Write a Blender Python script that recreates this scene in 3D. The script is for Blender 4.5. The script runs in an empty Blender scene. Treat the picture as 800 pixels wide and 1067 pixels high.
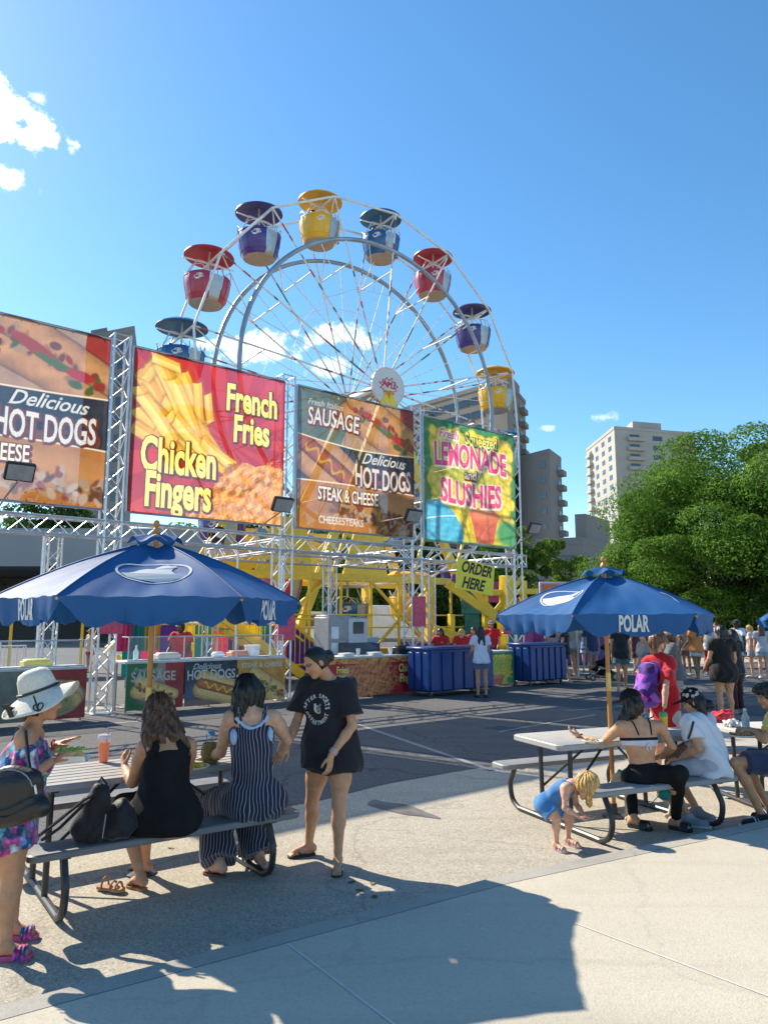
import bpy, bmesh, math, random
import numpy as np
from mathutils import Vector, Matrix
from mathutils.bvhtree import BVHTree
R = math.radians
SC = bpy.context.scene
COL = SC.collection
rnd = random.Random(7)

# ------------------------------------------------------------------ camera, sky, sun, exposure
EYE = 1.82
PITCH = math.atan(112.5/770)
cd = bpy.data.cameras.new("camera"); cam = bpy.data.objects.new("camera", cd); COL.objects.link(cam)
cd.sensor_fit = 'VERTICAL'; cd.sensor_height = 36; cd.sensor_width = 27; cd.lens = 25.98
cd.clip_start = .05; cd.clip_end = 3000
cam.location = (0, 0, EYE); cam.rotation_euler = (R(90)+PITCH, 0, 0)
SC.camera = cam
SUN_EL = R(39); SX, SY = -.80, .60
W = bpy.data.worlds.new("World"); SC.world = W; W.use_nodes = True
nt = W.node_tree; nt.nodes.clear()
def wn(t, **k):
    n = nt.nodes.new(t)
    for a, v in k.items(): setattr(n, a, v)
    return n
sky = wn('ShaderNodeTexSky', sky_type='NISHITA', sun_disc=False, sun_elevation=SUN_EL, sun_rotation=math.atan2(SX, SY),
         altitude=60, air_density=1.0, dust_density=.25, ozone_density=3.2)
hs = wn('ShaderNodeHueSaturation'); hs.inputs['Saturation'].default_value = 1.2; hs.inputs['Value'].default_value = 1.32; hs.inputs['Hue'].default_value = .493
nt.links.new(sky.outputs[0], hs.inputs['Color'])
geo = wn('ShaderNodeTexCoord')
def pixdir(x, y):
    u = (x-400)/770; v = (533.5-y)/770
    d = Vector((u, math.cos(PITCH)-v*math.sin(PITCH), math.sin(PITCH)+v*math.cos(PITCH)))
    return d
noi = wn('ShaderNodeTexNoise'); noi.inputs['Scale'].default_value = 34; noi.inputs['Detail'].default_value = 7; noi.inputs['Roughness'].default_value = .62
nt.links.new(geo.outputs['Generated'], noi.inputs['Vector'])
prev = hs.outputs['Color']
for (x, y, rx, rz, dens) in ((6, 118, .045, .036, 1), (44, 140, .043, .024, 1), (-22, 114, .06, .05, 1), (8, 186, .03, .022, .8), (40, 100, .016, .01, .5), (270, 364, .075, .026, .95),
                             (355, 350, .06, .02, .75), (345, 383, .05, .018, .6), (230, 358, .05, .014, .6), (635, 435, .026, .009, .34), (570, 446, .014, .006, .34)):
    c = pixdir(x, y).normalized()
    s = wn('ShaderNodeVectorMath', operation='SUBTRACT'); s.inputs[1].default_value = c
    nt.links.new(geo.outputs['Generated'], s.inputs[0])
    m = wn('ShaderNodeVectorMath', operation='DIVIDE'); m.inputs[1].default_value = (rx, rx, rz)
    nt.links.new(s.outputs[0], m.inputs[0])
    l = wn('ShaderNodeVectorMath', operation='LENGTH'); nt.links.new(m.outputs[0], l.inputs[0])
    a = wn('ShaderNodeMath', operation='MULTIPLY_ADD'); a.inputs[1].default_value = 3.6
    nt.links.new(noi.outputs[0], a.inputs[0]); 
    b = wn('ShaderNodeMath', operation='MULTIPLY'); b.inputs[1].default_value = -1.25; nt.links.new(l.outputs['Value'], b.inputs[0])
    nt.links.new(b.outputs[0], a.inputs[2])
    mr = wn('ShaderNodeMapRange', interpolation_type='SMOOTHSTEP'); mr.inputs['From Min'].default_value = .8; mr.inputs['From Max'].default_value = 1.5
    mr.inputs['To Max'].default_value = dens
    nt.links.new(a.outputs[0], mr.inputs['Value'])
    mx = wn('ShaderNodeMix', data_type='RGBA'); nt.links.new(mr.outputs[0], mx.inputs[0]); nt.links.new(prev, mx.inputs[6])
    mx.inputs[7].default_value = (10.5, 10.9, 11.4, 1); prev = mx.outputs[2]
bg = wn('ShaderNodeBackground'); bg.inputs['Strength'].default_value = .10
nt.links.new(prev, bg.inputs['Color'])
wo = wn('ShaderNodeOutputWorld'); nt.links.new(bg.outputs[0], wo.inputs[0])
sd = bpy.data.lights.new("sun", 'SUN'); sd.energy = 5.0; sd.angle = R(.5); sd.color = (1, .90, .74)
sun = bpy.data.objects.new("sun", sd); COL.objects.link(sun)
tosun = Vector((SX*math.cos(SUN_EL), SY*math.cos(SUN_EL), math.sin(SUN_EL)))
sun.rotation_euler = tosun.to_track_quat('Z', 'Y').to_euler(); sun.location = tosun*60
vs = SC.view_settings; vs.view_transform = 'Standard'; vs.look = 'None'; vs.gamma = 1; vs.exposure = .78; vs.use_curve_mapping = False
SC.cycles.use_denoising = True
SC.cycles.transparent_max_bounces = 16; SC.cycles.max_bounces = 8
SC.cycles.sample_clamp_indirect = 6

# ------------------------------------------------------------------ photo measurements -> points in the place
def P(x, y, Y):
    d = pixdir(x, y); t = Y/d.y
    return Vector((d.x*t, Y, EYE+d.z*t))
def G(x, y, z=0.):
    d = pixdir(x, y); t = (z-EYE)/d.z
    return Vector((d.x*t, d.y*t, z))
V = Vector

# ------------------------------------------------------------------ materials
MATS = {}
def mat(name, col, rough=.6, metal=0., var=.12, scale=8., bump=0., bscale=60., spec=.5, trans=0., alpha=1., coat=0., sheen=0., attr=None, sss=0., coord='Object', dirt=0.):
    if name in MATS: return MATS[name]
    m = bpy.data.materials.new(name); m.use_nodes = True; MATS[name] = m
    t = m.node_tree; N = t.nodes; L = t.links; b = N['Principled BSDF']; out = N['Material Output']
    tc = N.new('ShaderNodeTexCoord')
    n = N.new('ShaderNodeTexNoise'); n.inputs['Scale'].default_value = scale; n.inputs['Detail'].default_value = 6
    L.new(tc.outputs[coord], n.inputs['Vector'])
    mr = N.new('ShaderNodeMapRange'); mr.inputs['From Min'].default_value = .3; mr.inputs['From Max'].default_value = .7
    mr.inputs['To Min'].default_value = 1-var; mr.inputs['To Max'].default_value = 1+var
    L.new(n.outputs[0], mr.inputs['Value'])
    vm = N.new('ShaderNodeVectorMath'); vm.operation = 'SCALE'
    if attr:
        at = N.new('ShaderNodeAttribute'); at.attribute_name = attr; L.new(at.outputs['Color'], vm.inputs[0])
    else: vm.inputs[0].default_value = col[:3]
    L.new(mr.outputs[0], vm.inputs['Scale'])
    cout = vm.outputs[0]
    if dirt:
        n3 = N.new('ShaderNodeTexNoise'); n3.inputs['Scale'].default_value = scale*.31; n3.inputs['Detail'].default_value = 9; n3.inputs['Roughness'].default_value = .7
        L.new(tc.outputs[coord], n3.inputs['Vector'])
        r3 = N.new('ShaderNodeMapRange'); r3.inputs['From Min'].default_value = .52; r3.inputs['From Max'].default_value = .7; r3.inputs['To Max'].default_value = dirt
        L.new(n3.outputs[0], r3.inputs['Value'])
        mx = N.new('ShaderNodeMix'); mx.data_type = 'RGBA'; L.new(r3.outputs[0], mx.inputs[0]); L.new(cout, mx.inputs[6]); mx.inputs[7].default_value = (.09, .075, .06, 1)
        cout = mx.outputs[2]
    L.new(cout, b.inputs['Base Color'])
    b.inputs['Roughness'].default_value = rough; b.inputs['Metallic'].default_value = metal
    b.inputs['Specular IOR Level'].default_value = spec
    b.inputs['Coat Weight'].default_value = coat
    b.inputs['Sheen Weight'].default_value = sheen
    if sss:
        b.inputs['Subsurface Weight'].default_value = sss; b.inputs['Subsurface Scale'].default_value = .01; b.inputs['Subsurface Radius'].default_value = (1, .35, .2)
    if bump:
        n2 = N.new('ShaderNodeTexNoise'); n2.inputs['Scale'].default_value = bscale; n2.inputs['Detail'].default_value = 5
        L.new(tc.outputs[coord], n2.inputs['Vector'])
        bp = N.new('ShaderNodeBump'); bp.inputs['Strength'].default_value = bump; bp.inputs['Distance'].default_value = .01
        L.new(n2.outputs[0], bp.inputs['Height']); L.new(bp.outputs[0], b.inputs['Normal'])
    sh = b.outputs[0]
    if trans:
        tr = N.new('ShaderNodeBsdfTranslucent'); L.new(cout, tr.inputs[0])
        ms = N.new('ShaderNodeMixShader'); ms.inputs[0].default_value = trans; L.new(sh, ms.inputs[1]); L.new(tr.outputs[0], ms.inputs[2]); sh = ms.outputs[0]
    if alpha < 1:
        tp = N.new('ShaderNodeBsdfTransparent')
        ms = N.new('ShaderNodeMixShader'); ms.inputs[0].default_value = alpha; L.new(tp.outputs[0], ms.inputs[1]); L.new(sh, ms.inputs[2]); sh = ms.outputs[0]
    L.new(sh, out.inputs[0])
    return m
def nodes_of(m):
    t = m.node_tree; return t, t.nodes, t.links, t.nodes['Principled BSDF']
M_alu = mat('brushed_aluminium', (.62, .63, .65), .38, .75, .1, 30)
M_steel_dark = mat('dark_steel', (.055, .057, .06), .42, .5, .2, 12)
M_galv = mat('galvanised_steel', (.32, .32, .31), .45, .6, .2, 20)
M_black = mat('black_plastic', (.018, .018, .02), .45, 0, .2, 15)
M_white = mat('white_paint', (.76, .76, .74), .45, 0, .06, 6, dirt=.25)
M_yellow = mat('yellow_ride_paint', (.90, .60, .03), .4, 0, .10, 5, dirt=.2)
M_glass = mat('clear_acrylic', (.8, .85, .86), .15, 0, .02, 5, alpha=.06)
M_dkglass = mat('dark_window_glass', (.035, .045, .06), .12, 0, .3, .3, spec=.8)

# ------------------------------------------------------------------ mesh helpers
class MB:
    def __init__(s): s.v = []; s.f = []
    def add(s, vs, fs):
        o = len(s.v); s.v += [tuple(v) for v in vs]; s.f += [tuple(i+o for i in f) for f in fs]; return s
    def box(s, c, size, rot=None, bev=0.):
        x, y, z = (a/2 for a in size); M = rot or Matrix.Identity(3); c = V(c)
        if bev:
            b = bev; vs = []
            for sx in (-1, 1):
                for sy in (-1, 1):
                    for sz in (-1, 1):
                        vs += [(sx*(x-b), sy*(y-b), sz*z), (sx*(x-b), sy*y, sz*(z-b)), (sx*x, sy*(y-b), sz*(z-b))]
            bm = bmesh.new()
            for v in vs: bm.verts.new(v)
            bmesh.ops.convex_hull(bm, input=list(bm.verts)); bm.verts.index_update()
            s.add([c+M@v.co for v in bm.verts], [[v.index for v in f.verts] for f in bm.faces]); bm.free(); return s
        vs = [c+M@V((a*x, b*y, d*z)) for a in (-1, 1) for b in (-1, 1) for d in (-1, 1)]
        return s.add(vs, [(0, 1, 3, 2), (4, 6, 7, 5), (0, 4, 5, 1), (2, 3, 7, 6), (0, 2, 6, 4), (1, 5, 7, 3)])
    def tube(s, p0, p1, r0, r1=None, n=8, cap=True):
        p0 = V(p0); p1 = V(p1); r1 = r0 if r1 is None else r1
        d = (p1-p0)
        if d.length < 1e-6: return s
        q = d.normalized().to_track_quat('Z', 'Y').to_matrix()
        vs = [p+q@V((math.cos(a)*r, math.sin(a)*r, 0)) for p, r in ((p0, r0), (p1, r1)) for a in [2*math.pi*i/n for i in range(n)]]
        fs = [(i, (i+1) % n, n+(i+1) % n, n+i) for i in range(n)]
        if cap: fs += [tuple(range(n))[::-1], tuple(range(n, 2*n))]
        return s.add(vs, fs)
    def path(s, pts, r, n=8, closed=False):
        pts = [V(p) for p in pts]; m = len(pts); rr = r if isinstance(r, (list, tuple)) else [r]*m
        up = None; rings = []
        for i, p in enumerate(pts):
            a = pts[(i-1) % m] if (closed or i) else p; b = pts[(i+1) % m] if (closed or i < m-1) else p
            t = (b-a).normalized()
            if up is None:
                up = t.orthogonal().normalized()
            up = (up-t*up.dot(t)).normalized(); w = t.cross(up)
            rings.append([p+(up*math.cos(2*math.pi*k/n)+w*math.sin(2*math.pi*k/n))*rr[i] for k in range(n)])
        vs = [v for g in rings for v in g]; fs = []
        for i in range(m if closed else m-1):
            j = (i+1) % m
            fs += [(i*n+k, i*n+(k+1) % n, j*n+(k+1) % n, j*n+k) for k in range(n)]
        if not closed: fs += [tuple(range(n))[::-1], tuple(range((m-1)*n, m*n))]
        return s.add(vs, fs)
    def lathe(s, prof, c=(0, 0, 0), n=20, M=None, ang=2*math.pi, sx=1., sy=1.):
        c = V(c); M = M or Matrix.Identity(3); full = abs(ang-2*math.pi) < 1e-6; k = n if full else n+1
        vs = [c+M@V((r*math.cos(ang*i/n)*sx, r*math.sin(ang*i/n)*sy, z)) for r, z in prof for i in range(k)]
        fs = []
        for j in range(len(prof)-1):
            for i in range(n):
                a = i; b = (i+1) % k if full else i+1
                fs.append((j*k+a, j*k+b, (j+1)*k+b, (j+1)*k+a))
        return s.add(vs, fs)
    def prism(s, pts, d):
        "polygon (3D points) extruded by the vector d"
        pts = [V(p) for p in pts]; n = len(pts); d = V(d)
        return s.add(pts+[p+d for p in pts], [tuple(range(n))[::-1], tuple(range(n, 2*n))]+[(i, (i+1) % n, n+(i+1) % n, n+i) for i in range(n)])
    def quad(s, a, b, c, d): return s.add([a, b, c, d], [(0, 1, 2, 3)])
def mesh_from(name, v, f, smooth=False):
    me = bpy.data.meshes.new(name); me.from_pydata([tuple(a) for a in v], [], f); me.validate()
    bm = bmesh.new(); bm.from_mesh(me); bmesh.ops.recalc_face_normals(bm, faces=bm.faces)
    if smooth == 'auto':
        for f_ in bm.faces: f_.smooth = True
        for e in bm.edges:
            if len(e.link_faces) == 2 and e.calc_face_angle(0) > R(38): e.smooth = False
    elif smooth:
        for f_ in bm.faces: f_.smooth = True
    bm.to_mesh(me); bm.free(); return me
def put(name, me, m, parent=None, world=True):
    o = bpy.data.objects.new(name, me); COL.objects.link(o)
    if m and not me.materials: me.materials.append(m)
    if parent is not None:
        if world: me.transform(world_matrix(parent).inverted())
        o.parent = parent
    return o
def world_matrix(o):
    M = o.matrix_basis.copy()
    return world_matrix(o.parent) @ M if o.parent else M
def obj(name, mb, m, parent=None, world=True, smooth='auto'):
    return put(name, mesh_from(name, mb.v, mb.f, smooth), m, parent, world)
def thing(name, label, cat, loc=(0, 0, 0), rz=0., group=None):
    o = bpy.data.objects.new(name, None); COL.objects.link(o); o.empty_display_size = .1
    o.location = loc; o.rotation_euler = (0, 0, rz); o['label'] = label; o['category'] = cat
    if group: o['group'] = group
    return o
def tag(o, label=None, cat=None, group=None, kind=None):
    for k, v in (('label', label), ('category', cat), ('group', group), ('kind', kind)):
        if v: o[k] = v
    return o
def single(name, mb, m, label, cat, group=None, smooth='auto'):
    "a thing of one mesh with its origin at its base"
    lo = [min(v[i] for v in mb.v) for i in range(3)]; hi = [max(v[i] for v in mb.v) for i in range(3)]
    c = V(((lo[0]+hi[0])/2, (lo[1]+hi[1])/2, lo[2]))
    mb.v = [tuple(V(v)-c) for v in mb.v]
    o = obj(name, mb, m, smooth=smooth); o.location = c
    return tag(o, label, cat, group)
def copy_tree(o, parent=None):
    c = o.copy(); COL.objects.link(c)
    if parent is not None: c.parent = parent
    for ch in list(o.children): copy_tree(ch, c)
    return c
def rotz(a): return Matrix.Rotation(a, 3, 'Z')
def basis(x, y, z): return Matrix((x, y, z)).transposed()
# text as real letter meshes -----------------------------------------------------
def text_mesh(body, size=1., bold=0., sx=1., shear=0., align='CENTER', spacing=1., bend=0., depth=0.):
    c = bpy.data.curves.new('lettering', 'FONT'); c.body = body; c.size = size; c.align_x = align; c.align_y = 'CENTER'
    c.offset = bold*size; c.shear = shear; c.space_character = spacing; c.resolution_u = 3; c.fill_mode = 'FRONT'
    o = bpy.data.objects.new('lettering', c); COL.objects.link(o)
    dg = bpy.context.evaluated_depsgraph_get(); me = bpy.data.meshes.new_from_object(o.evaluated_get(dg))
    bpy.data.objects.remove(o); 
    v = np.array([p.co[:] for p in me.vertices]).reshape(-1, 3); f = [tuple(p.vertices) for p in me.polygons]
    bpy.data.meshes.remove(me)
    if len(v) == 0: return v, f
    v[:, 0] *= sx
    if bend:   # arch: centre up
        v[:, 1] += bend*(1-(v[:, 0]/max(1e-6, np.abs(v[:, 0]).max()))**2)
    return v, f
def put_text(name, body, origin, ux, uy, un, m, parent, off=.004, surf=None, **k):
    v, f = text_mesh(body, **k)
    mb = MB(); pts = []
    for a in v:
        p = origin+ux*a[0]+uy*a[1]+un*off
        if surf is not None:
            h = surf.ray_cast(p+un*.5, -un, 1.)
            if h[0] is not None: p = h[0]+un*off
        pts.append(p)
    mb.add(pts, f)
    return obj(name, mb, m, parent, smooth=False)
# ------------------------------------------------------------------ continuous bodies: blended distance fields turned into one surface
def npv(a): return np.array(a[:], dtype=np.float32)
def C(a, b, ra, rb=None, k=.02, clips=()): return ('c', npv(a), npv(b), ra, ra if rb is None else rb, k, clips)
def E(c, r, M=None, k=.02, clips=()): return ('e', npv(c), np.array(r, dtype=np.float32), np.array(M if M is not None else Matrix.Identity(3), dtype=np.float32), k, clips)
def prim_d(p, q):
    if p[0] == 'c':
        a, b, ra, rb = p[1:5]; ab = b-a; L = float(ab@ab)+1e-9
        t = np.clip(((q-a)@ab)/L, 0, 1)
        d = np.linalg.norm(q-a-t[..., None]*ab, axis=-1)-(ra+t*(rb-ra))
    else:
        c, r, M = p[1:4]; l = (q-c)@M
        k0 = np.linalg.norm(l/r, axis=-1); k1 = np.linalg.norm(l/(r*r), axis=-1)+1e-6
        d = k0*(k0-1)/k1
    for (pt, n) in p[-1]:
        d = np.maximum(d, (q-npv(pt))@npv(n))
    return d
def prim_box(p):
    if p[0] == 'c':
        r = max(p[3], p[4]); return np.minimum(p[1], p[2])-r, np.maximum(p[1], p[2])+r
    r = float(p[2].max()); return p[1]-r, p[1]+r
def sdf_mesh(prims, vox, disp=None, subs=(), clips=()):
    lo = np.min([prim_box(p)[0] for p in prims], 0)-3*vox-.02; hi = np.max([prim_box(p)[1] for p in prims], 0)+3*vox+.02
    n = np.ceil((hi-lo)/vox).astype(int)+1
    D = np.full(n, .5, dtype=np.float32)
    ax = [lo[i]+vox*np.arange(n[i], dtype=np.float32) for i in range(3)]
    def block(p, marg):
        a, b = prim_box(p); i0 = np.maximum(((a-marg-lo)/vox).astype(int), 0); i1 = np.minimum(((b+marg-lo)/vox).astype(int)+2, n)
        sl = tuple(slice(i0[i], i1[i]) for i in range(3))
        q = np.stack(np.meshgrid(*[ax[i][sl[i]] for i in range(3)], indexing='ij'), -1); return sl, q
    for p in prims:
        k = p[-2]; sl, q = block(p, max(k, .01)+3*vox); d = prim_d(p, q); o = D[sl]
        h = np.maximum(k-np.abs(d-o), 0)/k
        D[sl] = np.minimum(d, o)-h*h*k*.25
    for p in subs:
        k = p[-2]; sl, q = block(p, .02+3*vox); d = -prim_d(p, q); o = D[sl]
        h = np.maximum(k-np.abs(d-o), 0)/k
        D[sl] = np.maximum(d, o)+h*h*k*.25
    if disp is not None or clips:
        q = np.stack(np.meshgrid(*ax, indexing='ij'), -1)
        if disp is not None:
            m = np.abs(D) < .06; D[m] += disp(q[m])
        for (pt, nn) in clips: D = np.maximum(D, (q-npv(pt))@npv(nn))
    # surface nets
    S = D < 0
    cs = np.zeros(tuple(np.array(S.shape)-1), dtype=np.int8)
    off = [(i, j, k) for i in (0, 1) for j in (0, 1) for k in (0, 1)]
    def sh(A, o): return A[o[0]:A.shape[0]-1+o[0], o[1]:A.shape[1]-1+o[1], o[2]:A.shape[2]-1+o[2]]
    for o in off: cs += sh(S, o)
    act = (cs > 0) & (cs < 8); idx = -np.ones(act.shape, dtype=np.int64); cells = np.argwhere(act); idx[act] = np.arange(len(cells))
    vals = [sh(D, o)[act] for o in off]
    pos = np.zeros((len(cells), 3)); cnt = np.zeros(len(cells))
    for i in range(8):
        for j in range(i+1, 8):
            a, b = np.array(off[i]), np.array(off[j])
            if np.abs(a-b).sum() != 1: continue
            va, vb = vals[i], vals[j]; m = (va < 0) != (vb < 0); t = np.where(m, va/np.where(m, va-vb, 1), 0)
            pos += np.where(m[:, None], a+(b-a)*t[:, None], 0); cnt += m
    pos = (pos/np.maximum(cnt, 1)[:, None]+cells)*vox+lo
    F = []
    for axi in range(3):
        sl0 = [slice(1, -1)]*3; sl0[axi] = slice(0, -1); sl1 = list(sl0); sl1[axi] = slice(1, None)
        A = S[tuple(sl0)]; B = S[tuple(sl1)]; e = np.argwhere(A != B)
        if len(e) == 0: continue
        inside = A[A != B]
        base = e.copy(); 
        for q_ in range(3):
            if q_ != axi: base[:, q_] += 1
        u, v = [(1, 2), (2, 0), (0, 1)][axi]
        def at(du, dv):
            c = base.copy(); c[:, u] -= du; c[:, v] -= dv; return idx[c[:, 0], c[:, 1], c[:, 2]]
        qd = np.stack([at(1, 1), at(0, 1), at(0, 0), at(1, 0)], 1)
        qd[~inside] = qd[~inside][:, ::-1]; F.append(qd)
    F = np.concatenate(F) if F else np.zeros((0, 4), int); F = F[(F >= 0).all(1)]
    return pos, F
def fast_mesh(name, v, f, smooth=True, col=None):
    me = bpy.data.meshes.new(name); v = np.asarray(v, dtype=np.float32); f = np.asarray(f, dtype=np.int32); k = f.shape[1]
    me.vertices.add(len(v)); me.vertices.foreach_set('co', v.ravel())
    me.loops.add(f.size); me.loops.foreach_set('vertex_index', f.ravel())
    me.polygons.add(len(f)); me.polygons.foreach_set('loop_start', np.arange(len(f), dtype=np.int32)*k)
    me.polygons.foreach_set('loop_total', np.full(len(f), k, dtype=np.int32)) if False else None
    me.update(calc_edges=True); me.validate()
    me.polygons.foreach_set('use_smooth', np.full(len(me.polygons), bool(smooth)))
    if col is not None:
        a = me.color_attributes.new('Col', 'FLOAT_COLOR', 'POINT')
        c = np.ones((len(v), 4), dtype=np.float32); c[:, :3] = col; a.data.foreach_set('color', c.ravel())
    me.update(); return me
def folds(amp, s=1., vert=True, seed=0.):
    def f(q):
        x, y, z = q[..., 0], q[..., 1], q[..., 2]; w = 3.1*seed
        a = np.sin(38*s*(x*.9+y*.45)+3*np.sin(9*z*s+w)+w)+.7*np.sin(27*s*(y-x*.4)+2.2*np.sin(12*z*s+x*10)+2*w)+.6*np.sin((22 if vert else 48)*s*z+14*x+9*np.sin(7*y+w))
        return amp*a*.5
    return f
def strands(amp, c, seed=0.):
    c = npv(c)
    def f(q):
        l = q-c; th = np.arctan2(l[..., 1], l[..., 0]); z = l[..., 2]
        return amp*(np.sin(th*31+8*np.sin(z*11+seed)+seed)*.6+np.sin(th*17-5*np.sin(z*7+1.3*seed))*.7+.5*np.sin(z*60+th*9))
    return f

def skin_mat(name, tone):
    return mat(name, tone, .5, 0, .13, 22, .2, 220, attr='Col', sss=.06, spec=.35)
def cloth_mat(name, col, var=.1, bump=.35, bscale=230, sheen=.2, rough=.85, **k):
    return mat(name, col, rough, 0, var, 9, bump, bscale, sheen=sheen, spec=.25, **k)
def hair_mat(name, col):
    if name in MATS: return MATS[name]
    m = mat(name, col, .42, 0, .35, 1, spec=.45)
    t, N, L, b = nodes_of(m); tc = N.new('ShaderNodeTexCoord'); mp = N.new('ShaderNodeMapping'); mp.inputs['Scale'].default_value = (150, 150, 9)
    n = N.new('ShaderNodeTexNoise'); n.inputs['Scale'].default_value = 1; n.inputs['Detail'].default_value = 4
    L.new(tc.outputs['Object'], mp.inputs[0]); L.new(mp.outputs[0], n.inputs['Vector'])
    mr = N.new('ShaderNodeMapRange'); mr.inputs['From Min'].default_value = .35; mr.inputs['From Max'].default_value = .65; mr.inputs['To Min'].default_value = .45; mr.inputs['To Max'].default_value = 1.7
    L.new(n.outputs[0], mr.inputs['Value']); vm = N.new('ShaderNodeVectorMath'); vm.operation = 'SCALE'; vm.inputs[0].default_value = col[:3]
    L.new(mr.outputs[0], vm.inputs['Scale']); L.new(vm.outputs[0], b.inputs['Base Color'])
    bp = N.new('ShaderNodeBump'); bp.inputs['Strength'].default_value = .6; bp.inputs['Distance'].default_value = .004
    L.new(n.outputs[0], bp.inputs['Height']); L.new(bp.outputs[0], b.inputs['Normal'])
    return m

def hand_prims(w, d, n, s=1., curl=.5, thumb=1., spread=.15, kw=.012):
    """w wrist, d along the hand, n out of the palm; thumb = +1/-1 side (along d x n)"""
    d = V(d).normalized(); n = V(n); n = (n-d*n.dot(d)).normalized(); sd_ = d.cross(n)*thumb
    w = V(w); o = []
    for q in (-.024, -.008, .008, .024):
        o.append(C(w+sd_*q*.55*s, w+d*.082*s+sd_*q*s, .0155*s, .0125*s, kw))
    for q, ln in ((.029, .070), (.0098, .079), (-.0098, .073), (-.029, .056)):
        a = w+d*.084*s+sd_*q*s; dd = (d+sd_*q/.029*spread).normalized(); ang = curl*.5; r = .0088*s
        for seg, f in ((0, .45), (1, .31), (2, .24)):
            dr = (dd*math.cos(ang)+n*math.sin(ang)).normalized(); b = a+dr*ln*f*s*1.02
            o.append(C(a, b, r, r*.92, .0045)); a = b; r *= .92; ang += curl*.85
    a = w+d*.02*s+sd_*.024*s; b = a+(d*.55+sd_*.62+n*.3).normalized()*.038*s; c = b+(d*.8+sd_*.25+n*.35).normalized()*.032*s; e = c+(d*.9+n*.35).normalized()*.024*s
    o += [C(a, b, .0145*s, .0115*s, .01), C(b, c, .0108*s, .0095*s, .005), C(c, e, .0095*s, .008*s, .004)]
    return o

def head_frame(j):
    hf = V(j['face']).normalized(); hu = V(j.get('headup', (0, 0, 1))); hu = (hu-hf*hu.dot(hf)).normalized(); hr = hf.cross(hu)
    return hr, hf, hu
def torso_frames(j):
    up = (j['neck']-j['chest']).normalized(); rt = (j['shR']-j['shL']).normalized(); rt = (rt-up*rt.dot(up)).normalized(); fw = up.cross(rt)
    up2 = (j['belly']-j['pelvis']).normalized(); r2 = (j['hipR']-j['hipL']).normalized(); r2 = (r2-up2*r2.dot(up2)).normalized(); f2 = up2.cross(r2)
    return (rt, fw, up, basis(rt, fw, up)), (r2, f2, up2, basis(r2, f2, up2))
def trunk(j, s, w, fem, o=0., k=.05, clips=()):
    A, B = torso_frames(j)
    wid = (j['shR']-j['shL']).length*.5
    cx = max(.8*wid, .12*s)*w
    L = [E(j['chest'], (cx+o, .105*s*w+o, .15*s+o), A[3], k, clips), E(j['belly'], (.125*s*w+o, .098*s*w+o, .14*s+o), A[3], k, clips),
         E(j['pelvis'], (.158*s*w+o, .118*s*w+o, .115*s+o), B[3], k, clips),
         C(j['shL']+(j['neck']-j['shL'])*.12, j['shR']+(j['neck']-j['shR'])*.12, .05*s*w+o, .05*s*w+o, k, clips)]
    m = (j['chest']+j['belly'])*.5
    L.append(E(m, (.125*s*w+o, .098*s*w+o, .1*s+o), A[3], k, clips))
    if fem:
        for q in (-1, 1): L.append(E(j['chest']+A[0]*q*.065*s+A[1]*.085*s*w-A[2]*.02*s, (.058*s*w+o, .05*s*w+o, .058*s+o), A[3], .03, clips))
    for q in (-1, 1): L.append(E(j['pelvis']+B[0]*q*.07*s*w-B[1]*.05*s*w-B[2]*.05*s, (.085*s*w+o, .085*s*w+o, .09*s+o), B[3], .05, clips))
    # trapezius
    L += [C(j['neck'], j['shL']+(j['neck']-j['shL'])*.15, .042*s+o*.6, .04*s+o*.6, .04, clips), C(j['neck'], j['shR']+(j['neck']-j['shR'])*.15, .042*s+o*.6, .04*s+o*.6, .04, clips)]
    return L
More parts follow.
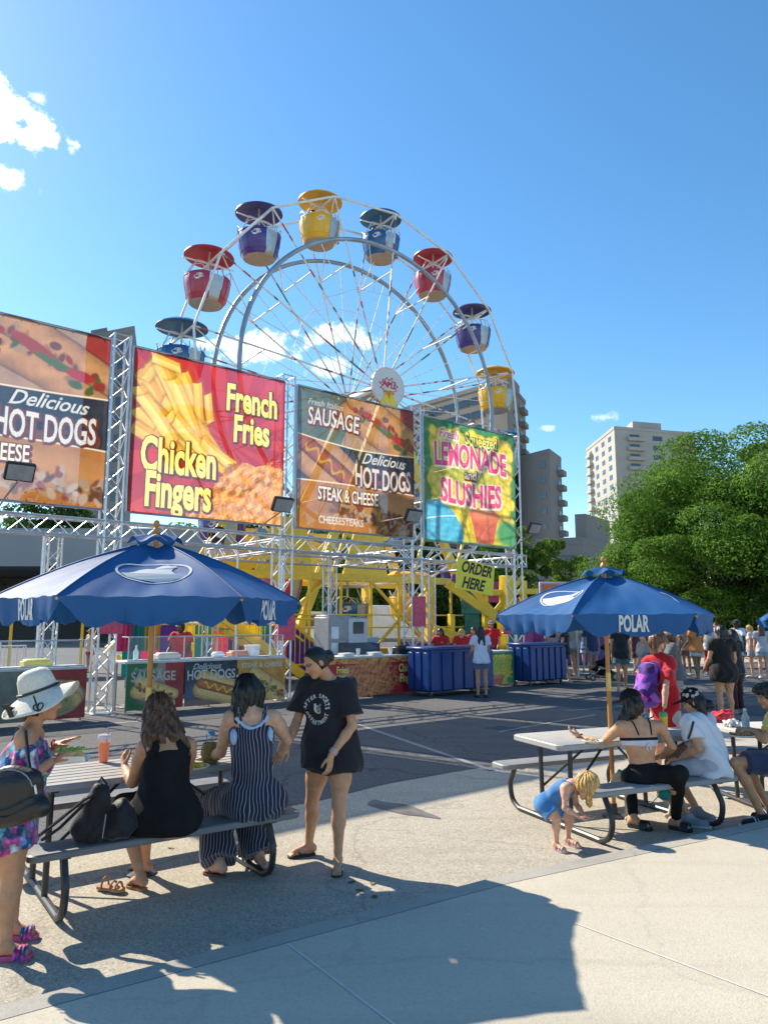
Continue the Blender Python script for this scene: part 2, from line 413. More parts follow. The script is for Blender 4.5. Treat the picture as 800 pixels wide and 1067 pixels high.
def body_mesh(j, s=1., w=1., fem=True, vox=.007, hands=None, face=True, lw=1.):
    L = trunk(j, s, w, fem)
    hr, hf, hu = head_frame(j); H = basis(hr, hf, hu); hc = j['head']; hs = s*j.get('hs', 1.)
    L += [C(j['neck']-(hc-j['neck']).normalized()*.03*s, hc-hu*.04*hs-hf*.02*hs, .051*s, .048*s, .02)]
    if face:
        L += [E(hc+hu*.02*hs-hf*.008*hs, (.074*hs, .094*hs, .094*hs), H, .02), E(hc+hf*.026*hs-hu*.042*hs, (.056*hs, .062*hs, .072*hs), H, .03),
              E(hc+hf*.066*hs-hu*.094*hs, (.022*hs, .02*hs, .018*hs), H, .025),
              C(hc+hf*.084*hs+hu*.004*hs, hc+hf*.104*hs-hu*.028*hs, .008*hs, .0125*hs, .01), E(hc+hf*.086*hs-hu*.058*hs, (.023*hs, .011*hs, .0085*hs), H, .006),
              E(hc+hf*.084*hs+hu*.024*hs, (.048*hs, .012*hs, .01*hs), H, .014)]
        for q in (-1, 1):
            L += [E(hc+hr*q*.077*hs-hf*.008*hs-hu*.012*hs, (.009*hs, .019*hs, .031*hs), H, .006), E(hc+hr*q*.04*hs+hf*.062*hs-hu*.026*hs, (.024*hs, .022*hs, .024*hs), H, .02),
                  C(hc+hr*q*.009*hs+hf*.098*hs-hu*.031*hs, hc+hr*q*.011*hs+hf*.096*hs-hu*.031*hs, .008*hs, .008*hs, .005)]
        subs = [E(hc+hr*q*.031*hs+hf*.094*hs+hu*.004*hs, (.017*hs, .0135*hs, .0115*hs), H, .012) for q in (-1, 1)]
    else:
        L += [E(hc+hu*.01*hs, (.074*hs, .09*hs, .1*hs), H, .02), E(hc+hf*.03*hs-hu*.04*hs, (.055*hs, .062*hs, .07*hs), H, .02), E(hc+hf*.1*hs-hu*.02*hs, (.012*hs, .014*hs, .02*hs), H, .01)]; subs = []
    for a in 'LR':
        sh, el, wr = j['sh'+a], j['el'+a], j['wr'+a]
        L += [C(sh, sh+(el-sh)*.35, .046*s*w, .044*s*w*lw, .035), C(sh+(el-sh)*.3, el, .044*s*w*lw, .035*s*lw, .02), C(el, el+(wr-el)*.35, .037*s*lw, .038*s*lw, .015), C(el+(wr-el)*.3, wr, .038*s*lw, .025*s, .015)]
        if hands and a in hands:
            h = hands[a]; L += hand_prims(wr, h['d'], h['n'], s*h.get('s', 1), h.get('curl', .5), h.get('thumb', 1), h.get('spread', .15))
        elif 'ha'+a in j:
            L += [C(wr, j['ha'+a], .024*s, .02*s, .01), C(j['ha'+a], j['ha'+a]+(j['ha'+a]-wr).normalized()*.055*s, .018*s, .011*s, .01)]
        hp, kn, an, to = j['hip'+a], j['kn'+a], j['an'+a], j['toe'+a]
        L += [C(hp, hp+(kn-hp)*.45, .088*s*w*lw, .079*s*w*lw, .04), C(hp+(kn-hp)*.4, kn, .080*s*w*lw, .052*s*lw, .02)]
        sh_ = (an-kn); back = -(to-an); back = (back-sh_*(back.dot(sh_)/sh_.length_squared)); back = back.normalized() if back.length > 1e-4 else V((0, 0, 0))
        L += [C(kn, kn+sh_*.35+back*.012*s, .052*s*lw, .055*s*lw, .02), C(kn+sh_*.3+back*.012*s, kn+sh_*.85, .054*s*lw, .034*s*lw, .02), C(kn+sh_*.8, an, .034*s, .033*s, .01)]
        ft = (to-an); fz = V((ft.x, ft.y, 0)).normalized() if V((ft.x, ft.y, 0)).length > 1e-4 else V((0, 1, 0)); hz = an-fz*.035*s-V((0, 0, 1))*.035*s; hz.z = max(hz.z, .03*s+min(an.z, to.z)*.0)
        L += [C(an, hz, .032*s, .03*s, .015), C(an-V((0, 0, .01*s)), to-ft.normalized()*.05*s, .03*s, .024*s, .02), C(hz, to-ft.normalized()*.04*s, .026*s, .024*s, .02)]
        sdv = V((-fz.y, fz.x, 0))
        for q in (-.026, -.008, .008, .024): L.append(C(to-ft.normalized()*.055*s+sdv*q*s*.9, to+sdv*q*s*1.05, .013*s, .0095*s, .006))
    return sdf_mesh(L, vox, subs=subs)
def skin_col(v, j, tone, s=1., face=True, brow=(.03, .02, .015)):
    c = np.tile(np.array(tone, dtype=np.float32), (len(v), 1))
    if face:
        hr, hf, hu = head_frame(j); hc = j['head']; hs = s*j.get('hs', 1.)
        M = np.array(basis(hr, hf, hu), dtype=np.float32); l = (v-npv(hc))@M/hs
        fr = l[:, 1] > .055
        def blend(mask, colr, a=1.): c[mask] = c[mask]*(1-a)+np.array(colr)*a
        lip = fr & (((l[:, 0]/.025)**2+((l[:, 2]+.058)/.0105)**2) < 1); blend(lip, (tone[0]*.8, tone[1]*.42, tone[2]*.42), .8)
        for q in (-1, 1):
            ex = l[:, 0]-q*.031
            blend(fr & ((ex/.016)**2+((l[:, 2]-.003)/.0075)**2 < 1), (.5, .47, .44), .8)
            blend(fr & ((ex/.007)**2+((l[:, 2]-.003)/.0075)**2 < 1), (.02, .012, .01))
            blend(fr & (np.abs(l[:, 2]-.0095) < .0028) & (np.abs(ex) < .018), (.02, .015, .012))
            blend(fr & (np.abs(l[:, 2]-.026+30*ex*ex) < .0042) & (np.abs(ex) < .021), brow, .85)
            blend(fr & (((l[:, 0]-q*.038)**2+(l[:, 2]+.03)**2) < .0004), (tone[0]*1.05, tone[1]*.72, tone[2]*.68), .35)
    return c
def sdfobj(name, prims, vox, m, parent, disp=None, subs=(), clips=(), col=None):
    v, f = sdf_mesh(prims, vox, disp, subs, clips)
    return put(name, fast_mesh(name, v, f), m, parent)
# garments ------------------------------------------------------------------------
def legs_prims(j, s, w, o, frac=1., flare=0., k=.04, lw=1., which='LR'):
    L = []
    for a in which:
        hp, kn, an = j['hip'+a], j['kn'+a], j['an'+a]
        if frac <= 1.0:
            e = hp+(kn-hp)*frac; n = (kn-hp).normalized()
            L.append(C(hp, hp+(kn-hp)*(frac+.06), .09*s*w*lw+o, .09*s*w*lw*(1-frac)+.06*s*lw*frac+o+flare, k, ((e, n),)))
        else:
            f2 = frac-1; e = kn+(an-kn)*f2; n = (an-kn).normalized()
            L += [C(hp, hp+(kn-hp)*.5, .09*s*w*lw+o, .076*s*w*lw+o, k), C(hp+(kn-hp)*.5, kn, .074*s*w*lw+o, .055*s*lw+o+flare*.4, k),
                  C(kn, kn+(an-kn)*(f2+.04), .055*s*lw+o+flare*.4, .05*s*lw*(1-f2)+.036*s*f2*lw+o+flare, k, ((e, n),))]
    return L
def top(j, s, w, o, fem, sleeve=.5, hem=.12, k=.05, loose=.0, vneck=.062, hemdir=None):
    "T-shirt like garment; returns prims, subs, clips"
    A, B = torso_frames(j)
    hd = V(hemdir) if hemdir is not None else -B[2]
    hp = j['pelvis']+hd*hem*s
    L = trunk(j, s, w, fem, o, k, ((hp, hd),))
    L.append(E(hp-hd*.02*s, (.155*s*w+o+loose, .115*s*w+o+loose, .1*s), B[3], .06, ((hp, hd),)))
    if loose: L.append(E((j['belly']+j['pelvis'])*.5, (.15*s*w+o+loose*.7, .11*s*w+o+loose*.7, .15*s), B[3], .06, ((hp, hd),)))
    if sleeve:
        for a in 'LR':
            sh, el = j['sh'+a], j['el'+a]; e = sh+(el-sh)*sleeve; n = (el-sh).normalized()
            L.append(C(sh, sh+(el-sh)*(sleeve+.05), .05*s*w+o, .05*s*w+o+loose*.4, .03, ((e, n),)))
    subs = [E(j['neck']+A[2]*.03*s+A[1]*.012*s, (vneck*s, vneck*s*.95, .06*s), A[3], .008)]
    return L, subs

# standing template for passers-by (local: x right, y ahead) ------------------------
def stand(h=1.68, step=.0, armL=(.03, .02), armR=(.03, .02), lean=0., elbow=.1, hw=1.):
    s = h/1.7; J = {}
    def q(n, x, y, z): J[n] = V((x*s, y*s, z*s))
    q('pelvis', 0, 0, .93); q('belly', 0, .01+lean*.12, 1.08); q('chest', 0, .0+lean*.3, 1.27); q('neck', 0, -.01+lean*.45, 1.45); q('head', 0, .02+lean*.6, 1.595)
    for a, g, arm in (('L', -1, armL), ('R', 1, armR)):
        q('sh'+a, g*.175, -.01+lean*.42, 1.405); 
        sh = J['sh'+a]
        out, fwd = arm
        d1 = V((g*(.12+out), fwd*.6, -1)).normalized(); J['el'+a] = sh+d1*.285*s
        d2 = V((g*.02, fwd+elbow, -1+min(fwd, 1.3))).normalized(); J['wr'+a] = J['el'+a]+d2*.245*s
        J['ha'+a] = J['wr'+a]+d2*.075*s
        q('hip'+a, g*.09*hw, 0, .9); q('kn'+a, g*.095*hw, .02+g*step*.5, .5); q('an'+a, g*.1*hw, g*step-.01, .08); q('toe'+a, g*.12*hw, g*step+.17, .022)
    J['face'] = V((0, 1, -.08)); J['headup'] = V((0, 0, 1)); return J, s
def xform(J, loc, rz):
    M = Matrix.Rotation(rz, 3, 'Z'); o = {}
    for k, v in J.items():
        if k in ('face', 'headup'): o[k] = M@v
        elif isinstance(v, Vector): o[k] = M@v+V(loc)
        else: o[k] = v
    return o
# ------------------------------------------------------------------ the setting
def ground_mat(name, base, light, speck, scale=1., crack=0., patch=.25, spec=.3, rough=.9, specks=.35, gum=.5):
    m = mat(name, base, rough, 0, .1, 2, spec=spec); t, N, L, b = nodes_of(m)
    tc = N.new('ShaderNodeTexCoord')
    def noise(s, d=5, r=.6):
        n = N.new('ShaderNodeTexNoise'); n.inputs['Scale'].default_value = s; n.inputs['Detail'].default_value = d; n.inputs['Roughness'].default_value = r
        L.new(tc.outputs['Object'], n.inputs['Vector']); return n
    def ramp(src, a, b_, lo=0., hi=1.):
        r = N.new('ShaderNodeMapRange'); r.inputs['From Min'].default_value = a; r.inputs['From Max'].default_value = b_; r.inputs['To Min'].default_value = lo; r.inputs['To Max'].default_value = hi
        L.new(src, r.inputs['Value']); return r.outputs[0]
    def mix(f, a, b_, bt='MIX'):
        x = N.new('ShaderNodeMix'); x.data_type = 'RGBA'; x.blend_type = bt
        if isinstance(f, float): x.inputs[0].default_value = f
        else: L.new(f, x.inputs[0])
        for i, c in ((6, a), (7, b_)):
            if isinstance(c, tuple): x.inputs[i].default_value = (*c, 1)
            else: L.new(c, x.inputs[i])
        return x.outputs[2]
    big = noise(.35*scale, 6, .62); mid = noise(3.1*scale, 8, .7)
    c = mix(ramp(big.outputs[0], .35, .68), base, light); c = mix(ramp(mid.outputs[0], .45, .75, 0, patch), c, tuple(a*.62 for a in base))
    vo = N.new('ShaderNodeTexVoronoi'); vo.inputs['Scale'].default_value = 95*scale; L.new(tc.outputs['Object'], vo.inputs['Vector'])
    sp = N.new('ShaderNodeSeparateColor'); L.new(vo.outputs['Color'], sp.inputs[0])
    c = mix(ramp(sp.outputs[0], .55, .95, 0, specks), c, speck); c = mix(ramp(sp.outputs[1], .6, .95, 0, specks), c, tuple(a*.45 for a in base))
    if gum:     # old gum and oil spots, tyre streaks
        v3 = N.new('ShaderNodeTexVoronoi'); v3.inputs['Scale'].default_value = 3.4; L.new(tc.outputs['Object'], v3.inputs['Vector']); s3 = N.new('ShaderNodeSeparateColor'); L.new(v3.outputs['Color'], s3.inputs[0])
        r3 = ramp(s3.outputs[0], .35, 1., .012, .065); sb3 = N.new('ShaderNodeMath'); sb3.operation = 'SUBTRACT'; L.new(r3, sb3.inputs[0]); L.new(v3.outputs['Distance'], sb3.inputs[1])
        c = mix(ramp(sb3.outputs[0], 0, .012, 0, gum), c, tuple(a*.45 for a in base))
        mp = N.new('ShaderNodeMapping'); mp.inputs['Rotation'].default_value = (0, 0, -R(38)); mp.inputs['Scale'].default_value = (.22, 2.6, 1); L.new(tc.outputs['Object'], mp.inputs[0])
        n5 = N.new('ShaderNodeTexNoise'); n5.inputs['Scale'].default_value = 1.0; n5.inputs['Detail'].default_value = 6; n5.inputs['Roughness'].default_value = .65; L.new(mp.outputs[0], n5.inputs['Vector'])
        c = mix(ramp(n5.outputs[0], .52, .72, 0, gum*.6), c, tuple(a*.6 for a in base))
    if crack:
        wv = noise(1.7, 4); ad = N.new('ShaderNodeVectorMath'); ad.operation = 'MULTIPLY_ADD'; ad.inputs[1].default_value = (.55, .55, .55)
        L.new(wv.outputs['Color'], ad.inputs[0]); L.new(tc.outputs['Object'], ad.inputs[2])
        v2 = N.new('ShaderNodeTexVoronoi'); v2.feature = 'DISTANCE_TO_EDGE'; v2.inputs['Scale'].default_value = .42; L.new(ad.outputs[0], v2.inputs['Vector'])
        c = mix(ramp(v2.outputs['Distance'], .003, .010, crack, 0), c, tuple(a*.3 for a in base))
    L.new(c, b.inputs['Base Color'])
    bp = N.new('ShaderNodeBump'); bp.inputs['Strength'].default_value = .55; bp.inputs['Distance'].default_value = .006
    n4 = noise(120*scale, 3); L.new(n4.outputs[0], bp.inputs['Height']); L.new(bp.outputs[0], b.inputs['Normal'])
    return m
M_lot = ground_mat('worn_light_asphalt', (.36, .325, .26), (.45, .41, .335), (.62, .56, .46), 1., .25, .3, specks=.55)
M_road = ground_mat('dark_asphalt', (.080, .080, .082), (.112, .112, .112), (.24, .24, .24), 1., .5, .25, specks=.5)
M_walk = ground_mat('sidewalk_concrete', (.455, .41, .325), (.52, .47, .375), (.60, .55, .45), .8, .10, .16, specks=.16)
M_kerb = ground_mat('kerb_concrete', (.33, .31, .27), (.42, .395, .345), (.5, .47, .4), 1.5, .2, .3, specks=.25)
M_paint = ground_mat('worn_white_line', (.30, .30, .29), (.42, .42, .41), (.12, .12, .12), 1.3, 0, .8, specks=.5)
def sheet(name, pts, z, m):
    mb = MB(); mb.add([(x, y, z) for x, y in pts], [tuple(range(len(pts)))]); o = obj(name, mb, m); tag(o, kind='structure'); return o
sheet('ground', [(-900, -300), (900, -300), (900, 1500), (-900, 1500)], 0, M_lot)
RD = V((.785, .62)); RN = V((-.62, .785))       # along the road, away from the camera
def rp(s, n): p = V((-.31, 8.26))+RD*s+RN*n; return (p.x, p.y)
edge = [rp(s, .12*math.sin(s*1.3)+.07*math.sin(s*3.7)+.05*math.sin(s*9)) for s in np.arange(-30, 60.1, .5)]
sheet('road', edge+[rp(60, 9.2), rp(-30, 9.2)], .004, M_road)
# a lighter lane of worn asphalt further off and painted lines
sheet('ride_yard', [rp(-90, 9.8), rp(13, 9.8), rp(13, 60), rp(-120, 90)], .004, ground_mat('yard_asphalt', (.11, .11, .108), (.15, .148, .142), (.25, .25, .24), .8, .4, .3))
sheet('far_lot', [rp(13.2, 17), rp(90, 17), rp(160, 140), rp(13.2, 140)], .004, ground_mat('pale_lot_concrete', (.42, .38, .31), (.5, .46, .385), (.3, .28, .25), .6, .2, .2))
sheet('far_lane', [rp(8, 12.5), rp(60, 12.5), rp(60, 15.5), rp(8, 15.5)], .006, M_road)
def line(a, b, w=.1):
    a = G(*a); b = G(*b); d = (b-a); d.z = 0; n = V((-d.y, d.x, 0)).normalized()*w/2
    sheet('painted_line', [(a+n).xy, (b+n).xy, (b-n).xy, (a-n).xy], .008, M_paint)
line((372, 755), (512, 803), .09); line((640, 735), (800, 757), .09); line((590, 741), (800, 724), .09)
line((85, 757), (268, 741), .09); line((520, 763), (620, 745), .07)
# sidewalk slab: its kerb edge follows the road
kl = [(-60, -36), (-12, -3.6), (-4.2, 1.85), (-1.54, 3.72), (.72, 5.25), (3.37, 6.74), (8.2, 9.3), (16, 13.4), (60, 36)]
mb = MB(); Z = .12
inn = []
for i, p in enumerate(kl):
    a = V(kl[max(i-1, 0)]); b = V(kl[min(i+1, len(kl)-1)]); d = (b-a).normalized(); inn.append(V(p)+V((d.y, -d.x))*.16)
poly = [(p.x, p.y) for p in inn]+[(200, -60), (-60, -60)]
sheet('sidewalk', poly, Z, M_walk)
mb.add([(x, y, 0) for x, y in kl]+[(x, y, Z-.02) for x, y in kl]+[(V(p)+(q-V(p))*.15).to_3d()+V((0, 0, Z+.002)) for p, q in zip(kl, inn)]+[(q.x, q.y, Z+.002) for q in inn],
       [(r*len(kl)+i, r*len(kl)+i+1, (r+1)*len(kl)+i+1, (r+1)*len(kl)+i) for r in range(3) for i in range(len(kl)-1)])
tag(obj('kerb', mb, M_kerb), kind='structure')
def joint_line(a, b):
    a = G(*a, .12); b = G(*b, .12); d = (b-a).normalized(); n = V((-d.y, d.x, 0))*.006
    sheet('pavement_joint', [(a+n).xy, (b+n).xy, (b-n).xy, (a-n).xy], Z+.003, mat('joint_filler', (.55, .53, .48), .95))
joint_line((300, 984), (420, 1075)); joint_line((598, 962), (830, 1050))

# shadow with no traced caster, painted dark on the light asphalt, and litter
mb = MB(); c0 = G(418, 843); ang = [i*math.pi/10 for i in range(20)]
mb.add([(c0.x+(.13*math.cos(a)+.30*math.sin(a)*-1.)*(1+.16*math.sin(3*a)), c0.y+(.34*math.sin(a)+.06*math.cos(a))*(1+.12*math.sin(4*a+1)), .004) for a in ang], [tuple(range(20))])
tag(obj('painted_shadow', mb, mat('painted_shadow_asphalt', (.12, .115, .11), .75, 0, .35, 6)), kind='structure')

# ------------------------------------------------------------------ trees
def leaf_mat(name, col):
    if name in MATS: return MATS[name]
    return mat(name, col, .62, 0, .5, 1.3, trans=.38, spec=.12)
M_bark = mat('bark', (.1, .075, .05), .9, 0, .3, 9, .6, 30)
def tree(label, loc, h, rad, trunk_h, leaves, m, seed, clumps=60, leaf=.3, flat=.8, group=None, cat='tree', name='leafy_tree', shape=1.):
    r = np.random.default_rng(seed); T = thing(name, label, cat, loc, 0, group); L = V(loc)
    cz = trunk_h+(h-trunk_h)*.5; hz = (h-trunk_h)*.5
    cs = []; tb = MB()
    tb.path([L+V((0, 0, -.1)), L+V((.1, .05, trunk_h*.6)), L+V((.0, .1, trunk_h*1.2)), L+V((.1, 0, h*.75))], [rad*.06, rad*.05, rad*.042, rad*.012], 9)
    while len(cs) < clumps:
        p = r.uniform(-1, 1, 3); q = np.linalg.norm(p)
        if q > 1 or q < .5: continue
        p *= (1+.17*math.sin(p[0]*5+seed)+.1*math.sin(p[1]*7+p[2]*4)); cs.append(p)
        if len(cs) % 4 == 0:
            e = L+V((p[0]*rad*.8, p[1]*rad*.8, cz+p[2]*hz*.8)); b0 = L+V((0, 0, trunk_h+(h-trunk_h)*max(0, .2*(p[2]+1))))
            tb.path([b0, (b0+e)/2+V((0, 0, -.2)), e], [rad*.018, rad*.012, rad*.004], 5)
    obj('trunk', tb, M_bark, T)
    cs = np.array(cs); cr = r.uniform(.15, .33, len(cs))
    k = r.integers(0, len(cs), leaves); d = r.normal(size=(leaves, 3)); d /= np.linalg.norm(d, axis=1)[:, None]
    d[:, 2] = np.abs(d[:, 2])*np.where(r.random(leaves) < .72, 1, -1)
    rr = cr[k]*r.uniform(.55, 1.08, leaves)**.6
    p = cs[k]+d*rr[:, None]*np.array([1, 1, .85]); p = p*np.array([rad, rad, hz])+np.array([0, 0, cz])
    nrm = d*.7+r.normal(size=(leaves, 3))*.45+np.array([0, 0, .25]); nrm /= np.linalg.norm(nrm, axis=1)[:, None]
    t = np.cross(nrm, r.normal(size=(leaves, 3))); t /= np.linalg.norm(t, axis=1)[:, None]; b = np.cross(nrm, t); sz = leaf*r.uniform(.55, 1.2, leaves)[:, None]
    v = np.stack([p-t*sz*.5, p+b*sz*.28+nrm*sz*.06, p+t*sz*.5, p-b*sz*.28+nrm*sz*.06], 1).reshape(-1, 3)
    f = np.arange(leaves*4).reshape(-1, 4)
    put('crown', fast_mesh('crown', v, f, False), m, T, world=False); return T
LG = leaf_mat('sunny_green_leaves', (.115, .225, .03)); DG = leaf_mat('deep_green_leaves', (.045, .095, .02)); YG = leaf_mat('yellow_green_leaves', (.15, .23, .03))
tree('large round green tree at the right behind the nearer blue umbrella', (19.0, 42, 0), 11.0, 6.9, 1.2, 250000, LG, 14, 175, .18)
tree('second broad tree cut off by the right edge of the photo', (29.5, 47, 0), 10.4, 7.0, 1.6, 80000, LG, 5, 110, .24)
tree('small dark tree low behind the crowd right of the large tree', (21.5, 36, 0), 4.6, 2.8, .7, 12000, DG, 11, 40, .22)
tree('pale tree rising above the low grey block beside the ticket booth', (13.9, 60, 0), 8.6, 2.9, 2, 9000, YG, 8, 30, .3)
tree('small yellow green tree right of the last truss tower', (9.6, 56, 0), 8.6, 2.8, 2, 9000, YG, 9, 30, .3)
for i, (px, Y, h, r_, lab) in enumerate(((-30, 84, 14.2, 9, 'tree at the far left whose top shows over the grey concrete deck'), (70, 82, 13.6, 9, 'tree above the grey deck between the hot dog banner and the left umbrella'),
                                 (170, 84, 13.0, 9, 'low tree behind the striped ride left of the stairs'), (262, 82, 12.4, 9, 'tree behind the deck under the red fries banner'),
                                 (345, 50, 9.3, 4.8, 'dark tree behind the yellow wheel base on its left'), (415, 48, 8.6, 4.2, 'dark tree behind the yellow wheel base on its right'),
                                 (478, 52, 9.0, 4.2, 'dark tree behind the order sign'))):
    p = P(px, 600, Y); tree(lab, (p.x, Y, 0), h, r_, 1.0, 30000 if Y > 70 else 24000, DG if i % 2 else LG, 20+i, 70 if Y > 70 else 50, .5 if Y > 70 else .27, group='trees behind the rides')

# ------------------------------------------------------------------ buildings
M_conc = mat('weathered_concrete', (.205, .185, .16), .85, 0, .12, .15, .3, 3, dirt=.2)
M_conc2 = mat('grey_concrete', (.19, .185, .18), .85, 0, .12, .15, .3, 3, dirt=.25)
M_beige = mat('beige_precast', (.38, .365, .325), .85, 0, .08, .15, dirt=.12)
def building(name, label, pts, h, m, faces, wh=1.5, penthouse=None, cat='apartment building'):
    "pts footprint; faces: (i, rows, cols, window width, [balcony columns], u0, u1)"
    cx = sum(p[0] for p in pts)/len(pts); cy = sum(p[1] for p in pts)/len(pts); B = thing(name, label, cat, (cx, cy, 0))
    mb = MB(); mb.prism([(p[0], p[1], 0) for p in pts], (0, 0, h)); obj('wall', mb, m, B)
    mb = MB(); q = [((p[0]-cx)*1.012+cx, (p[1]-cy)*1.012+cy, h) for p in pts]; mb.prism(q, (0, 0, .9)); obj('parapet', mb, m, B)
    if penthouse:
        mb = MB(); x0, x1, hh = penthouse; P4 = [V(p) for p in pts]
        def bl(u, v): return P4[0].lerp(P4[1], u).lerp(P4[3].lerp(P4[2], u), v)
        mb.prism([(q_.x, q_.y, h+.9) for q_ in (bl(x0, .12), bl(x1, .12), bl(x1, .8), bl(x0, .8))], (0, 0, hh)); obj('penthouse', mb, m, B)
    for (i, rows, cols, ww, bal, u0, u1) in faces:
        a = V(pts[i]); b = V(pts[(i+1) % len(pts)]); d = (b-a); Ln = d.length; d.normalize(); n = V((d.y, -d.x))
        if n.dot(a-V((cx, cy))) < 0: n = -n
        wme = mesh_from('window', *(lambda w_: (w_.v, w_.f))(MB().box((0, 0, 0), (ww, .12, wh))))
        fme = None; r0 = rotz(math.atan2(d.y, d.x))
        for r_ in range(rows):
            for c in range(cols):
                z = h-2.1-r_*3.1 if rows > 1 else h*.5; u = u0+(u1-u0)*(c+.5)/cols; p = a+d*Ln*u+n*.03
                if z < 1: continue
                if c in bal:
                    mb = MB(); k = p+n*.6; mb.box((k.x, k.y, z-1.35), (ww*1.7, 1.2, .2), r0); k2 = p+n*1.2; mb.box((k2.x, k2.y, z-.85), (ww*1.7, .1, .95), r0)
                    for sg in (-1, 1): k3 = p+n*.6+d*sg*ww*.83; mb.box((k3.x, k3.y, z-.85), (.1, 1.2, .95), r0)
                    obj('balcony', mb, m, B)
                o = put('window', wme, M_dkglass, None); o.parent = B; o.location = (p.x-cx, p.y-cy, z); o.rotation_euler = (0, 0, math.atan2(d.y, d.x))
def fp(px, Y): p = P(px, 500, Y); return (p.x, Y)
def ztop(px, py, Y): return P(px, py, Y).z
b1 = [fp(404, 172), fp(530, 146), fp(549, 162), fp(440, 188)]
building('tower_block', 'large grey brown residential tower behind the right side of the ferris wheel', b1, ztop(528, 398, 146), M_conc,
         [(0, 14, 7, 3.6, [2], .04, .84), (1, 14, 2, 2.2, [1], .2, .9)], 1.5, (.84, .985, 2.6))
b2 = [fp(541, 150), fp(573, 143), fp(585, 151), fp(556, 160)]
building('tower_block', 'narrow grey tower right of the last truss tower with balconies on its right edge', b2, ztop(572, 472, 143), M_conc2,
         [(0, 12, 1, 1.2, [], .5, 1.1), (1, 12, 1, 1.6, [0], .5, .98)], 1.2, None)
b3 = [fp(642, 225), fp(726, 233), fp(704, 262), fp(612, 256)]
building('tower_block', 'pale high rise standing above the large tree', b3, ztop(642, 447, 225), M_beige,
         [(0, 17, 3, 3.4, [0, 2], .1, .95), (3, 17, 4, 2.8, [0], .05, .95)], 1.5, (.27, .62, 3.2))
b4 = [fp(775, 120), fp(860, 112), fp(870, 135), fp(790, 140)]
building('tower_block', 'pale roof corner showing over the trees at the right edge', b4, ztop(778, 480, 120), M_beige, [(0, 8, 5, 2.2, [2], .05, .95)], 1.5, (.28, .9, 2.6))
b0 = [fp(82, 118), fp(132, 114), fp(138, 130), fp(92, 133)]
building('tower_block', 'dark grey tower top between the hot dog banner and the red fries banner', b0, ztop(110, 350, 116), M_conc2, [(0, 12, 3, 1.4, [], .1, .9)], 1.4, (.05, .4, 1.5))
lb = [fp(556, 96), fp(604, 94), fp(640, 104), fp(560, 108)]
building('low_block', 'low flat roofed grey block beside the narrow tower', lb, ztop(585, 567, 94), M_conc2, [(0, 3, 6, 1.6, [], .05, .95)], 1.3, (.78, .99, 3.2), 'building')
# long raised parking deck behind the stands
dk = thing('parking_deck', 'long low concrete deck behind the left half of the food stands', 'parking deck', (-22, 62, 0))
mb = MB(); mb.box((-26, 64, 7.3), (64, 16, 2.9)); obj('slab', mb, mat('deck_concrete', (.33, .33, .33), .85, 0, .08, .2, dirt=.15), dk)
for i in range(9):
    mb = MB(); mb.box((-55+i*7.2, 59, 2.95), (1.0, 1.0, 5.9)); obj('column', mb, M_conc2, dk)
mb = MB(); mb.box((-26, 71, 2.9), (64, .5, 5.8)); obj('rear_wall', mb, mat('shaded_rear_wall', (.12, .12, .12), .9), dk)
# far hedge band closing the view under the trees
def stuff_leaves(name, boxes, n, m, leaf, seed):
    r = np.random.default_rng(seed); per = n//len(boxes); vs = []
    for (x0, x1, y0, y1, z1) in boxes:
        p = np.stack([r.uniform(x0, x1, per), r.uniform(y0, y1, per), r.uniform(0, 1, per)**.8], 1); p[:, 2] *= z1*(.75+.25*np.sin(p[:, 0]*1.1)+.12*np.sin(p[:, 0]*3.1))
        a = r.normal(size=(per, 3)); a /= np.linalg.norm(a, axis=1)[:, None]; b = np.cross(a, r.normal(size=(per, 3))); b /= np.linalg.norm(b, axis=1)[:, None]
        vs.append(np.stack([p-a*leaf*.5, p+b*leaf*.3, p+a*leaf*.5, p-b*leaf*.3], 1).reshape(-1, 3))
    v = np.concatenate(vs); f = np.arange(len(v)).reshape(-1, 4); o = put(name, fast_mesh(name, v, f, False), m); tag(o, kind='stuff', label='dense shrubs filling the edge of the lot', cat='shrubs'); return o
stuff_leaves('shrubs', [(-80, 0, 73, 78, 5.2), (-8, 10, 52, 57, 4.2), (12, 75, 58, 66, 4.5), (17, 60, 44, 47, 2.6)], 60000, DG, .5, 77)
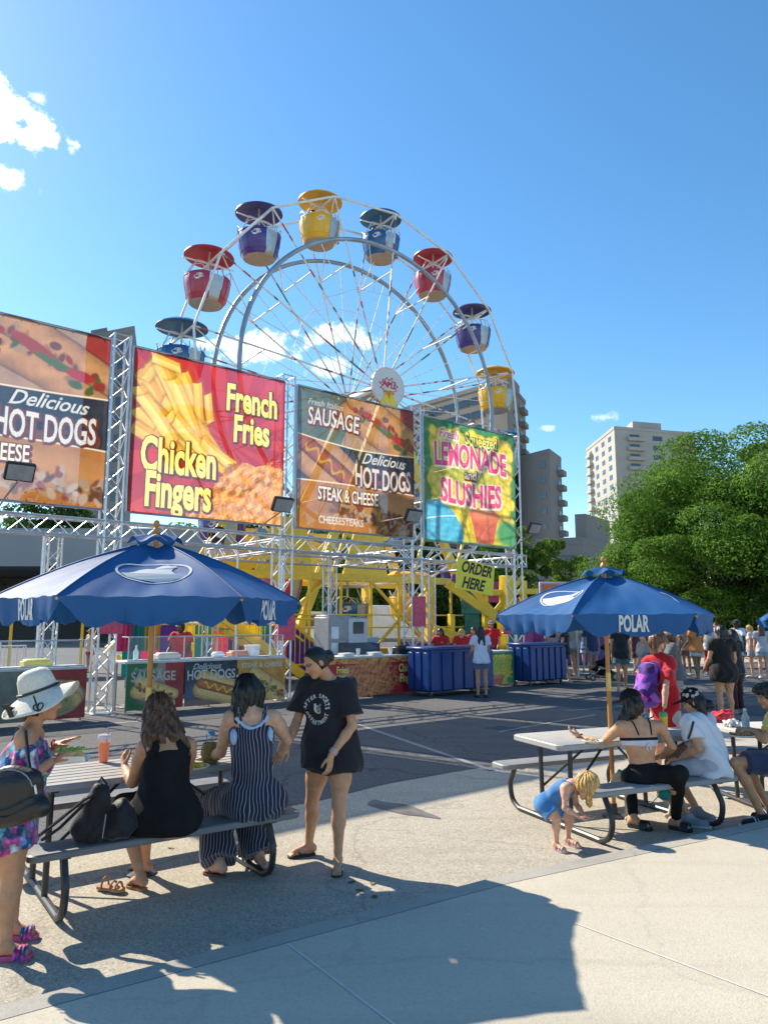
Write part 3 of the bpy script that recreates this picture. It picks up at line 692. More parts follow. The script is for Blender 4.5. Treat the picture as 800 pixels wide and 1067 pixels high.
# ------------------------------------------------------------------ printed pictures (ink colours on the cloth, one colour per grid point)
class Canvas:
    def __init__(s, A, n, seed=0):
        s.A = A; s.h = n; s.w = int(n*A); s.r = np.random.default_rng(seed)
        s.X, s.Y = np.meshgrid(np.linspace(0, A, s.w+1), np.linspace(0, 1, n+1), indexing='ij'); s.im = np.zeros(s.X.shape+(3,))
    def noise(s, f, seed=0, oct=4):
        r = np.random.default_rng(seed+91); o = np.zeros_like(s.X); a = 1; tot = 0
        for k in range(oct):
            for _ in range(4):
                t = r.uniform(0, 2*math.pi); ff = f*r.uniform(.6, 1.4); o += a*np.sin((s.X*math.cos(t)+s.Y*math.sin(t))*ff*6.28+r.uniform(0, 6.28)+1.2*np.sin(s.Y*ff*2.1+s.X*ff*1.3+r.uniform(0, 6)))
            tot += a*2; a *= .55; f *= 2.1
        return o/tot
    def fill(s, mask, col, a=1.):
        m = np.clip(mask, 0, 1)[..., None]*a; s.im = s.im*(1-m)+np.array(col)*m if not isinstance(col, np.ndarray) or col.ndim == 1 else s.im*(1-m)+col*m
    def soft(s, d, w=.006): return np.clip(.5-d/w, 0, 1)
    def capd(s, x0, y0, x1, y1, r0, r1=None):
        r1 = r0 if r1 is None else r1; dx, dy = x1-x0, y1-y0; t = np.clip(((s.X-x0)*dx+(s.Y-y0)*dy)/(dx*dx+dy*dy), 0, 1)
        q = np.hypot(s.X-x0-t*dx, s.Y-y0-t*dy); return q-(r0+t*(r1-r0)), t, q
    def cap(s, x0, y0, x1, y1, r, c0, c1, edge=.75, nz=0.12, seed=1):
        L0 = math.hypot(x1-x0, y1-y0); ex, ey = (x1-x0)/L0, (y1-y0)/L0; al = (s.X-x0)*ex+(s.Y-y0)*ey; ac = -(s.X-x0)*ey+(s.Y-y0)*ex+.012*np.sin(al*9+seed); d = np.maximum(np.abs(ac)-r, np.maximum(-al-.01*np.sin(ac*40+seed), al-L0+.35*ac)); q = np.abs(ac); k = np.clip((ac/r > .25)*.75+.25*(q/r)**2, 0, 1)
        nx = -(y1-y0); ny = (x1-x0); L = math.hypot(nx, ny); sd_ = ((s.X-x0)*nx+(s.Y-y0)*ny)/L/r
        col = np.array(c0)*(1-k[..., None])+np.array(c1)*k[..., None]; col = col*(1+.16*sd_[..., None]*np.sign(ny+.01))*(1+nz*s.noise(6/1, seed)[..., None])
        s.fill(s.soft(d-.012, .02), np.array(c1)*.4, .55); s.fill(s.soft(d), col)
    def ell(s, x, y, rx, ry, rot, col, w=.01, a=1.):
        c, n = math.cos(rot), math.sin(rot); u = ((s.X-x)*c+(s.Y-y)*n)/rx; v = (-(s.X-x)*n+(s.Y-y)*c)/ry; d = (np.hypot(u, v)-1)*min(rx, ry); s.fill(s.soft(d, w), col, a); return u, v, d
def raster_text(c, body, x, y, size, col, outl=None, ow=.011, **k):
    "print the words into the picture; x, y, size as shares of the height"
    v, f = text_mesh(body, **k); v = v*size; v[:, 0] += x; v[:, 1] += y; M_ = np.zeros(c.X.shape); st = c.Y[0, 1]-c.Y[0, 0]; nx, ny = M_.shape
    for t in f:
        for a in range(1, len(t)-1):
            p = v[[t[0], t[a], t[a+1]]][:, :2]; lo = np.floor(p.min(0)/st-1).astype(int); hi = np.ceil(p.max(0)/st+2).astype(int); lo = np.maximum(lo, 0); hi = np.minimum(hi, (nx, ny))
            if (hi <= lo).any(): continue
            X, Y = c.X[lo[0]:hi[0], lo[1]:hi[1]], c.Y[lo[0]:hi[0], lo[1]:hi[1]]; ds = []
            ar = (p[1, 0]-p[0, 0])*(p[2, 1]-p[0, 1])-(p[2, 0]-p[0, 0])*(p[1, 1]-p[0, 1])
            if abs(ar) < 1e-12: continue
            if ar < 0: p = p[::-1]
            for i in range(3):
                a_, b_ = p[i], p[(i+1) % 3]; L = math.hypot(*(b_-a_))+1e-9; ds.append(((b_[0]-a_[0])*(Y-a_[1])-(b_[1]-a_[1])*(X-a_[0]))/L)
            d = np.minimum(np.minimum(ds[0], ds[1]), ds[2]); M_[lo[0]:hi[0], lo[1]:hi[1]] = np.maximum(M_[lo[0]:hi[0], lo[1]:hi[1]], np.clip(d/st+.6, 0, 1))
    if outl is not None:
        q = max(1, int(round(ow/st))); D = M_.copy()
        for dx in range(-q, q+1):
            for dy in range(-q, q+1):
                if dx*dx+dy*dy <= q*q+.5: D = np.maximum(D, np.roll(M_, (dx+q//2, dy-q//2), (0, 1)))
        c.fill(D, outl)
    c.fill(M_, col)
def bun(c, x, y, L, rot, sc=1., seed=0, lettuce=False):
    "a long roll with a filling"
    cs, sn = math.cos(rot), math.sin(rot)
    def q(a, b): return x+a*cs-b*sn, y+a*sn+b*cs
    n = c.noise(9, seed)[..., None]
    for b, rr in ((-.07*sc, .085*sc), (.06*sc, .08*sc)):
        d, t, k = c.capd(*q(-L, b), *q(L, b), rr, rr*.85); c.fill(c.soft(d-.012), (.16, .06, .02), .6)
        kk = np.clip(k/rr, 0, 1)[..., None]; c.fill(c.soft(d), np.array((.72, .40, .14))*(1.05-.5*kk**2)*(1+.18*n)+np.array((.1, .07, .03))*(1-kk))
    if lettuce:
        r = np.random.default_rng(seed)
        for i in range(46):
            a = r.uniform(-L, L); b = r.normal(0, .03*sc); c.ell(*q(a, b), r.uniform(.015, .04)*sc, r.uniform(.01, .022)*sc, r.uniform(0, 3), [(.25, .09, .04), (.5, .28, .12), (.10, .2, .03), (.6, .42, .2), (.45, .05, .03)][r.integers(0, 5)])
    else:
        d, t, k = c.capd(*q(-L*1.05, 0), *q(L*1.05, .012), .052*sc); kk = np.clip(k/(.052*sc), 0, 1)[..., None]
        c.fill(c.soft(d-.006), (.1, .03, .01), .7); c.fill(c.soft(d), np.array((.48, .13, .05))*(1.25-.8*kk**2)*(1+.1*n))
        s_ = ((c.X-x)*cs+(c.Y-y)*sn); o = (-(c.X-x)*sn+(c.Y-y)*cs); zz = np.abs(o-.025*sc*np.sin(s_*60/sc)); c.fill(c.soft(zz-.010*sc, .008)*(np.abs(s_) < L*.9), (.85, .55, .05))
def art_hotdog(c):
    X, Y, A = c.X, c.Y, c.A; x = X/A; n = c.noise(3, 4)[..., None]
    l1 = .655-.03*np.sin(x*3)-.02*x; l2 = .335-.02*x+.02*np.sin(x*2.4)
    top_ = Y > l1; mid = (Y <= l1) & (Y > l2); bot = Y <= l2
    c.fill(top_*1., np.array((.60, .42, .24))*(1+.2*n)); c.fill((top_ & (x < .38+.05*np.sin(Y*9)))*1., np.array((.17, .26, .19))*(1+.25*n)); c.fill((top_ & (x > .86+.1*(Y-.8)) & (Y > .72))*1., np.array((.5, .06, .04))*(1+.1*n))
    s0 = c.im.copy(); bun(c, A*.74, .80, .34, -.42, 1.15, 3, True); c.ell(A*.66, .84, .16, .035, -.5, (.5, .07, .03)); c.ell(A*.75, .78, .13, .022, -.35, (.13, .24, .05)); c.ell(A*.86, .74, .08, .03, -.2, (.62, .04, .04))
    c.im[~top_] = s0[~top_]
    c.fill(mid*1., np.array((.045, .05, .06))*(1+.5*n)); c.fill(mid*np.clip(1-x*2.6, 0, 1), np.array((.12, .15, .24))*(1+.3*n))
    s0 = c.im.copy(); bun(c, A*.22, .49, .22, -.55, 1.25, 9); 
    for i in range(30):
        c.ell(A*(.62+.35*c.r.random()), .36+.05*c.r.random()**2, .02, .012, c.r.random()*3, [(.35, .06, .04), (.25, .1, .05)][i % 2], a=.7)
    c.im[~mid] = s0[~mid]
    c.fill(bot*1., np.array((.66, .29, .06))*(1+.22*n)); s0 = c.im.copy()
    d, t, k = c.capd(A*.35, .26, A*.98, .17, .14, .09); c.fill(c.soft(d), np.array((.78, .40, .10))*(1+.15*n)*(1.1-.4*np.clip(k/.14, 0, 1)[..., None]))
    r = c.r
    for i in range(120):
        a = r.random(); px, py = A*(.28+.72*a), .13-.04*a+r.normal(0, .045)
        c.ell(px, py, r.uniform(.015, .045), r.uniform(.01, .025), r.uniform(0, 3), [(.28, .12, .05), (.6, .46, .26), (.72, .6, .4), (.4, .1, .06), (.2, .08, .03)][r.integers(0, 5)])
    d, t, k = c.capd(A*.0, .06, A*.55, .02, .09, .05); c.fill(c.soft(d), np.array((.72, .34, .08))*(1+.15*n))
    c.im[~bot] = s0[~bot]
    c.im *= np.array((.52, .44, .46))
    for l in (l1, l2): c.fill(c.soft(np.abs(Y-l)-.004, .006), (.75, .62, .42))
def art_fries(c):
    X, Y, A = c.X, c.Y, c.A; n = c.noise(2, 4)[..., None]
    th = np.arctan2(Y-.50, X-A*.62); ray_ = (np.sin(th*15)>0)[..., None]; base = np.where(ray_, (.50, .028, .022), (.38, .014, .018)); c.im = base*(1+.12*n)
    d = Y-.95+X*.0; c.fill(np.clip((X/A-.5)*2.2, 0, 1)*np.clip((Y-.45)*2, 0, 1), np.array((.52, .10, .16)), .55)
    r = np.random.default_rng(5)
    F = [(.10, .93, .28, .55, .055), (.05, .86, .33, .40, .06), (.18, .95, .40, .50, .05), (.02, .75, .22, .50, .055), (.28, .9, .50, .46, .05), (.38, .86, .43, .6, .035), (.46, .8, .5, .62, .03), (.2, .72, .5, .42, .05),
         (.12, .66, .42, .38, .05), (.03, .62, .30, .36, .055), (.34, .62, .62, .34, .05), (.3, .52, .62, .33, .042), (.06, .8, .14, .95, .045), (.30, .66, .16, .46, .04), (.02, .52, .27, .39, .05)]
    for i, (a, b, e, f, w) in enumerate(F): c.cap(A*a, b, A*e, f, w*.86, (.88, .52, .09), (.62, .28, .03), seed=i)
    for i, (a, b, e, f, w) in enumerate([(.16, .92, .34, .52, .045), (.05, .7, .26, .44, .05), (.22, .84, .46, .44, .048), (.1, .95, .28, .93, .035), (.26, .6, .5, .4, .05), (.45, .5, .66, .35, .04)]): c.cap(A*a, b, A*e, f, w*.86, (.96, .62, .15), (.72, .34, .04), seed=40+i)
    # chicken, lower right
    k1 = c.noise(7, 12); k2 = c.noise(16, 17); dd = np.hypot((X-A*.86)/.36, (Y-.16)/.24)-1+.12*k1+.05*k2
    dd2 = np.hypot((X-A*.56)/.22, (Y-.02)/.12)-1+.14*k1
    d = np.minimum(dd, dd2); c.fill(c.soft(d-.02, .03), (.2, .02, .01), .7)
    c.fill(c.soft(d, .02), np.array((.66, .25, .065))*(1+.45*k1[..., None]+.35*k2[..., None]))
    c.fill(c.soft(d, .02)*np.clip(k2*3-.5, 0, 1), (.85, .48, .2), .8)
def art_lemon(c):
    X, Y, A = c.X, c.Y, c.A; n = c.noise(3, 4)[..., None]; c.im = np.array((.035, .25, .10))*np.ones_like(c.im)*(1+.25*n)
    r = np.random.default_rng(8); wob = c.noise(4, 31)
    c.fill(((np.abs(X/A-.5+.02*wob) < .43) & (Y < .93+.03*wob))*1., np.array((.66, .54, .06)))
    for i in range(230):
        a, b = r.uniform(.05, .95), r.uniform(.12, .93)
        u, v, d = c.ell(A*a, b, .055, .05, r.uniform(0, 3), (.45, .30, .0), .02, .55); rr = np.hypot(u, v)[..., None]
        c.fill(c.soft(d+.006, .012), np.array((.92, .66, .06))*(1.1-.35*rr**2)+.07*np.clip(1-rr, 0, 1))
    c.ell(A*.5, .66, A*.42, .17, 0, (.12, .38, .10), .14, .45); c.ell(A*.5, .47, A*.4, .08, 0, (.30, .42, .05), .08, .4)
    # blue drink lower left
    m = (np.hypot((X-A*.10)/(A*.30), (Y-.02)/.30)+.05*wob < 1); c.fill(m*1., np.array((.08, .45, .66))*(1+.25*c.noise(14, 3)[..., None]))
    c.fill(m*(np.abs(Y-.17-.05*np.sin(X*4)) < .006)*1., (.6, .8, .85), .8)
    # red drink
    cx = .64*A; w = .13*A+.06*(Y)*A; w = .085*A+.28*Y*A; m = (np.abs(X-cx) < w) & (Y < .24); c.fill(m*1., np.array((.62, .13, .09))*(1+.2*c.noise(12, 6)[..., None])); c.ell(cx, .25, .165*A, .07, 0, (.70, .17, .10)); c.ell(cx, .27, .12*A, .05, .2, (.78, .26, .14), .03)
    c.ell(A*.9, .12, .14, .11, 0, (.07, .34, .14), .05)
    e = np.minimum(np.minimum(X, A-X), np.minimum(Y, 1-Y)); c.fill(c.soft(e-.014, .01), (.04, .27, .12)); c.im = c.im*.92+np.array((.02, .02, .01))
def art_chicken(c):
    X, Y, A = c.X, c.Y, c.A; n = c.noise(1.5, 4)[..., None]; c.im = np.array((.42, .02, .03))*np.ones_like(c.im)*(1+.2*n); k1 = c.noise(5, 12); k2 = c.noise(12, 17)
    d = np.hypot((X-A*.45)/1.0, (Y-.45)/.55)-1+.3*k1; c.fill(c.soft(d, .06), np.array((.62, .20, .075))*(1+.5*k1[..., None]+.3*k2[..., None])); c.fill((Y > .86)*np.clip(k1+.6, 0, 1), (.75, .36, .07))
def art_sausage(c):
    X, Y, A = c.X, c.Y, c.A; n = c.noise(2, 4)[..., None]; c.im = np.where((X/A < .42+.1*Y)[..., None], (.035, .14, .05), np.where((X/A < .66)[..., None], (.32, .22, .15), (.34, .03, .03)))*(1+.25*n)
    bun(c, A*.5, .36, .42, -.35, 1.7, 5, True); c.ell(A*.42, .18, .3, .08, 0, (.28, .18, .12), .06, .7)
def art_dogs(c):
    c.im = np.array((.035, .04, .05))*np.ones_like(c.im)*(1+.5*c.noise(3, 4)[..., None]); c.ell(c.A*.12, .25, .3, .25, 0, (.12, .13, .2), .3, .8); bun(c, c.A*.68, .36, .5, -.28, 2.2, 9); c.ell(c.A*.3, .06, .5, .07, 0, (.3, .16, .1), .05, .8)
def art_cheese(c):
    n = c.noise(2, 4)[..., None]; c.im = np.array((.58, .27, .05))*np.ones_like(c.im)*(1+.25*n); bun(c, c.A*.62, .34, .5, -.5, 2.0, 5, True)
def art_gyro(c):
    X, Y, A = c.X, c.Y, c.A; n = c.noise(2, 4)[..., None]; c.im = np.where((X/A < .62)[..., None], (.17, .17, .13), (.30, .03, .03))*(1+.25*n); c.ell(A*.74, .42, .62, .36, .1, (.5, .38, .24), .05); bun(c, A*.74, .4, .4, .3, 2.1, 6, True); c.ell(A*.8, .3, .3, .2, .2, (.14, .2, .07), .1, .7)
M_print = mat('printed_mesh_banner', (1, 1, 1), .6, 0, .04, 1.5, trans=.56, alpha=.90, attr='Col', spec=.3)
M_print2 = mat('printed_vinyl', (1, 1, 1), .5, 0, .05, 1.5, attr='Col', spec=.4, bump=.1, bscale=8)
INK = dict(Y=(.92, .74, .18), K=(.12, .02, .01), W=(.60, .58, .53), P=(.72, .07, .22), G=(.46, .44, .40), C=(.85, .76, .58), L=(.40, .48, .14), D=(.02, .16, .06))
def printed(name, art, o, ux, uz, w, h, n, m, parent, seed=0, sag=.0, txt=()):
    c = Canvas(w/h, n, seed); art(c)
    for (body, u, v, size, col, outl, kw) in txt: raster_text(c, body, u*w/h, v, size/h, INK[col], INK[outl] if outl else None, **kw)
    im = np.clip(c.im, .004, .95)
    nn = np.array(ux.cross(uz)[:]); pos = np.array(o[:])+c.X[..., None]*h*np.array(ux[:])+c.Y[..., None]*h*np.array(uz[:])
    if sag: pos = pos+nn*(sag*np.sin(c.X*7+c.Y*2)*np.sin(c.Y*3.1)+.4*sag*np.sin(c.X*17+3*c.Y))[..., None]
    a, b = c.X.shape; idx = np.arange(a*b).reshape(a, b)
    f = np.stack([idx[:-1, :-1], idx[1:, :-1], idx[1:, 1:], idx[:-1, 1:]], -1).reshape(-1, 4)
    return put(name, fast_mesh(name, pos.reshape(-1, 3), f, True, im.reshape(-1, 3)), m, parent)

# ------------------------------------------------------------------ the sign wall of the food stand: aluminium truss and big banners
S0 = V((-5.25, 14.85, 0)); SD = V((.772, .636, 0)).normalized(); SN = V((SD.y, -SD.x, 0)); UP = V((0, 0, 1)); RS = basis(SD, -SN, UP)
def sp(s, n=0., z=0.): return S0+SD*s-SN*n+UP*z      # n metres behind the banner line
def truss_mesh(p0, p1, w, step=.36, rc=.026, rl=.011, up=None):
    p0 = V(p0); p1 = V(p1); d = (p1-p0); L = d.length; d.normalize(); a = V(up) if up else (UP if abs(d.z) < .5 else SD); a = (a-d*a.dot(d)).normalized(); b = d.cross(a)
    ch = []; mb = MB(); cs = [a*i*w/2+b*j*w/2 for i, j in ((-1, -1), (1, -1), (1, 1), (-1, 1))]
    for c in cs: ch.append(MB().tube(p0+c, p1+c, rc, n=8))
    n = max(2, round(L/step))
    for k in range(4):
        q, r_ = cs[k], cs[(k+1) % 4]
        for i in range(n):
            t0, t1 = L*i/n, L*(i+1)/n; A_, B_ = (q, r_) if (i+k) % 2 else (r_, q); mb.tube(p0+A_+d*t0, p0+B_+d*t1, rl, n=5, cap=False)
        for t in (0.02, L-.02): mb.tube(p0+q+d*t, p0+r_+d*t, rl*1.3, n=6, cap=False)
    return ch, mb
def truss(name, label, cat, p0, p1, w=.32, base=False, group=None, **k):
    T = thing(name, label, cat, p0, 0, group); ch, lat = truss_mesh(p0, p1, w, **k)
    for c in ch: obj('chord', c, M_alu, T)
    obj('lattice', lat, M_alu, T)
    if base:
        mb = MB(); mb.box(V(p0)+V((0, 0, .012)), (w*1.5, w*1.5, .02), RS); obj('base_plate', mb, M_galv, T)
    return T
TW = [(-.20, 'between the far left hot dog banner and the red fries banner'), (3.88, 'between the red fries banner and the second hot dog banner'), (8.02, 'between the second hot dog banner and the lemonade banner'), (12.2, 'at the right end of the sign wall')]
for s_, l in TW: truss('truss_tower', 'front truss tower '+l, 'truss', sp(s_, .25), sp(s_, .25, 7.75 if s_ < 12 else 7.6), .34, True, 'front truss towers')
for s_, l in ((-.2, 'left end of the striped counter'), (4.0, 'behind the T-shirt woman'), (8.0, 'behind the first blue bin'), (12.2, 'behind the second blue bin')):
    truss('truss_tower', 'rear tower, '+l, 'truss', sp(s_, 4.1), sp(s_, 4.1, 3.95), .3, True, 'rear truss towers')
truss('truss_beam', 'long horizontal truss under the banners along the front of the stand', 'truss', sp(-7.5, .25, 3.62), sp(12.6, .25, 3.62), .34)
truss('truss_beam', 'horizontal truss along the back of the stand', 'truss', sp(4.0, 4.1, 3.62), sp(12.4, 4.1, 3.62), .26, rc=.02, rl=.008)
for s_, l in ((3.88, 'behind the fries banner right edge'), (8.02, 'over the blue bins'), (12.2, 'at the right end over the second bin')):
    truss('cross_truss', 'short cross truss '+l, 'truss', sp(s_, .45, 3.6), sp(s_, 3.95, 3.6), .28, rc=.022)
M_frame = mat('banner_frame_steel', (.42, .43, .45), .4, .7, .1, 10)
M_yt = mat('yellow_print_letters', (.90, .70, .14), .6, 0, .05, 3, trans=.5); M_kt = mat('dark_print_outline', (.10, .02, .01), .7, 0, .05, 3, trans=.2)
M_wt = mat('cream_print_letters', (.78, .75, .68), .6, 0, .05, 3, trans=.5); M_pt = mat('pink_print_letters', (.72, .13, .24), .6, 0, .08, 3, trans=.5)
M_gt = mat('grey_print_letters', (.42, .40, .36), .6, 0, .1, 3, trans=.4); M_ct = mat('pale_print_outline', (.75, .68, .5), .6, 0, .05, 3, trans=.5)
def banner(s0, w, z0, h, art, label, texts, seed, n=420):
    o = sp(s0, 0, z0); T = thing('banner', label, 'banner', sp(s0+w/2, 0, z0)); 
    printed('printed_cloth', art, o, SD, UP, w, h, n, M_print, T, seed, .03, texts)
    mb = MB(); r_ = .028
    for a, b in (((s0, z0), (s0+w, z0)), ((s0, z0+h), (s0+w, z0+h)), ((s0, z0), (s0, z0+h)), ((s0+w, z0), (s0+w, z0+h))): mb.tube(sp(a[0], .02, a[1]), sp(b[0], .02, b[1]), r_, n=8)
    obj('frame', mb, M_frame, T)
    mb = MB()
    for i in range(13):
        for zz in (z0+.05, z0+h-.05): mb.tube(sp(s0+w*(i+.5)/13, .0, zz), sp(s0+w*(i+.5)/13, .03, zz), .009, n=5)
    for t in (.04, .96):
        for zz in (z0, z0+h): mb.tube(sp(s0+w*t, .03, zz), sp(s0+w*t, .12, zz), .014, n=6)
    obj('lacing', mb, M_black, T)
    return T
dogs_txt = [('SAUSAGE', .29, .79, .62, 'W', 'K', dict(bold=.012, sx=.62, bend=.06, shear=.1)), ('Fresh Italian', .22, .90, .22, 'G', None, dict(shear=.3)),
            ('Delicious', .72, .555, .40, 'W', None, dict(shear=.45, bold=.008, sx=.95, bend=.03)), ('HOT DOGS', .72, .425, .74, 'W', 'K', dict(bold=.02, sx=.48, bend=-.10)),
            ('STEAK & CHEESE', .42, .255, .46, 'C', 'K', dict(bold=.008, sx=.56, bend=-.02)), ('CHEESESTEAKS', .36, .07, .26, 'W', None, dict(sx=.8, bold=.01))]
Z0, BH = 4.0, 3.52
banner(-4.55, 4.1, Z0, BH+.03, art_hotdog, 'hot dog and sausage banner at the left edge of the photo', [t for t in dogs_txt], 1)
banner(.02, 3.68, Z0, BH, art_fries, 'red banner of French fries and chicken fingers', [
    ('French', .765, .80,  .86, 'Y', 'K', dict(bold=.03, sx=.56)), ('Fries', .765, .60,  .86, 'Y', 'K', dict(bold=.03, sx=.56)),
    ('Chicken', .30, .35, 1.02, 'Y', 'K', dict(bold=.03, sx=.52)), ('Fingers', .30, .14, 1.02, 'Y', 'K', dict(bold=.03, sx=.52))], 2)
banner(4.08, 3.76, Z0, BH, art_hotdog, 'hot dog and sausage banner between the fries and lemonade banners', dogs_txt, 3)
banner(8.22, 3.80, Z0-.02, BH, art_lemon, 'green and yellow lemonade and slushies banner', [
    ('Fresh', .26, .885, .36, 'P', 'C', dict(bold=.012, shear=.25)), ('Squeezed', .62, .885, .50, 'Y', 'D', dict(bold=.018, sx=.72, bend=-.05)),
    ('LEMONADE', .50, .70, .92, 'P', 'C', dict(bold=.036, sx=.62, bend=.08)), ('and', .5, .575, .36, 'W', 'K', dict(bold=.02)), ('SLUSHIES', .50, .42, .92, 'P', 'C', dict(bold=.036, sx=.68, bend=-.08))], 4)
# floodlights on arms in front of the banners
def floodlight(s_, z, label):
    T = thing('floodlight', label, 'floodlight', sp(s_, .1, 3.8), 0, 'floodlights on the truss'); a = sp(s_, .08, 3.8); b = sp(s_+.12, -.95, z)
    mb = MB(); mb.path([a, (a+b)/2+UP*.02, b], .018, 7); obj('arm', mb, M_galv, T)
    M = basis(SD, (SN*.5+UP*.85).normalized(), SD.cross((SN*.5+UP*.85).normalized())); mb = MB(); mb.box(b+UP*.14, (.48, .34, .10), M, .015); obj('lamp_housing', mb, M_black, T)
    mb = MB()
    for i in range(7): mb.box(b+UP*.14+M@V((-.18+i*.06, 0, -.06)), (.012, .3, .03), M)
    obj('cooling_fins', mb, M_black, T)
    mb = MB(); mb.box(b+UP*.14+M@V((0, 0, .054)), (.42, .28, .006), M); obj('lens', mb, mat('lamp_glass', (.3, .3, .3), .1), T)
floodlight(-2.35, 4.25, 'black floodlight in front of the far left hot dog banner'); floodlight(3.0, 4.2, 'black floodlight low right in front of the fries banner')
floodlight(6.85, 4.3, 'black floodlight in front of the second hot dog banner'); floodlight(11.6, 4.35, 'black floodlight low right in front of the lemonade banner')
# pink placards on the towers
M_plac = mat('pink_placard', (.62, .06, .12), .5, 0, .25, 14)
for s_, z0, z1, l in ((-.15, 1.55, 2.12, 'on the left truss tower above the sun hat'), (3.9, 1.35, 2.3, 'on the truss tower right of the hot dog counter'), (8.05, 1.65, 2.45, 'on the truss tower behind the first blue bin'), (11.6, 1.4, 2.1, 'above the second blue bin')):
    T = thing('placard', 'narrow pink placard '+l, 'placard', sp(s_, 0, z0)); mb = MB(); mb.box(sp(s_, .02, (z0+z1)/2), (.46, .012, z1-z0), RS); obj('board', mb, M_plac, T)
    mb = MB()
    for zz in (z0+.05, z1-.05):
        for q in (-.2, .2): mb.tube(sp(s_+q, .02, zz), sp(s_+q, .09, zz), .01, n=5)
    obj('bracket', mb, M_galv, T)
# ORDER HERE sign
T = thing('order_sign', 'yellow order sign hanging under the truss above the blue bins', 'sign', sp(9.9, -.2, 2.7)); Mo = Matrix.Rotation(R(-7), 3, SN)
cs = sp(9.95, -.25, 3.02); mb = MB(); mb.box(cs, (1.52, .02, .86), Mo@RS, .004); obj('board', mb, mat('yellow_sign_board', (.80, .66, .03), .5, 0, .05), T)
for body, dz in (('ORDER', .21), ('HERE', -.21)):
    put_text('lettering', body, cs+(Mo@UP)*dz-SD*(0 if dz > 0 else .1), Mo@SD, Mo@UP, SN, mat('black_ink', (.012, .012, .012), .6), T, off=.014, size=.44, bold=.034, shear=.3, sx=.86)
mb = MB()
for q in (-.55, .55): mb.tube(cs+(Mo@SD)*q+UP*.42, cs+(Mo@SD)*q+UP*.55+(-SN)*.2, .006, n=5)
obj('hanger', mb, M_steel_dark, T)

# ------------------------------------------------------------------ counters, bins and goods of the stand
def ctr(px, Y0=None): pass
M_table = mat('folding_table_top', (.55, .54, .5), .6); M_guard = mat('guard_frame', (.55, .56, .58), .35, .8)
def counter(s0, s1, nf, z, label, arts, guard=True, depth=.75):
    T = thing('serving_counter', label, 'counter', sp((s0+s1)/2, nf+depth/2)); L = s1-s0
    mb = MB(); mb.box(sp((s0+s1)/2, nf+depth/2, z), (L, depth, .05), RS, .008); obj('worktop', mb, M_table, T)
    mb = MB()
    for a in (s0+.06, (s0+s1)/2, s1-.06):
        for b in (nf+.08, nf+depth-.08): mb.tube(sp(a, b, 0), sp(a, b, z), .022, n=8)
    obj('legs', mb, M_galv, T)
    n = len(arts); w = L/n
    for i, (art, txt) in enumerate(arts):
        printed('front_banner', art, sp(s0+i*w+.01, nf-.02, .06), SD, UP, w-.02, z-.08, 170, M_print2, T, i, .012, txt)
    if guard:
        mb = MB(); 
        for a in (s0+.05, s0+L/3, s0+2*L/3, s1-.05): mb.tube(sp(a, nf+.05, z), sp(a, nf+.05, z+.5), .014, n=8)
        for zz in (z+.04, z+.5): mb.tube(sp(s0+.05, nf+.05, zz), sp(s1-.05, nf+.05, zz), .013, n=8)
        for a in (s0+.05, s1-.05): mb.tube(sp(a, nf+.05, z+.5), sp(a, nf+.4, z+.5), .012, n=6)
        obj('sneeze_guard_frame', mb, M_guard, T)
        mb = MB(); mb.box(sp((s0+s1)/2, nf+.05, z+.27), (L-.12, .006, .42), RS); mb.box(sp((s0+s1)/2, nf+.23, z+.508), (L-.12, .34, .006), RS); obj('sneeze_guard_glass', mb, M_glass, T)
    return T
counter(-5.2, -.75, -.55, .95, 'food counter with green and red front banner behind the sun hat', [(art_gyro, [('PHILLY', .22, .74, .34, 'L', None, dict(bold=.02)), ('GYROS', .2, .5, .4, 'L', None, dict(bold=.02))]), (art_gyro, [])])
counter(.12, 3.78, -.15, .98, 'food counter with sausage and hot dog banners in front of the man in red', [
    (art_sausage, [('Fresh Italian', .36, .86, .12, 'G', None, dict(shear=.3)), ('SAUSAGE', .46, .70, .26, 'G', None, dict(bold=.02, sx=.85, bend=.03))]),
    (art_dogs, [('Delicious', .4, .88, .17, 'W', None, dict(shear=.4, bold=.006)), ('HOT DOGS', .5, .68, .27, 'W', None, dict(bold=.015, sx=.8, bend=.03))]),
    (art_cheese, [('STEAK & CHEESE', .5, .86, .14, 'W', None, dict(bold=.01, bend=-.01))])])
counter(4.4, 7.35, -.75, .95, 'red counter front with chicken picture beside the woman in black T-shirt', [(art_chicken, [('Chicken', .86, .68, .26, 'Y', None, dict(bold=.03, sx=.7)), ('Fingers', .86, .40, .26, 'Y', None, dict(bold=.03, sx=.7)), ('Fries', .18, .7, .22, 'Y', None, dict(bold=.02, sx=.8))])], False)
counter(8.95, 10.9, -.75, .95, 'green lemonade counter between the two blue bins', [(art_lemon, [])], False)
M_blue = mat('blue_bin_plastic', (.003, .045, .20), .38, 0, .12, 6, spec=.5)
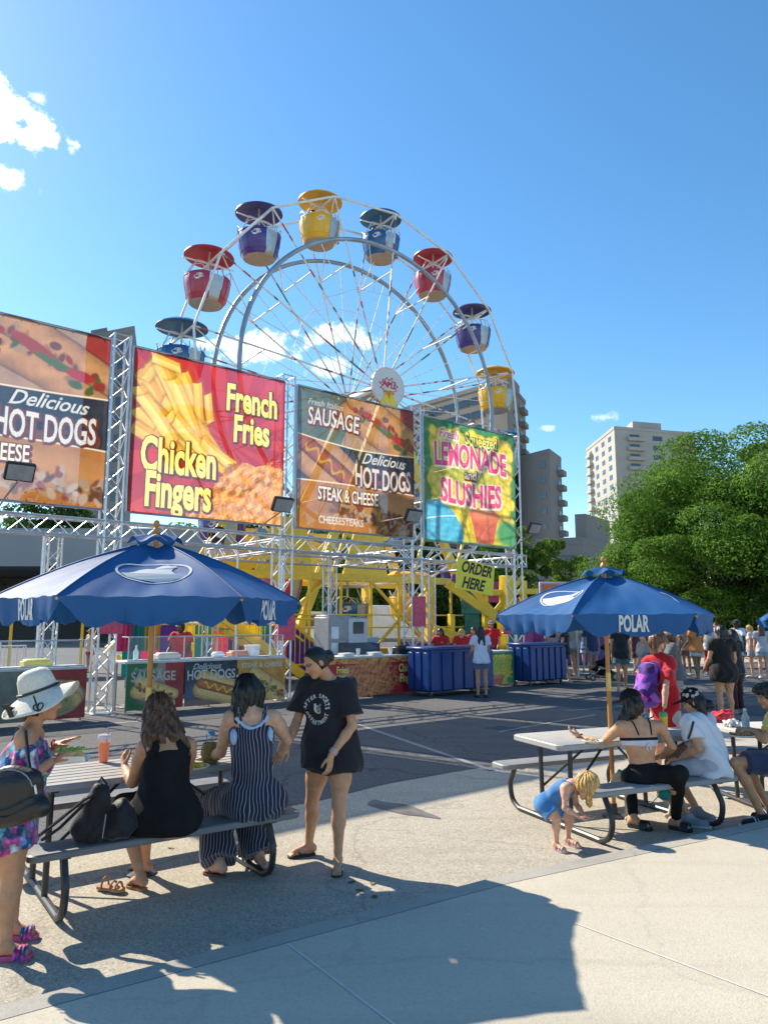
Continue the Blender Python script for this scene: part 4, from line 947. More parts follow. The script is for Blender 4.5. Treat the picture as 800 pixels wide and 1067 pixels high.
def blue_bin(s0, s1, nf, label):
    T = thing('rolling_bin', label, 'bin', sp((s0+s1)/2, nf+.4, 0), 0, 'blue rolling bins at the stand'); L = s1-s0; z0, z1 = .13, 1.14; dp = .8
    mb = MB(); mb.box(sp((s0+s1)/2, nf+dp/2, (z0+z1)/2), (L-.06, dp-.06, z1-z0), RS, .03)
    n = 6
    for i in range(n):
        mb.box(sp(s0+L*(i+.5)/n, nf+.015, (z0+z1)/2-.03), (L/n*.74, .05, (z1-z0)*.88), RS, .012); mb.box(sp(s0+L*(i+.5)/n, nf+dp-.015, (z0+z1)/2-.03), (L/n*.74, .05, (z1-z0)*.88), RS, .012)
    for i in range(3):
        for a in (s0+.015, s1-.015): mb.box(sp(a, nf+dp*(i+.5)/3, (z0+z1)/2-.03), (.05, dp/3*.74, (z1-z0)*.88), RS, .012)
    obj('body', mb, M_blue, T)
    mb = MB(); mb.box(sp((s0+s1)/2, nf+dp/2, z1+.0), (L+.05, dp+.05, .07), RS, .02); obj('rim', mb, M_blue, T)
    for a in (s0+.14, s1-.14):
        for b in (nf+.12, nf+dp-.12):
            mb = MB(); mb.tube(sp(a, b, .0), sp(a, b, .0)+V((0, 0, 0)), .01); q = sp(a, b, .055); mb = MB(); mb.tube(q-SN*.02, q+SN*.02, .055, n=14); w_ = obj('caster', mb, M_black, T)
            mb = MB(); mb.box(q+UP*.05+V((0, 0, .01)), (.03, .07, .06), RS); obj('fork', mb, M_galv, w_)
blue_bin(6.75, 9.0, -1.75, 'blue ribbed rolling bin in front of the red counter, left of the two'); blue_bin(10.95, 12.6, -1.3, 'blue ribbed rolling bin right of the lemonade counter')
def cup(p, h, r_, m, label, group=None):
    mb = MB(); mb.lathe([(0, 0), (r_*.75, 0), (r_, h), (r_*.9, h), (r_*.66, .01), (0, .01)], (0, 0, 0), 14); o = obj('cup', mb, m); o.location = p; return tag(o, label, 'cup', group)
M_cup = mat('white_paper_cup', (.78, .77, .74), .6)
cup(sp(5.55, -.55, .975), .17, .05, M_cup, 'tall white cup on the red counter, left of the two', None); cup(sp(6.6, -.5, .975), .17, .06, M_cup, 'wide white cup on the red counter beside the black box', None)
mb = MB(); mb.box((0, 0, .09), (.5, .34, .18), RS, .02); mb.box((0, -.02, .19), (.3, .2, .05), RS, .01); o = obj('card_terminal_box', mb, M_black); o.location = sp(7.0, -.45, .975); tag(o, 'low black box on the red counter', 'box')
for s_, l in ((5.2, 'stack of white paper trays left on the red counter'), (6.05, 'second stack of white paper trays nearer the cups')):
    mb = MB()
    for i in range(4): mb.box((0, 0, .012+i*.018), (.34-.01*i, .24, .014), RS@rotz(.06*i), .003)
    o = obj('paper_trays', mb, M_cup); o.location = sp(s_, -.55, .975); tag(o, l, 'trays')
# grey drink machine behind the red counter
T = thing('drink_machine', 'tall grey dispensing machine with a dark screen behind the red counter', 'machine', sp(6.1, .9)); c = sp(6.1, .9)
mb = MB(); mb.box(c+UP*.95, (1.25, .7, 1.9), RS, .03); mb.box(c+UP*1.9-SD*.25, (.7, .6, .1), RS, .02); obj('cabinet', mb, mat('grey_machine', (.25, .26, .27), .45), T)
mb = MB(); mb.box(c+SN*.36+SD*.28+UP*1.5, (.62, .03, .72), RS, .01); obj('door_panel', mb, mat('pale_machine_panel', (.5, .48, .5), .5), T)
mb = MB(); mb.box(c+SN*.385+SD*.28+UP*1.62, (.34, .02, .3), RS, .006); obj('screen', mb, mat('dark_screen', (.03, .04, .06), .15), T)
mb = MB(); mb.prism([c+SN*.36-SD*.35+UP*.55, c+SN*.9-SD*.35+UP*.55, c+SN*.75-SD*.35+UP*1.1, c+SN*.36-SD*.35+UP*1.25], SD*1.0); obj('hopper', mb, mat('dark_grey_machine', (.07, .075, .08), .5), T)
mb = MB(); mb.box(c+SN*.36-SD*.45+UP*1.5, (.22, .015, .3), RS); mb.box(c+SN*.36-SD*.45+UP*1.1, (.22, .015, .3), RS); obj('notice', mb, mat('paper_notice', (.6, .65, .7), .6), T)
# stacked trays behind the blue bin
T = thing('crate_stack', 'pile of blue and dark crates behind the red counter beside the machine', 'crates', sp(7.6, 2.2))
for i, (h_, c_) in enumerate(((.35, (.4, .35, .4)), (.3, (.2, .03, .04)), (.28, (.03, .05, .2)), (.16, (.3, .42, .5)))):
    mb = MB(); mb.box(sp(7.6, 2.2, .25+sum((.35, .3, .28, .16)[:i])+h_/2), (1.3-.05*i, .7, h_*.94), RS@rotz(.03*i), .02); obj('crate', mb, mat('crate_colour_%d' % i, c_, .5), T)
mb = MB(); mb.box(sp(7.6, 2.2, .12), (1.3, .7, .24), RS, .01); obj('pallet', mb, mat('pallet_wood', (.3, .22, .14), .8), T)
# goods behind the glass
for i, (s_, l) in enumerate(((.5, 'clear sauce bottle near the left end behind the glass guard'), (2.35, 'crumpled white wrapper behind the glass guard'), (3.2, 'white tub behind the glass at the right end of the counter'))):
    mb = MB()
    if i == 0: mb.lathe([(0, 0), (.05, 0), (.055, .16), (.02, .24), (.018, .3), (0, .3)], n=12)
    elif i == 1: mb.box((0, 0, .06), (.3, .2, .12), rotz(.3), .05)
    else: mb.lathe([(0, 0), (.15, 0), (.18, .22), (.19, .22), (.19, .25), (0, .25)], n=16)
    o = obj(('sauce_bottle', 'wrapper', 'food_tub')[i], mb, mat('milky_plastic', (.7, .72, .74), .4)); o.location = sp(s_, .35, 1.005); tag(o, l, ('bottle', 'wrapper', 'tub')[i])
T = thing('cooler', 'blue cooler with a pale lid on the gyro counter behind the sun hat', 'cooler', sp(-2.6, .0, .975)); mb = MB(); mb.box(sp(-2.6, .0, 1.09), (.62, .36, .22), RS, .02); obj('tub', mb, mat('cooler_blue', (.02, .09, .42), .45), T); mb = MB(); mb.box(sp(-2.6, .0, 1.225), (.65, .39, .045), RS, .012); obj('lid', mb, mat('cooler_lid', (.25, .4, .62), .5), T)
for k, (s_, c_, l) in enumerate(((-3.6, (.5, .5, .48), 'pale steel tray at the left end of the gyro counter'), (-1.5, (.6, .52, .1), 'yellow food tray at the right end of the gyro counter'), (1.2, (.45, .42, .4), 'steel tray behind the sausage panel'), (2.9, (.55, .2, .1), 'red brown food tray behind the hot dog panel'))):
    mb = MB(); mb.box((0, 0, .05), (.5, .3, .1), RS, .015); mb.box((0, 0, .11), (.44, .25, .05), RS, .03); o = obj('food_tray', mb, mat('tray_%d' % k, c_, .5)); o.location = sp(s_, .42 if s_ > 0 else .0, .975 if s_ < 0 else 1.005); tag(o, l, 'tray')
# carousel style awning far behind the left counter
T = thing('ride_awning', 'yellow scalloped ride awning far behind the left umbrella edge', 'awning', sp(-3.0, 11)); mb = MB()
for i in range(22):
    a = sp(-6+i*.5, 11, 2.45); mb.prism([a, a+SD*.5, a+SD*.5-UP*.35, a+SD*.25-UP*.55, a-UP*.35], -SN*.04)
obj('scallops', mb, mat('awning_yellow', (.75, .5, .04), .6, trans=.4), T); mb = MB(); mb.prism([sp(-6, 11, 2.45), sp(5, 11, 2.45), sp(5, 13, 2.7), sp(-6, 13, 2.7)], UP*.05); obj('roof', mb, mat('awning_orange', (.5, .12, .03), .6), T)
for i in range(6):
    mb = MB(); mb.tube(sp(-6+i*2.2, 11.1), sp(-6+i*2.2, 11.1, 2.45), .05); obj('post', mb, M_yellow, T)
# thin tent posts behind the counters
for i, (s_, n_, l) in enumerate(((-1.35, .6, 'left of the left truss tower'), (-1.75, 2.6, 'second from the left behind the gyro counter'), (1.5, 1.9, 'behind the left end of the sausage counter'), (3.6, 1.9, 'behind the middle of the hot dog counter'), (4.9, 1.9, 'behind the right part of the hot dog counter'))):
    mb = MB(); mb.tube(sp(s_, n_), sp(s_, n_, 3.5), .03, n=8); mb.box(sp(s_, n_, .006), (.2, .2, .01), RS); single('tent_post', mb, M_alu, 'thin aluminium post '+l, 'post')
# striped barrier of the ride behind the stand
cols = [('teal', (.0, .22, .22)), ('pink', (.62, .05, .2)), ('purple', (.1, .03, .22)), ('yellow', (.75, .45, .02)), ('teal', (.0, .22, .22)), ('pink', (.62, .05, .2)), ('purple', (.1, .03, .22)), ('yellow', (.75, .45, .02)), ('teal', (.0, .22, .22)), ('pink', (.62, .05, .2))]
T = thing('striped_barrier', 'colour striped barrier of the ride behind the man in red', 'barrier', sp(5, 5.2))
w_ = .52
for i, (n_, c_) in enumerate(cols):
    mb = MB(); mb.box(sp(2.3+i*w_, 5.3, .98), (w_-.012, .05, 1.36), RS, .006); obj('panel', mb, mat(n_+'_ride_panel', tuple(min(.85, q*1.5) for q in c_), .4, trans=.45), T)
mb = MB(); mb.prism([sp(2.3+9.5*w_, 5.28, .3), sp(2.3+12.8*w_, 5.28, .3), sp(2.3+12.2*w_, 5.28, .7), sp(2.3+9.5*w_, 5.28, 1.8)], -SN*.05); obj('end_panel', mb, mat('purple_ride_panel', (), .4), T)
mb = MB(); mb.tube(sp(2.0, 5.25, 1.72), sp(2.3+9.6*w_, 5.25, 1.72), .045); obj('rail', mb, mat('white_paint', ()), T)
mb = MB()
for i in range(6): mb.tube(sp(2.2+i*1.0, 5.33, 0), sp(2.2+i*1.0, 5.33, .35), .04)
obj('feet', mb, M_galv, T)
# hanging coloured cloths beside the left tower
for s_, c_, l in ((2.6, (.6, .4, .02), 'yellow hanging flag left of the striped barrier'), (1.9, (.55, .06, .2), 'pink hanging cloth behind the left truss tower'), (2.25, (.0, .25, .25), 'teal hanging cloth behind the left truss tower')):
    mb = MB(); n = 14; pts = [sp(s_+.04*i-.25, 4.8+.05*math.sin(i*1.7), 0) for i in range(n)]
    mb.add([p+UP*1.0 for p in pts]+[p+UP*2.5 for p in pts]+[p+UP*1.0-SN*.02 for p in pts]+[p+UP*2.5-SN*.02 for p in pts], [(i, i+1, n+i+1, n+i) for i in range(n-1)]+[(2*n+i, 2*n+i+1, 3*n+i+1, 3*n+i) for i in range(n-1)])
    single('hanging_cloth', mb, cloth_mat('flag_%d' % int(s_*100+50), c_, trans=.3), l, 'flag')
# ------------------------------------------------------------------ ferris wheel
WC = V((-.80, 30.0, 11.10)); WR = 8.02; WA = R(36.2); WD = V((math.cos(WA), math.sin(WA), 0)); WX = V((WD.y, -WD.x, 0))    # WX: axle, towards the viewer
PH = R(174.2)
wheel = thing('ferris_wheel', 'tall ferris wheel with coloured tubs behind the banners', 'ferris wheel', (WC.x, WC.y, 0))
def wp(r_, t, x): return WC+WD*r_*math.cos(t)+UP*r_*math.sin(t)+WX*x
M_rim = mat('wheel_white_paint', (.74, .73, .70), .45, .1, .12, 3, dirt=.35)
def spoke_mat():
    m = mat('bulb_striped_spoke', (.6, .58, .55), .45, 0, .1, 3); t, N, L, b = nodes_of(m); tc = N.new('ShaderNodeTexCoord'); v = N.new('ShaderNodeTexVoronoi'); v.inputs['Scale'].default_value = 3.2
    L.new(tc.outputs['Object'], v.inputs['Vector']); s = N.new('ShaderNodeSeparateColor'); L.new(v.outputs['Color'], s.inputs[0]); r = N.new('ShaderNodeValToRGB'); e = r.color_ramp.elements; r.color_ramp.interpolation = 'CONSTANT'
    e[0].color = (.74, .72, .68, 1); e[1].position = .62; e[1].color = (.45, .08, .06, 1)
    for p_, c_ in ((.74, (.1, .22, .14, 1)), (.82, (.55, .52, .5, 1)), (.93, (.12, .12, .13, 1))): q = e.new(p_); q.color = c_
    L.new(s.outputs[0], r.inputs[0]); L.new(r.outputs[0], b.inputs['Base Color']); return m
M_spoke = spoke_mat(); M_arc = mat('ring_blue_grey', (.26, .32, .38), .4, .3, .2, 1.2)
N16 = 16; TH = [PH-i*2*math.pi/N16 for i in range(N16)]
for sgn in (-1, 1):
    x = sgn*1.12
    mb = MB()
    for i in range(N16):
        a, b = wp(WR, TH[i], x), wp(WR, TH[(i+1) % N16], x); mb.tube(a, b, .048, n=8)
    obj('rim', mb, M_rim, wheel)
    mb = MB(); mb.path([wp(6.25, 2*math.pi*i/72, x*1.02) for i in range(72)], .09, 8, True); obj('ring', mb, M_arc, wheel)
    for i in range(N16):
        mb = MB(); h0 = wp(.42, TH[i], sgn*1.28); mb.tube(h0, wp(WR, TH[i], x), .04, .034, n=7); obj('spoke', mb, M_spoke, wheel)
        mb = MB(); mb.tube(wp(.42, TH[i]+.1, sgn*1.28), wp(6.25, TH[i]+math.pi/N16, x), .016, n=5); mb.tube(wp(4.2, TH[i], x+.0*sgn), wp(4.2, TH[(i+1) % N16], x), .014, n=5); obj('cable', mb, M_rim, wheel)
for i in range(N16):
    mb = MB(); mb.tube(wp(WR, TH[i], -1.12), wp(WR, TH[i], 1.12), .05, n=8); obj('axle_pin', mb, M_rim, wheel)
    mb = MB(); mb.tube(wp(5.3, TH[i], -1.15), wp(WR, TH[i], 1.1), .025, n=6); mb.tube(wp(5.3, TH[i], 1.15), wp(5.3, TH[i], -1.15), .03, n=6); obj('cross_bar', mb, M_rim, wheel)
mb = MB(); mb.tube(WC-WX*1.45, WC+WX*1.45, .3, n=20)
for sgn in (-1, 1): mb.tube(WC+WX*(1.2*sgn), WC+WX*(1.36*sgn), .5, n=24)
obj('hub', mb, M_galv, wheel)
M_disc = mat('white_hub_sign', (.62, .62, .62), .4, 0, .04, 4)
mb = MB(); dc = WC+WX*1.62; mb.tube(dc-WX*.06, dc+WX*.06, .80, n=40); hubd = obj('hub_sign', mb, M_disc, wheel)
mb = MB(); mb.path([dc+WX*.065+(WD*math.cos(a)+UP*math.sin(a))*.76 for a in [i*math.pi/20 for i in range(40)]], .02, 6, True); obj('sign_edge', mb, M_rim, hubd)
M_red = mat('sign_red', (.6, .03, .06), .5); M_gold = mat('sign_gold', (.7, .42, .05), .5)
mb = MB(); st = []
for i in range(22):
    a = 2*math.pi*i/22+.1; r_ = (.44 if i % 2 == 0 else .30)*(1+.1*math.sin(i*2.1)); st.append(dc+WX*.068+(WD*math.cos(a)*r_*1.05+UP*(math.sin(a)*r_*.8+.02)))
for i in range(22): a, b = st[i], st[(i+1) % 22]; mb.tube(a, b, .016, n=5)
obj('sunburst', mb, M_red, hubd)
mb = MB()
for (x0, y0, x1, y1) in ((-.30, -.02, -.2, .2), (-.2, .2, -.1, -.02), (-.27, .08, -.14, .08), (-.05, .18, -.05, -.06), (-.05, .18, .08, .12), (.08, .12, -.05, .04), (.14, .2, .12, -.05), (.12, -.05, .24, -.04), (.3, .18, .26, -.06)):
    mb.tube(dc+WX*.072+WD*x0+UP*y0, dc+WX*.072+WD*x1+UP*y1, .026, n=5)
obj('emblem_strokes', mb, M_red, hubd)
mb = MB()
for k in range(3): mb.tube(dc+WX*.072+WD*(-.3+.03*k)+UP*(-.2-.07*k), dc+WX*.072+WD*(.3-.05*k)+UP*(-.17-.07*k), .022, n=5)
obj('emblem_underline', mb, M_gold, hubd)
# gondolas
M_steelg = mat('gate_panel', (.35, .42, .46), .35, .3, .1, 5); M_under = mat('tub_underside', (.42, .33, .24), .6, 0, .1, 4, dirt=.3); M_white2 = mat('white_rail', (.6, .6, .6), .4, .2)
GC = {'blue': (.008, .10, .28), 'red': (.42, .03, .07), 'purple': (.045, .03, .22), 'yellow': (.75, .42, .01)}
seq = ['blue', 'red', 'purple', 'yellow']
CANC = {'blue': (.03, .16, .34), 'red': (.50, .03, .05), 'purple': (.07, .06, .24), 'yellow': (.80, .45, .03)}
GM = {}
def make_gondola(cn):
    "local: pivot at the origin, gate towards -y"
    root = obj('gondola', MB().tube((-1.12, 0, 0), (1.12, 0, 0), .035), M_rim)
    c_ = mat(cn+'_tub_paint', GC[cn], .33, 0, .06, 2, coat=.3); k_ = mat(cn+'_canopy_paint', CANC[cn], .42, 0, .08, 1.5)
    prof = [(.70, -1.86), (.80, -1.72), (.93, -1.2), (.97, -.78), (.955, -.74), (.90, -1.2), (.76, -1.68), (0, -1.70)]
    mb = MB()
    # body of two shells leaving gate gaps
    for a0 in (R(-62), R(118)): mb.lathe(prof[:7], (0, 0, 0), 14, rotz(a0), R(142))
    for k in range(8):
        a = R(-62)+R(142)*(k+.5)/4 if k < 4 else R(118)+R(142)*(k-3.5)/4
        mb.path([(r_*1.004*math.cos(a), r_*1.004*math.sin(a), z) for r_, z in prof[1:5]], .011, 5)
    for z, r_ in ((-.80, .968), (-1.66, .825)):
        for a0 in (R(-62), R(118)): mb.path([(r_*math.cos(a0+R(142)*i/14), r_*math.sin(a0+R(142)*i/14), z) for i in range(15)], .016, 5)
    obj('tub', mb, c_, root)
    mb = MB(); mb.lathe([(0, -1.90), (.62, -1.90), (.71, -1.85), (.74, -1.74), (0, -1.73)], n=28); obj('tub_floor', mb, M_under, root)
    for a0 in (R(-98), R(82)):
        mb = MB(); mb.lathe([(.775, -1.76), (.915, -1.2), (.955, -.82), (.945, -.82), (.905, -1.2), (.765, -1.76)], (0, 0, 0), 6, rotz(a0), R(34)); 
        for t in (.0, .5, 1.): a = a0+R(34)*t; mb.tube((.96*math.cos(a), .96*math.sin(a), -.82), (.9*math.cos(a), .9*math.sin(a), -.5), .018, n=6)
        obj('gate', mb, M_steelg, root)
    mb = MB(); mb.lathe([(1.06, .28), (1.05, .33), (.82, .47), (.45, .57), (.0, .62), (0, .585), (.44, .535), (.80, .43), (1.03, .29), (1.06, .28)], n=32); obj('canopy', mb, k_, root)
    mb = MB(); mb.tube((0, 0, -1.7), (0, 0, .55), .045, n=10)
    for a in (-1, 1): mb.tube((a*.9, 0, -.8), (a*.5, 0, .05), .03, n=7); mb.tube((a*.5, 0, .05), (0, 0, .05), .03, n=7)
    mb.lathe([(.3, -1.15), (.33, -1.12), (.3, -1.1), (.27, -1.12), (.3, -1.15)], n=16)
    obj('post', mb, M_white2, root)
    for a0 in (R(-62), R(118)):
        for t0, t1 in ((.02, .48), (.52, .98)):
            mb = MB(); aa = [a0+R(142)*(t0+(t1-t0)*i/10) for i in range(11)]
            mb.path([(.96*math.cos(a), .96*math.sin(a), -.78+.30*min(1, 3.2*min(i/10, 1-i/10))) for i, a in enumerate(aa)], .02, 6); obj('hand_rail', mb, M_white2, root)
    for a0 in (R(-128), R(52)):
        mb = MB()
        for (t, z, w, h_) in ((0, -1.02, .24, .07), (.05, -.93, .16, .05), (-.06, -1.1, .12, .04)):
            vs = []; 
            for i in range(14): an = 2*math.pi*i/14; u = t+w*math.cos(an); zz = z+h_*math.sin(an); rr = .965+(zz+.78)*.085; vs.append(((rr+.006)*math.cos(a0+u), (rr+.006)*math.sin(a0+u), zz))
            mb.add(vs, [tuple(range(14))])
        obj('emblem', mb, mat('emblem_white', (.65, .65, .62), .5, 0, .4, 18), root, smooth=False)
    mb = MB(); mb.lathe([(.5, -1.45), (.86, -1.42), (.88, -1.36), (.5, -1.36)], (0, 0, 0), 12, rotz(R(-50)), R(110)); mb.lathe([(.5, -1.45), (.86, -1.42), (.88, -1.36), (.5, -1.36)], (0, 0, 0), 12, rotz(R(130)), R(110)); obj('seat', mb, k_, root)
    return root
GP = {}
order = ['blue', 'red', 'purple', 'yellow']
for i in range(N16):
    cn = order[i % 4]
    if cn not in GM: g = GM[cn] = make_gondola(cn)
    else: g = copy_tree(GM[cn])
    p = wp(WR, TH[i], 0); g.parent = wheel; g.location = p-V((WC.x, WC.y, 0)); tilt = (0, .04, -.03, .02)[i % 4]
    g.scale = (.87, .87, .87); g.rotation_euler = (0, tilt, WA+R((8, -6, 4, 12, -10)[i % 5])); g['label'] = '%s tub and canopy, %s' % (cn, 'number %d counted clockwise from the left' % (i+1)) if False else cn+' tub with '+cn+' canopy'
    GP[i] = p
# support legs and yellow base
M_y2 = M_yellow
base = thing('wheel_carriage', 'yellow steel base and legs that carry the ferris wheel', 'ride base', (WC.x, WC.y, 0))
def wq(u, x, z): return V((WC.x, WC.y, 0))+WD*u+WX*x+UP*z
def beam(a, b, w, h=None, mb=None):
    mb = mb or MB(); a, b = V(a), V(b); d = (b-a); L = d.length; d.normalize(); s_ = UP if abs(d.z) < .9 else WD; y = s_.cross(d).normalized(); z = d.cross(y); mb.box((a+b)/2, (L, w, h or w), basis(d, y, z), .012); return mb
for sgn in (-1, 1):
    for u in (-4.6, 4.6): obj('leg', beam(wq(0, 1.55*sgn, 10.9), wq(u, 2.1*sgn, .5), .26, .3), M_y2, base)
    obj('bearing_plate', MB().box(wq(0, 1.55*sgn, 10.9), (1.1, .14, 1.0), rotz(WA), .04), M_galv, base)
    obj('long_beam', beam(wq(-6.8, 2.1*sgn, 3.35), wq(3.4, 2.1*sgn, 3.35), .18, .26), M_y2, base)
    obj('sill_beam', beam(wq(-8, 2.1*sgn, .45), wq(8, 2.1*sgn, .45), .3, .3), M_y2, base)
    for u in (-6.4, 1.6): obj('post', beam(wq(u, 2.1*sgn, .4), wq(u, 2.1*sgn, 3.3), .36), M_y2, base)
    for u0, u1 in ((-6.4, -9.4),): obj('brace', beam(wq(u0, 2.1*sgn, 3.2), wq(u1, 2.1*sgn, .8), .22), M_y2, base)
    for u, w_ in ((-4.7, 2.2), (-1.3, 2.0)):
        mb = MB(); mb.prism([wq(u-w_/2, 1.9*sgn, 3.5), wq(u+w_/2, 1.9*sgn, 3.5), wq(u+w_*.36, 1.9*sgn, 5.4), wq(u-w_*.2, 1.9*sgn, 5.4)], WX*.08)
        pl = obj('gusset_plate', mb, M_y2, base); mb = MB()
        for q in (-.5, .5): mb.tube(wq(u+q*w_*.6, 1.9*sgn-.02, 3.8), wq(u+q*w_*.6, 1.9*sgn+.1, 3.8), .05, n=8)
        obj('bolt', mb, M_steel_dark, pl)
obj('deck', MB().box(wq(0, 0, 1.05), (13, 3.6, .12), rotz(WA)), M_galv, base)
for (a, b, w_) in ((-6.4, -3.2, .12), (-3.2, -6.4, .12), (-1.2, 1.6, .10), (1.6, -1.2, .10), (-8.6, -6.4, .10)): obj('lattice_bar', beam(wq(a, 2.25, .7), wq(b, 2.25, 3.2), w_), M_y2, base)
for u in (-5.2, -3.9, -2.6, -1.3, 0, 2.6): obj('upright', beam(wq(u, 2.3, .6), wq(u, 2.3, 3.25), .09), M_y2, base)
for u in (-7.6, -2.8, .9, 3.0): obj('upper_strut', beam(wq(u, 2.0, 3.45), wq(u+.7, 2.0, 5.3), .11), M_y2, base)
for z in (1.55, 2.0): obj('guard_rail', beam(wq(-6.2, 2.6, z), wq(3.0, 2.6, z), .055), M_y2, base)
for u in (-9, -6, 5, 8): obj('cross_beam', beam(wq(u, -2.1, .5), wq(u, 2.3, .5), .24), M_y2, base)
mb = MB(); 
for q in (-.12, .12): mb.tube(wq(-7.4, 2.3+q, 4.55), wq(-7.4, 2.38+q, 4.55), .26, n=18)
obj('wheel', mb, M_black, base); mb = MB(); mb.tube(wq(-7.4, 2.52, 4.55), wq(-7.4, 2.56, 4.55), .13, n=14); obj('wheel_rim', mb, M_white, base); mb = beam(wq(-8.2, 2.3, 3.4), wq(-7.0, 2.3, 5.4), .12); obj('axle_arm', mb, M_y2, base)
# yellow railings
def fence(u0, u1, x, z0, h, label):
    T = thing('ride_fence', label, 'railing', wq((u0+u1)/2, x, z0)); mb = MB(); n = int((u1-u0)/.17)
    for i in range(n+1): u = u0+(u1-u0)*i/n; mb.tube(wq(u, x, z0+.1), wq(u, x, z0+h), .016, n=5)
    obj('bars', mb, M_y2, T); mb = MB()
    for z in (z0+.1, z0+h): mb.tube(wq(u0, x, z), wq(u1, x, z), .035, n=7)
    for u in (u0, u1): mb.tube(wq(u, x, z0), wq(u, x, z0+h+.05), .045, n=7)
    obj('rails', mb, M_y2, T)
fence(-8.2, -3.9, 4.4, .35, 1.5, 'yellow barred fence left of the grey machine'); fence(-9.6, -7.4, 5.6, 1.3, .9, 'yellow stair landing rail behind the striped barrier')
T = thing('ride_stairs', 'yellow steps rising to the ride behind the striped barrier', 'stairs', wq(-9.8, 5, 0)); 
for x in (4.4, 5.4): obj('stringer', beam(wq(-9.4, x, 2.5), wq(-5.9, x, .2), .1, .28), M_y2, T)
for i in range(9): obj('tread', MB().box(wq(-9.2+i*.38, 4.9, 2.35-i*.26), (.3, .95, .04), rotz(WA)), M_galv, T)
obj('hand_rail', beam(wq(-9.4, 5.4, 3.4), wq(-5.9, 5.4, 1.2), .06), M_y2, T)
# second ride at the right: yellow lattice in front of coloured scenery
T = thing('tilt_ride', 'yellow braced ride frame with teal and purple panels under the order sign', 'ride', (4.2, 31, 0))
def rq(px, py, Y): return P(px, py, Y)
for (a, b, w_) in (((466, 608), (528, 652), .30), ((528, 600), (528, 662), .42), ((452, 655), (500, 672), .3), ((505, 650), (545, 600), .16), ((500, 618), (560, 616), .2), ((505, 598), (505, 668), .18), ((545, 605), (545, 668), .2), ((470, 640), (470, 672), .2), ((488, 610), (540, 665), .18)):
    obj('yellow_beam', beam(rq(*a, 27), rq(*b, 27), w_), M_y2, T)
for (x0, x1, y0, y1, c_, n_) in ((480, 502, 604, 640, (.0, .16, .18), 'teal'), (470, 484, 598, 618, (.14, .03, .2), 'purple'), (506, 524, 606, 628, (.3, .04, .2), 'magenta'), (484, 500, 640, 668, (.0, .2, .22), 'teal'), (540, 552, 622, 655, (.10, .03, .2), 'purple'), (530, 545, 636, 665, (.7, .4, .02), 'yellow'), (548, 566, 640, 670, (.45, .05, .2), 'magenta')):
    a = rq(x0, y0, 28.5); b = rq(x1, y1, 28.5); mb = MB(); mb.box((a+b)/2, (abs(b.x-a.x), .1, abs(a.z-b.z)), None, .02); obj('scenery_panel', mb, mat(n_+'_scenery', c_, .5, 0, .4, 3), T)
mb = MB(); mb.box((rq(500, 600, 27).x, 28.6, .5), (5.2, 3.4, 1.0), rotz(.2), .03); obj('platform', mb, mat('purple_scenery', (), .5), T)
# teal and magenta screens low behind the blue bins
for px, c_, n_, l in ((536, (.0, .25, .27), 'teal', 'teal ride screen behind the second blue bin'), (549, (.4, .04, .22), 'magenta', 'magenta ride screen behind the second blue bin'), (524, (.75, .45, .03), 'yellow', 'yellow ride screen behind the girl at the counter')):
    p = P(px, 668, 24.5); mb = MB(); mb.box((p.x, p.y, 1.05), (.42, .06, 1.7), rotz(.4), .01)
    for q in (-.15, .15): mb.box((p.x+q, p.y+q*.4, .12), (.05, .3, .24), rotz(.4))
    single('ride_screen', mb, mat(n_+'_ride_panel', c_, .4), l, 'screen')
# ticket booth
tb0 = P(563, 610, 31); T = thing('ticket_booth', 'ticket booth with orange and white sign and purple trim behind the right umbrella', 'booth', (tb0.x+1.5, 32, 0)); bx = tb0.x
mb = MB(); mb.box((bx+1.35, 32.2, 1.15), (2.7, 2.0, 2.3), None, .03); obj('cabin', mb, mat('booth_purple', (.10, .06, .25), .5), T)
mb = MB(); mb.box((bx+1.2, 31.1, 2.75), (2.5, .14, 1.3), None, .02); fr = obj('sign_frame', mb, mat('booth_frame', (.45, .42, .55), .5), T)
mb = MB(); mb.box((bx+1.05, 31.01, 2.8), (1.95, .06, 1.0), None, .01); sb_ = obj('sign_board', mb, mat('booth_orange', (.68, .18, .06), .5), T)
put_text('lettering', 'TICKETS', V((bx+1.05, 30.97, 2.88)), V((1, 0, 0)), UP, V((0, -1, 0)), mat('booth_letters', (.8, .76, .66), .5), T, off=.012, size=.58, bold=.03, sx=.66)
mb = MB(); mb.box((bx+2.42, 31.02, 2.8), (.55, .06, 1.05), None, .01); obj('side_board', mb, mat('booth_dark', (.08, .05, .2), .5), T)
mb = MB(); mb.prism([(bx-.2, 30.9, 2.1), (bx+2.8, 30.9, 2.1), (bx+2.8, 31.3, 2.35), (bx-.2, 31.3, 2.35)], (0, 0, .06)); obj('awning', mb, mat('booth_purple', (), .5), T)
mb = MB(); mb.box((bx+1.2, 31.16, 1.45), (1.3, .06, .8)); obj('window', mb, M_dkglass, T)
